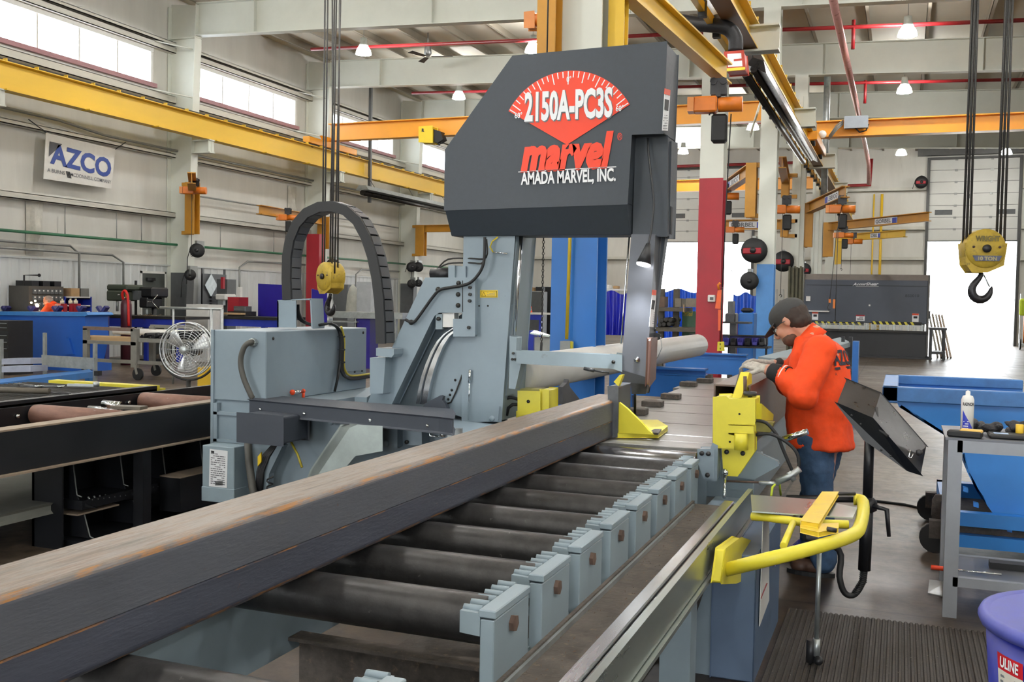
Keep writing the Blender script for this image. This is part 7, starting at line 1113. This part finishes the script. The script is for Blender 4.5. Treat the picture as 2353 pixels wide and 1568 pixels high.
# ================================================================ people
def blob(b, pts, rs, n=10):
    """tapered limb through pts with a ball at each joint"""
    b.tube(pts, rs, n)
    for p, r in zip(pts, rs): b.ball(p, r, n=n)
def fuse(o, vox, smooth=4, wr=0, wsize=.1):
    r = o.modifiers.new('fuse', 'REMESH'); r.mode = 'VOXEL'; r.voxel_size = vox; r.use_smooth_shade = True
    s = o.modifiers.new('smooth', 'SMOOTH'); s.factor = .6; s.iterations = smooth
    if wr:
        tx = bpy.data.textures.get('folds%g' % wsize) or bpy.data.textures.new('folds%g' % wsize, 'CLOUDS'); tx.noise_scale = wsize; tx.noise_depth = 3
        d = o.modifiers.new('folds', 'DISPLACE'); d.texture = tx; d.texture_coords = 'GLOBAL'; d.strength = wr; d.mid_level = .5
    return o
def ell(b, c, f, l, u, rf, rl, ru, n=14): return b.ball(c, rf, rl, ru, n, Matrix((f, l, u)).transposed())
def glove_hand(name, wrist, palm_dir, back, side, m, parent, s=1.0, curl=.9, vox=.0045):
    """palm, four separate curled fingers of unequal length and a thumb from the side of the palm"""
    d, k, e = palm_dir.normalized(), back.normalized(), side.normalized(); b = MB(); w = V(wrist)
    ell(b, w+d*.045*s, d, e, k, .055*s, .044*s, .02*s); ell(b, w+d*.075*s, d, e, k, .03*s, .044*s, .017*s); b.ball(w, .03*s)
    for i, (off, L) in enumerate(((-.034, .078), (-.012, .088), (.011, .083), (.033, .066))):
        p = w+d*.092*s+e*off*s; pts = [p-d*.02*s]; dd = V(d)
        for q, seg in enumerate((.42, .32, .26)): pts.append(pts[-1]+dd*(L*seg*s+(.02*s if q == 0 else 0))); dd = (dd*math.cos(curl*.6)-k*math.sin(curl*.6)).normalized()
        for j in range(3): b.tube([pts[j], pts[j+1]], [(.0105-.001*j)*s, (.0098-.001*j)*s], 8); b.ball(pts[j+1], (.0098-.001*j)*s, n=8)
    t0 = w+d*.03*s-e*.036*s; t1 = t0+(d*.7-e*.62-k*.35).normalized()*.045*s; t2 = t1+(d*.9-e*.1-k*.5).normalized()*.035*s; blob(b, [t0, t1, t2], [.015*s, .0125*s, .0105*s], 8)
    return fuse(b.build(name, m, parent), vox, 2)
def person(label, J, F, s=1.0, vox=.012, jacket=ORANGEC, pants=DENIM, hat=None, hair=HAIR, detail=True, hpitch=.6):
    F = V(F).normalized(); Rr = F.cross(V((0, 0, 1))).normalized(); Lf = -Rr; t = thing('person', label, 'person', ((J['anL'].x+J['anR'].x)/2, (J['anL'].y+J['anR'].y)/2, 0))
    f = (F*math.cos(hpitch)-V((0, 0, 1))*math.sin(hpitch)).normalized(); l = Lf; u = f.cross(l).normalized(); H = J['head']
    if u.z < 0: u = -u
    s0 = s; s = s*J.get('hs', 1.0); hp = lambda a, b_, c_: H+f*a*s+l*b_*s+u*c_*s
    b = MB(); ell(b, hp(-.008, 0, .02), f, l, u, .098*s, .077*s, .092*s, 18); ell(b, hp(.035, 0, -.045), f, l, u, .062*s, .06*s, .068*s); ell(b, hp(.055, 0, -.092), f, l, u, .033*s, .036*s, .028*s); ell(b, hp(.083, 0, .018), f, l, u, .018*s, .05*s, .014*s)
    b.tube([hp(.092, 0, .01), hp(.118, 0, -.032)], [.009*s, .016*s], 8); b.ball(hp(.112, 0, -.034), .016*s, n=8); ell(b, hp(.09, 0, -.066), f, l, u, .012*s, .024*s, .007*s); ell(b, hp(.086, 0, -.077), f, l, u, .012*s, .02*s, .006*s)
    for sg in (1, -1): ell(b, hp(-.012, sg*.078, -.012), f, l, u, .02*s, .009*s, .033*s, 10); ell(b, hp(.062, sg*.04, -.03), f, l, u, .03*s, .026*s, .028*s, 10)
    blob(b, [hp(-.025, 0, -.05), J['neck']], [.055*s, .062*s]); blob(b, [J['neck'], J['chest'], J['waist'], J['hip']], [.08*s, .13*s, .12*s, .13*s])
    for S_ in 'LR': blob(b, [J['chest'], J['sh'+S_], J['el'+S_], J['wr'+S_]], [.1*s, .062*s, .045*s, .032*s], 8); blob(b, [J['hip'], J['kn'+S_], J['an'+S_]], [.1*s, .062*s, .045*s], 8); ell(b, J['an'+S_]+F*.07*s-V((0, 0, .04*s)), F, Lf, V((0, 0, 1)), .11*s, .04*s, .03*s)
    body = fuse(b.build('body', SKIN, t), vox*.62, 3)
    if detail:
        for sg in (1, -1): MB().ball(hp(.083, sg*.034, -.008), .0115*s, n=10).build('eye', WHITE, t); MB().ball(hp(.0925, sg*.034, -.009), .005*s, n=8).build('pupil', PRINTK, t)
        b = MB()
        for sg in (1, -1): b.tube([hp(.1, sg*.012, -.008), hp(.1, sg*.04, .006), hp(.088, sg*.062, -.002), hp(.092, sg*.055, -.026), hp(.104, sg*.02, -.03)], .0028*s, 5, close=True); b.tube([hp(.088, sg*.062, -.002), hp(.02, sg*.083, -.002), hp(-.012, sg*.084, -.008)], .0025*s, 5)
        b.build('safety_glasses', PLASTICK, t)
        b = MB(); ell(b, hp(.042, 0, -.082), f, l, u, .056*s, .0585*s, .046*s); fuse(b.build('beard', mat('beard_brown', '#5a4033', .8, var=.2, scale=60), t), .008, 2, .006, .02)
    b = MB(); ell(b, hp(-.03, 0, .018), f, l, u, .088*s, .084*s, .09*s, 16); ell(b, hp(-.05, 0, -.03), f, l, u, .06*s, .07*s, .06*s)
    fuse(b.build('hair', hair, t), .009, 1, .012, .02)
    if hat:
        b = MB(); ell(b, hp(-.006, 0, .045), f, l, u, .112*s, .092*s, .078*s, 20); b.tube([hp(.105, 0, .028)-l*0, hp(.1, 0, .03)], .01, 6); o = fuse(b.build('cap', hat, t), .007, 4); b = MB(); vs = []
        for i in range(9):
            a = -1.15+2.3*i/8; vs += [hp(.088*math.cos(a)+.01, .082*math.sin(a), .026-.012*math.cos(a)*0), hp(.09*math.cos(a)+.01+.085*math.cos(a*1.0)*max(0, math.cos(a*.9)), .085*math.sin(a)*.98, .01-.012*(1-abs(math.sin(a))))]
        b.add(vs, [(2*i, 2*i+2, 2*i+3, 2*i+1) for i in range(8)], True); o = b.build('cap_brim', hat, t); q = o.modifiers.new('s', 'SOLIDIFY'); q.thickness = .005; q = o.modifiers.new('sub', 'SUBSURF'); q.render_levels = 2
        MB().ball(hp(-.01, 0, .122), .008*s, n=8).build('cap_button', hat, t)
    s = s0
    # jacket: lofted trunk and sleeves fused into one cloth surface
    b = MB(); rings = J['trunk']; vs = []; n = 20
    for c, rf, rl in rings:
        for i in range(n): a = 2*math.pi*i/n; vs.append(c+F*rf*math.copysign(abs(math.cos(a))**.8, math.cos(a))+Lf*rl*math.copysign(abs(math.sin(a))**.8, math.sin(a)))
    k = len(rings); b.add(vs, [(i*n+j, i*n+(j+1) % n, (i+1)*n+(j+1) % n, (i+1)*n+j) for i in range(k-1) for j in range(n)]+[tuple(range(n))[::-1], tuple(range((k-1)*n, k*n))], True)
    for S_ in 'LR':
        sh, el, cu = J['sh'+S_], J['el'+S_], J['cu'+S_]; inn = J['neck']*.5+sh*.5+V((0, 0, -.04*s)); blob(b, [inn, sh, sh.lerp(el, .5), el, el.lerp(cu, .55), cu], [.1*s, .1*s, .098*s, .096*s, .083*s, .066*s], 12)
    jk = fuse(b.build('jacket', jacket, t), vox, 5, .022*s, .11)
    b = MB(); cn = J['neck']+V((0, 0, .0)); ax = (J['head']-J['neck']).normalized(); b.lathe([(.078*s, -.05*s), (.072*s, .045*s), (.082*s, .05*s), (.094*s, -.05*s)], cn-ax*.0, ax, 18); b.build('collar', jacket, t)
    # trousers
    b = MB(); ell(b, J['hip']+V((0, 0, .03)), F, Lf, V((0, 0, 1)), .135*s, .175*s, .14*s)
    for S_ in 'LR': hpj = J['hip']+(Lf if S_ == 'L' else Rr)*.085*s; blob(b, [hpj, hpj.lerp(J['kn'+S_], .5), J['kn'+S_], J['kn'+S_].lerp(J['an'+S_], .55), J['an'+S_]+V((0, 0, .0))], [.12*s, .11*s, .088*s, .084*s, .08*s], 12)
    fuse(b.build('jeans', pants, t), vox, 4, .03*s, .08)
    for S_ in 'LR':
        an = J['an'+S_]; b = MB(); z0 = V((an.x, an.y, 0)); fd = J.get('toe'+S_, F); fd = V((fd.x, fd.y, 0)).normalized(); sd = fd.cross(V((0, 0, 1)))
        blob(b, [an+V((0, 0, .02)), z0+V((0, 0, .07*s))], [.058*s, .055*s]); ell(b, z0+fd*.06*s+V((0, 0, .052*s)), fd, sd, V((0, 0, 1)), .115*s, .05*s, .046*s); ell(b, z0+fd*.14*s+V((0, 0, .045*s)), fd, sd, V((0, 0, 1)), .06*s, .05*s, .042*s); fuse(b.build('boot', LEATHER, t), .009, 2)
        b = MB(); ol = [z0+fd*(.075+.145*math.cos(a))*s+sd*.056*s*math.sin(a)*(1 if math.cos(a) > -.6 else .85) for a in [i*math.pi/10 for i in range(20)]]; b.prism([p+V((0, 0, .0)) for p in ol], (0, 0, .026*s)); b.build('boot_sole', BLACK, t)
    return t, jk
Yw = 6.5
J = dict(hs=1.14, head=PY(1816, 738, Yw), neck=PY(1862, 776, Yw), chest=PY(1884, 830, Yw), waist=PY(1886, 940, Yw), hip=PY(1885, 1005, Yw),
 shL=PY(1884, 806, 6.31), elL=PY(1846, 908, 6.2), cuL=PY(1800, 864, 6.27), wrL=PY(1765, 850, 6.3), shR=PY(1866, 800, 6.68), elR=PY(1815, 880, 6.74), cuR=PY(1788, 848, 6.72), wrR=PY(1778, 838, 6.70),
 knL=PY(1880, 1150, 6.37), anL=PY(1893, 1285, 6.37), knR=PY(1868, 1150, 6.6), anR=PY(1868, 1268, 6.66))
J['anL'].z = .1; J['anR'].z = .1
J['trunk'] = [(PY(1858, 772, Yw), .07, .08), (PY(1872, 782, Yw), .105, .15), (PY(1880, 800, Yw), .13, .19), (PY(1884, 840, Yw), .165, .2), (PY(1884, 900, Yw), .185, .2), (PY(1880, 960, Yw), .19, .2), (PY(1886, 1010, Yw), .185, .205), (PY(1889, 1030, Yw), .187, .207)]
Fw = V((-.93, .36, 0)); J['toeL'] = V((-.97, .1, 0)); J['toeR'] = V((-.9, .4, 0))
pt, jk = person('man in an orange work jacket and dark cap bending over the saw table', J, Fw, 1.0, .012, hat=CAPM, hpitch=.62)
Rt = Fw.normalized().cross(V((0, 0, 1))); up_ = V((-.12, .05, 1)).normalized()
def backtext(nm, s_, P0, w_, h_, bold=.03):
    o = text(nm, s_, mat('jacket_print', '#2a2430', .8, var=.05), P0, P0+Rt*w_, up_, h_, pt, bold); q = o.modifiers.new('sub', 'SUBSURF'); q.subdivision_type = 'SIMPLE'; q.render_levels = 2; q.levels = 2; q = o.modifiers.new('wrap', 'SHRINKWRAP'); q.target = jk; q.wrap_method = 'PROJECT'; q.use_negative_direction = True; q.use_positive_direction = True; q.use_project_x = q.use_project_y = q.use_project_z = False
    q.wrap_method = 'NEAREST_SURFACEPOINT'; q.offset = .006; return o
p0 = PY(1912, 842, 6.33)+V((.02, 0, 0)); backtext('back_lettering', 'AZCO', p0+V((0, 0, .008)), .3, .095, .035); backtext('back_small_lettering', 'A BURNS MCDONNELL COMPANY', p0+V((0, 0, -.055)), .3, .018, .01); b = MB(); n_ = 12; vs = []
for i in range(n_+1): vs += [p0+Rt*.3*i/n_+up_*-.022, p0+Rt*.3*i/n_+up_*-.006]
b.add(vs, [(2*i, 2*i+2, 2*i+3, 2*i+1) for i in range(n_)]); o = b.build('back_bar', MATS['jacket_print'], pt); q = o.modifiers.new('wrap', 'SHRINKWRAP'); q.target = jk; q.wrap_method = 'NEAREST_SURFACEPOINT'; q.offset = .006
# gloves: black gauntlets and grey hands closed over the tube
for S_, hand, k, e in (('L', PY(1722, 838, 6.36), V((.25, -.45, .85)), V((.3, .9, .3))), ('R', PY(1746, 832, 6.68), V((.2, .2, .95)), V((-.3, -.9, .1)))):
    cu, wr = J['cu'+S_], J['wr'+S_]; d = (hand-wr).normalized(); k = (k-d*k.dot(d)).normalized(); e = k.cross(d) if S_ == 'R' else d.cross(k)
    MB().lathe([(.05, 0), (.068, 0), (.062, .05), (.05, (wr-cu).length+.01), (.036, (wr-cu).length+.02)], cu-(wr-cu)*.25, (wr-cu), 18).build('gauntlet', mat('gauntlet_black', '#1d1d1f', .85, var=.1), pt); MB().lathe([(.06, 0), (.0695, 0), (.069, .007), (.06, .007)], cu-(wr-cu)*.02, (wr-cu), 18).build('gauntlet_trim', WHITE, pt)
    glove_hand('glove', wr+d*.005, d, k, e, GLOVE, pt, 1.12)
# the two far workers
def far_person(label, x, y, bend, F, head_px=None, hat=None, hair=HAIR, arms=.35):
    F = V(F).normalized(); Lf = V((0, 0, 1)).cross(F); o = V((x, y, 0)); hip = o+V((0, 0, .92))-F*.05; ch = hip+F*.42*math.sin(bend)+V((0, 0, .42*math.cos(bend))); nk = ch+F*.13*math.sin(bend*1.1)+V((0, 0, .13*math.cos(bend*1.1))); hd = nk+F*.14*math.sin(bend*1.1+.25)+V((0, 0, .14*math.cos(bend*1.1+.2)))
    J = dict(head=hd, neck=nk, chest=ch, waist=hip.lerp(ch, .45), hip=hip)
    for S_, sg in (('L', 1), ('R', -1)):
        J['sh'+S_] = nk+Lf*.19*sg-V((0, 0, .05)); J['el'+S_] = J['sh'+S_]+F*arms*.5+V((0, 0, -.25)); J['cu'+S_] = J['el'+S_]+F*.2-Lf*sg*.05; J['wr'+S_] = J['cu'+S_]+F*.06; J['kn'+S_] = o+Lf*.1*sg+F*.02+V((0, 0, .5)); J['an'+S_] = o+Lf*.11*sg+V((0, 0, .1))
    J['trunk'] = [(nk, .07, .08), (nk.lerp(ch, .4), .11, .18), (ch, .15, .2), (hip.lerp(ch, .5), .16, .19), (hip-V((0, 0, .1)), .16, .2)]
    t, k = person(label, J, F, 1.0, .02, hat=hat, hair=hair, detail=False, hpitch=bend*.9)
    for S_ in 'LR': d = V((F.x, F.y, -.3)).normalized(); glove_hand('glove', J['wr'+S_], d, V((0, 0, 1)), d.cross(V((0, 0, 1))), GLOVE, t, 1.0, .9, .007)
    return t
q = PY(118, 712, 17.35); far_person('man in orange bending over sparks behind the blue dumpster, far left', q.x+.3, 17.45, .62, (-.9, -.35, 0), hair=mat('grey_hair', '#8a7a70', .7, var=.1))
for k, (x, y) in enumerate(((81, 692), (85, 701), (72, 696), (86, 703))): o = MB().ball(PY(x, y, 17.0), .022+.012*(k % 2), n=8).build('spark', mat('spark_glow', '#ffd9a0', .5, var=0, emit=18)); o.name = 'welding_spark'; tag(o, 'glowing spark in front of the bending man, %s' % ('left', 'middle', 'upper left', 'lowest')[k], 'spark', 'welding sparks')
q = PY(1203, 700, 37.4); far_person('distant man in orange standing at the far blue workbench', q.x, 37.4, .35, (.6, -.8, 0))
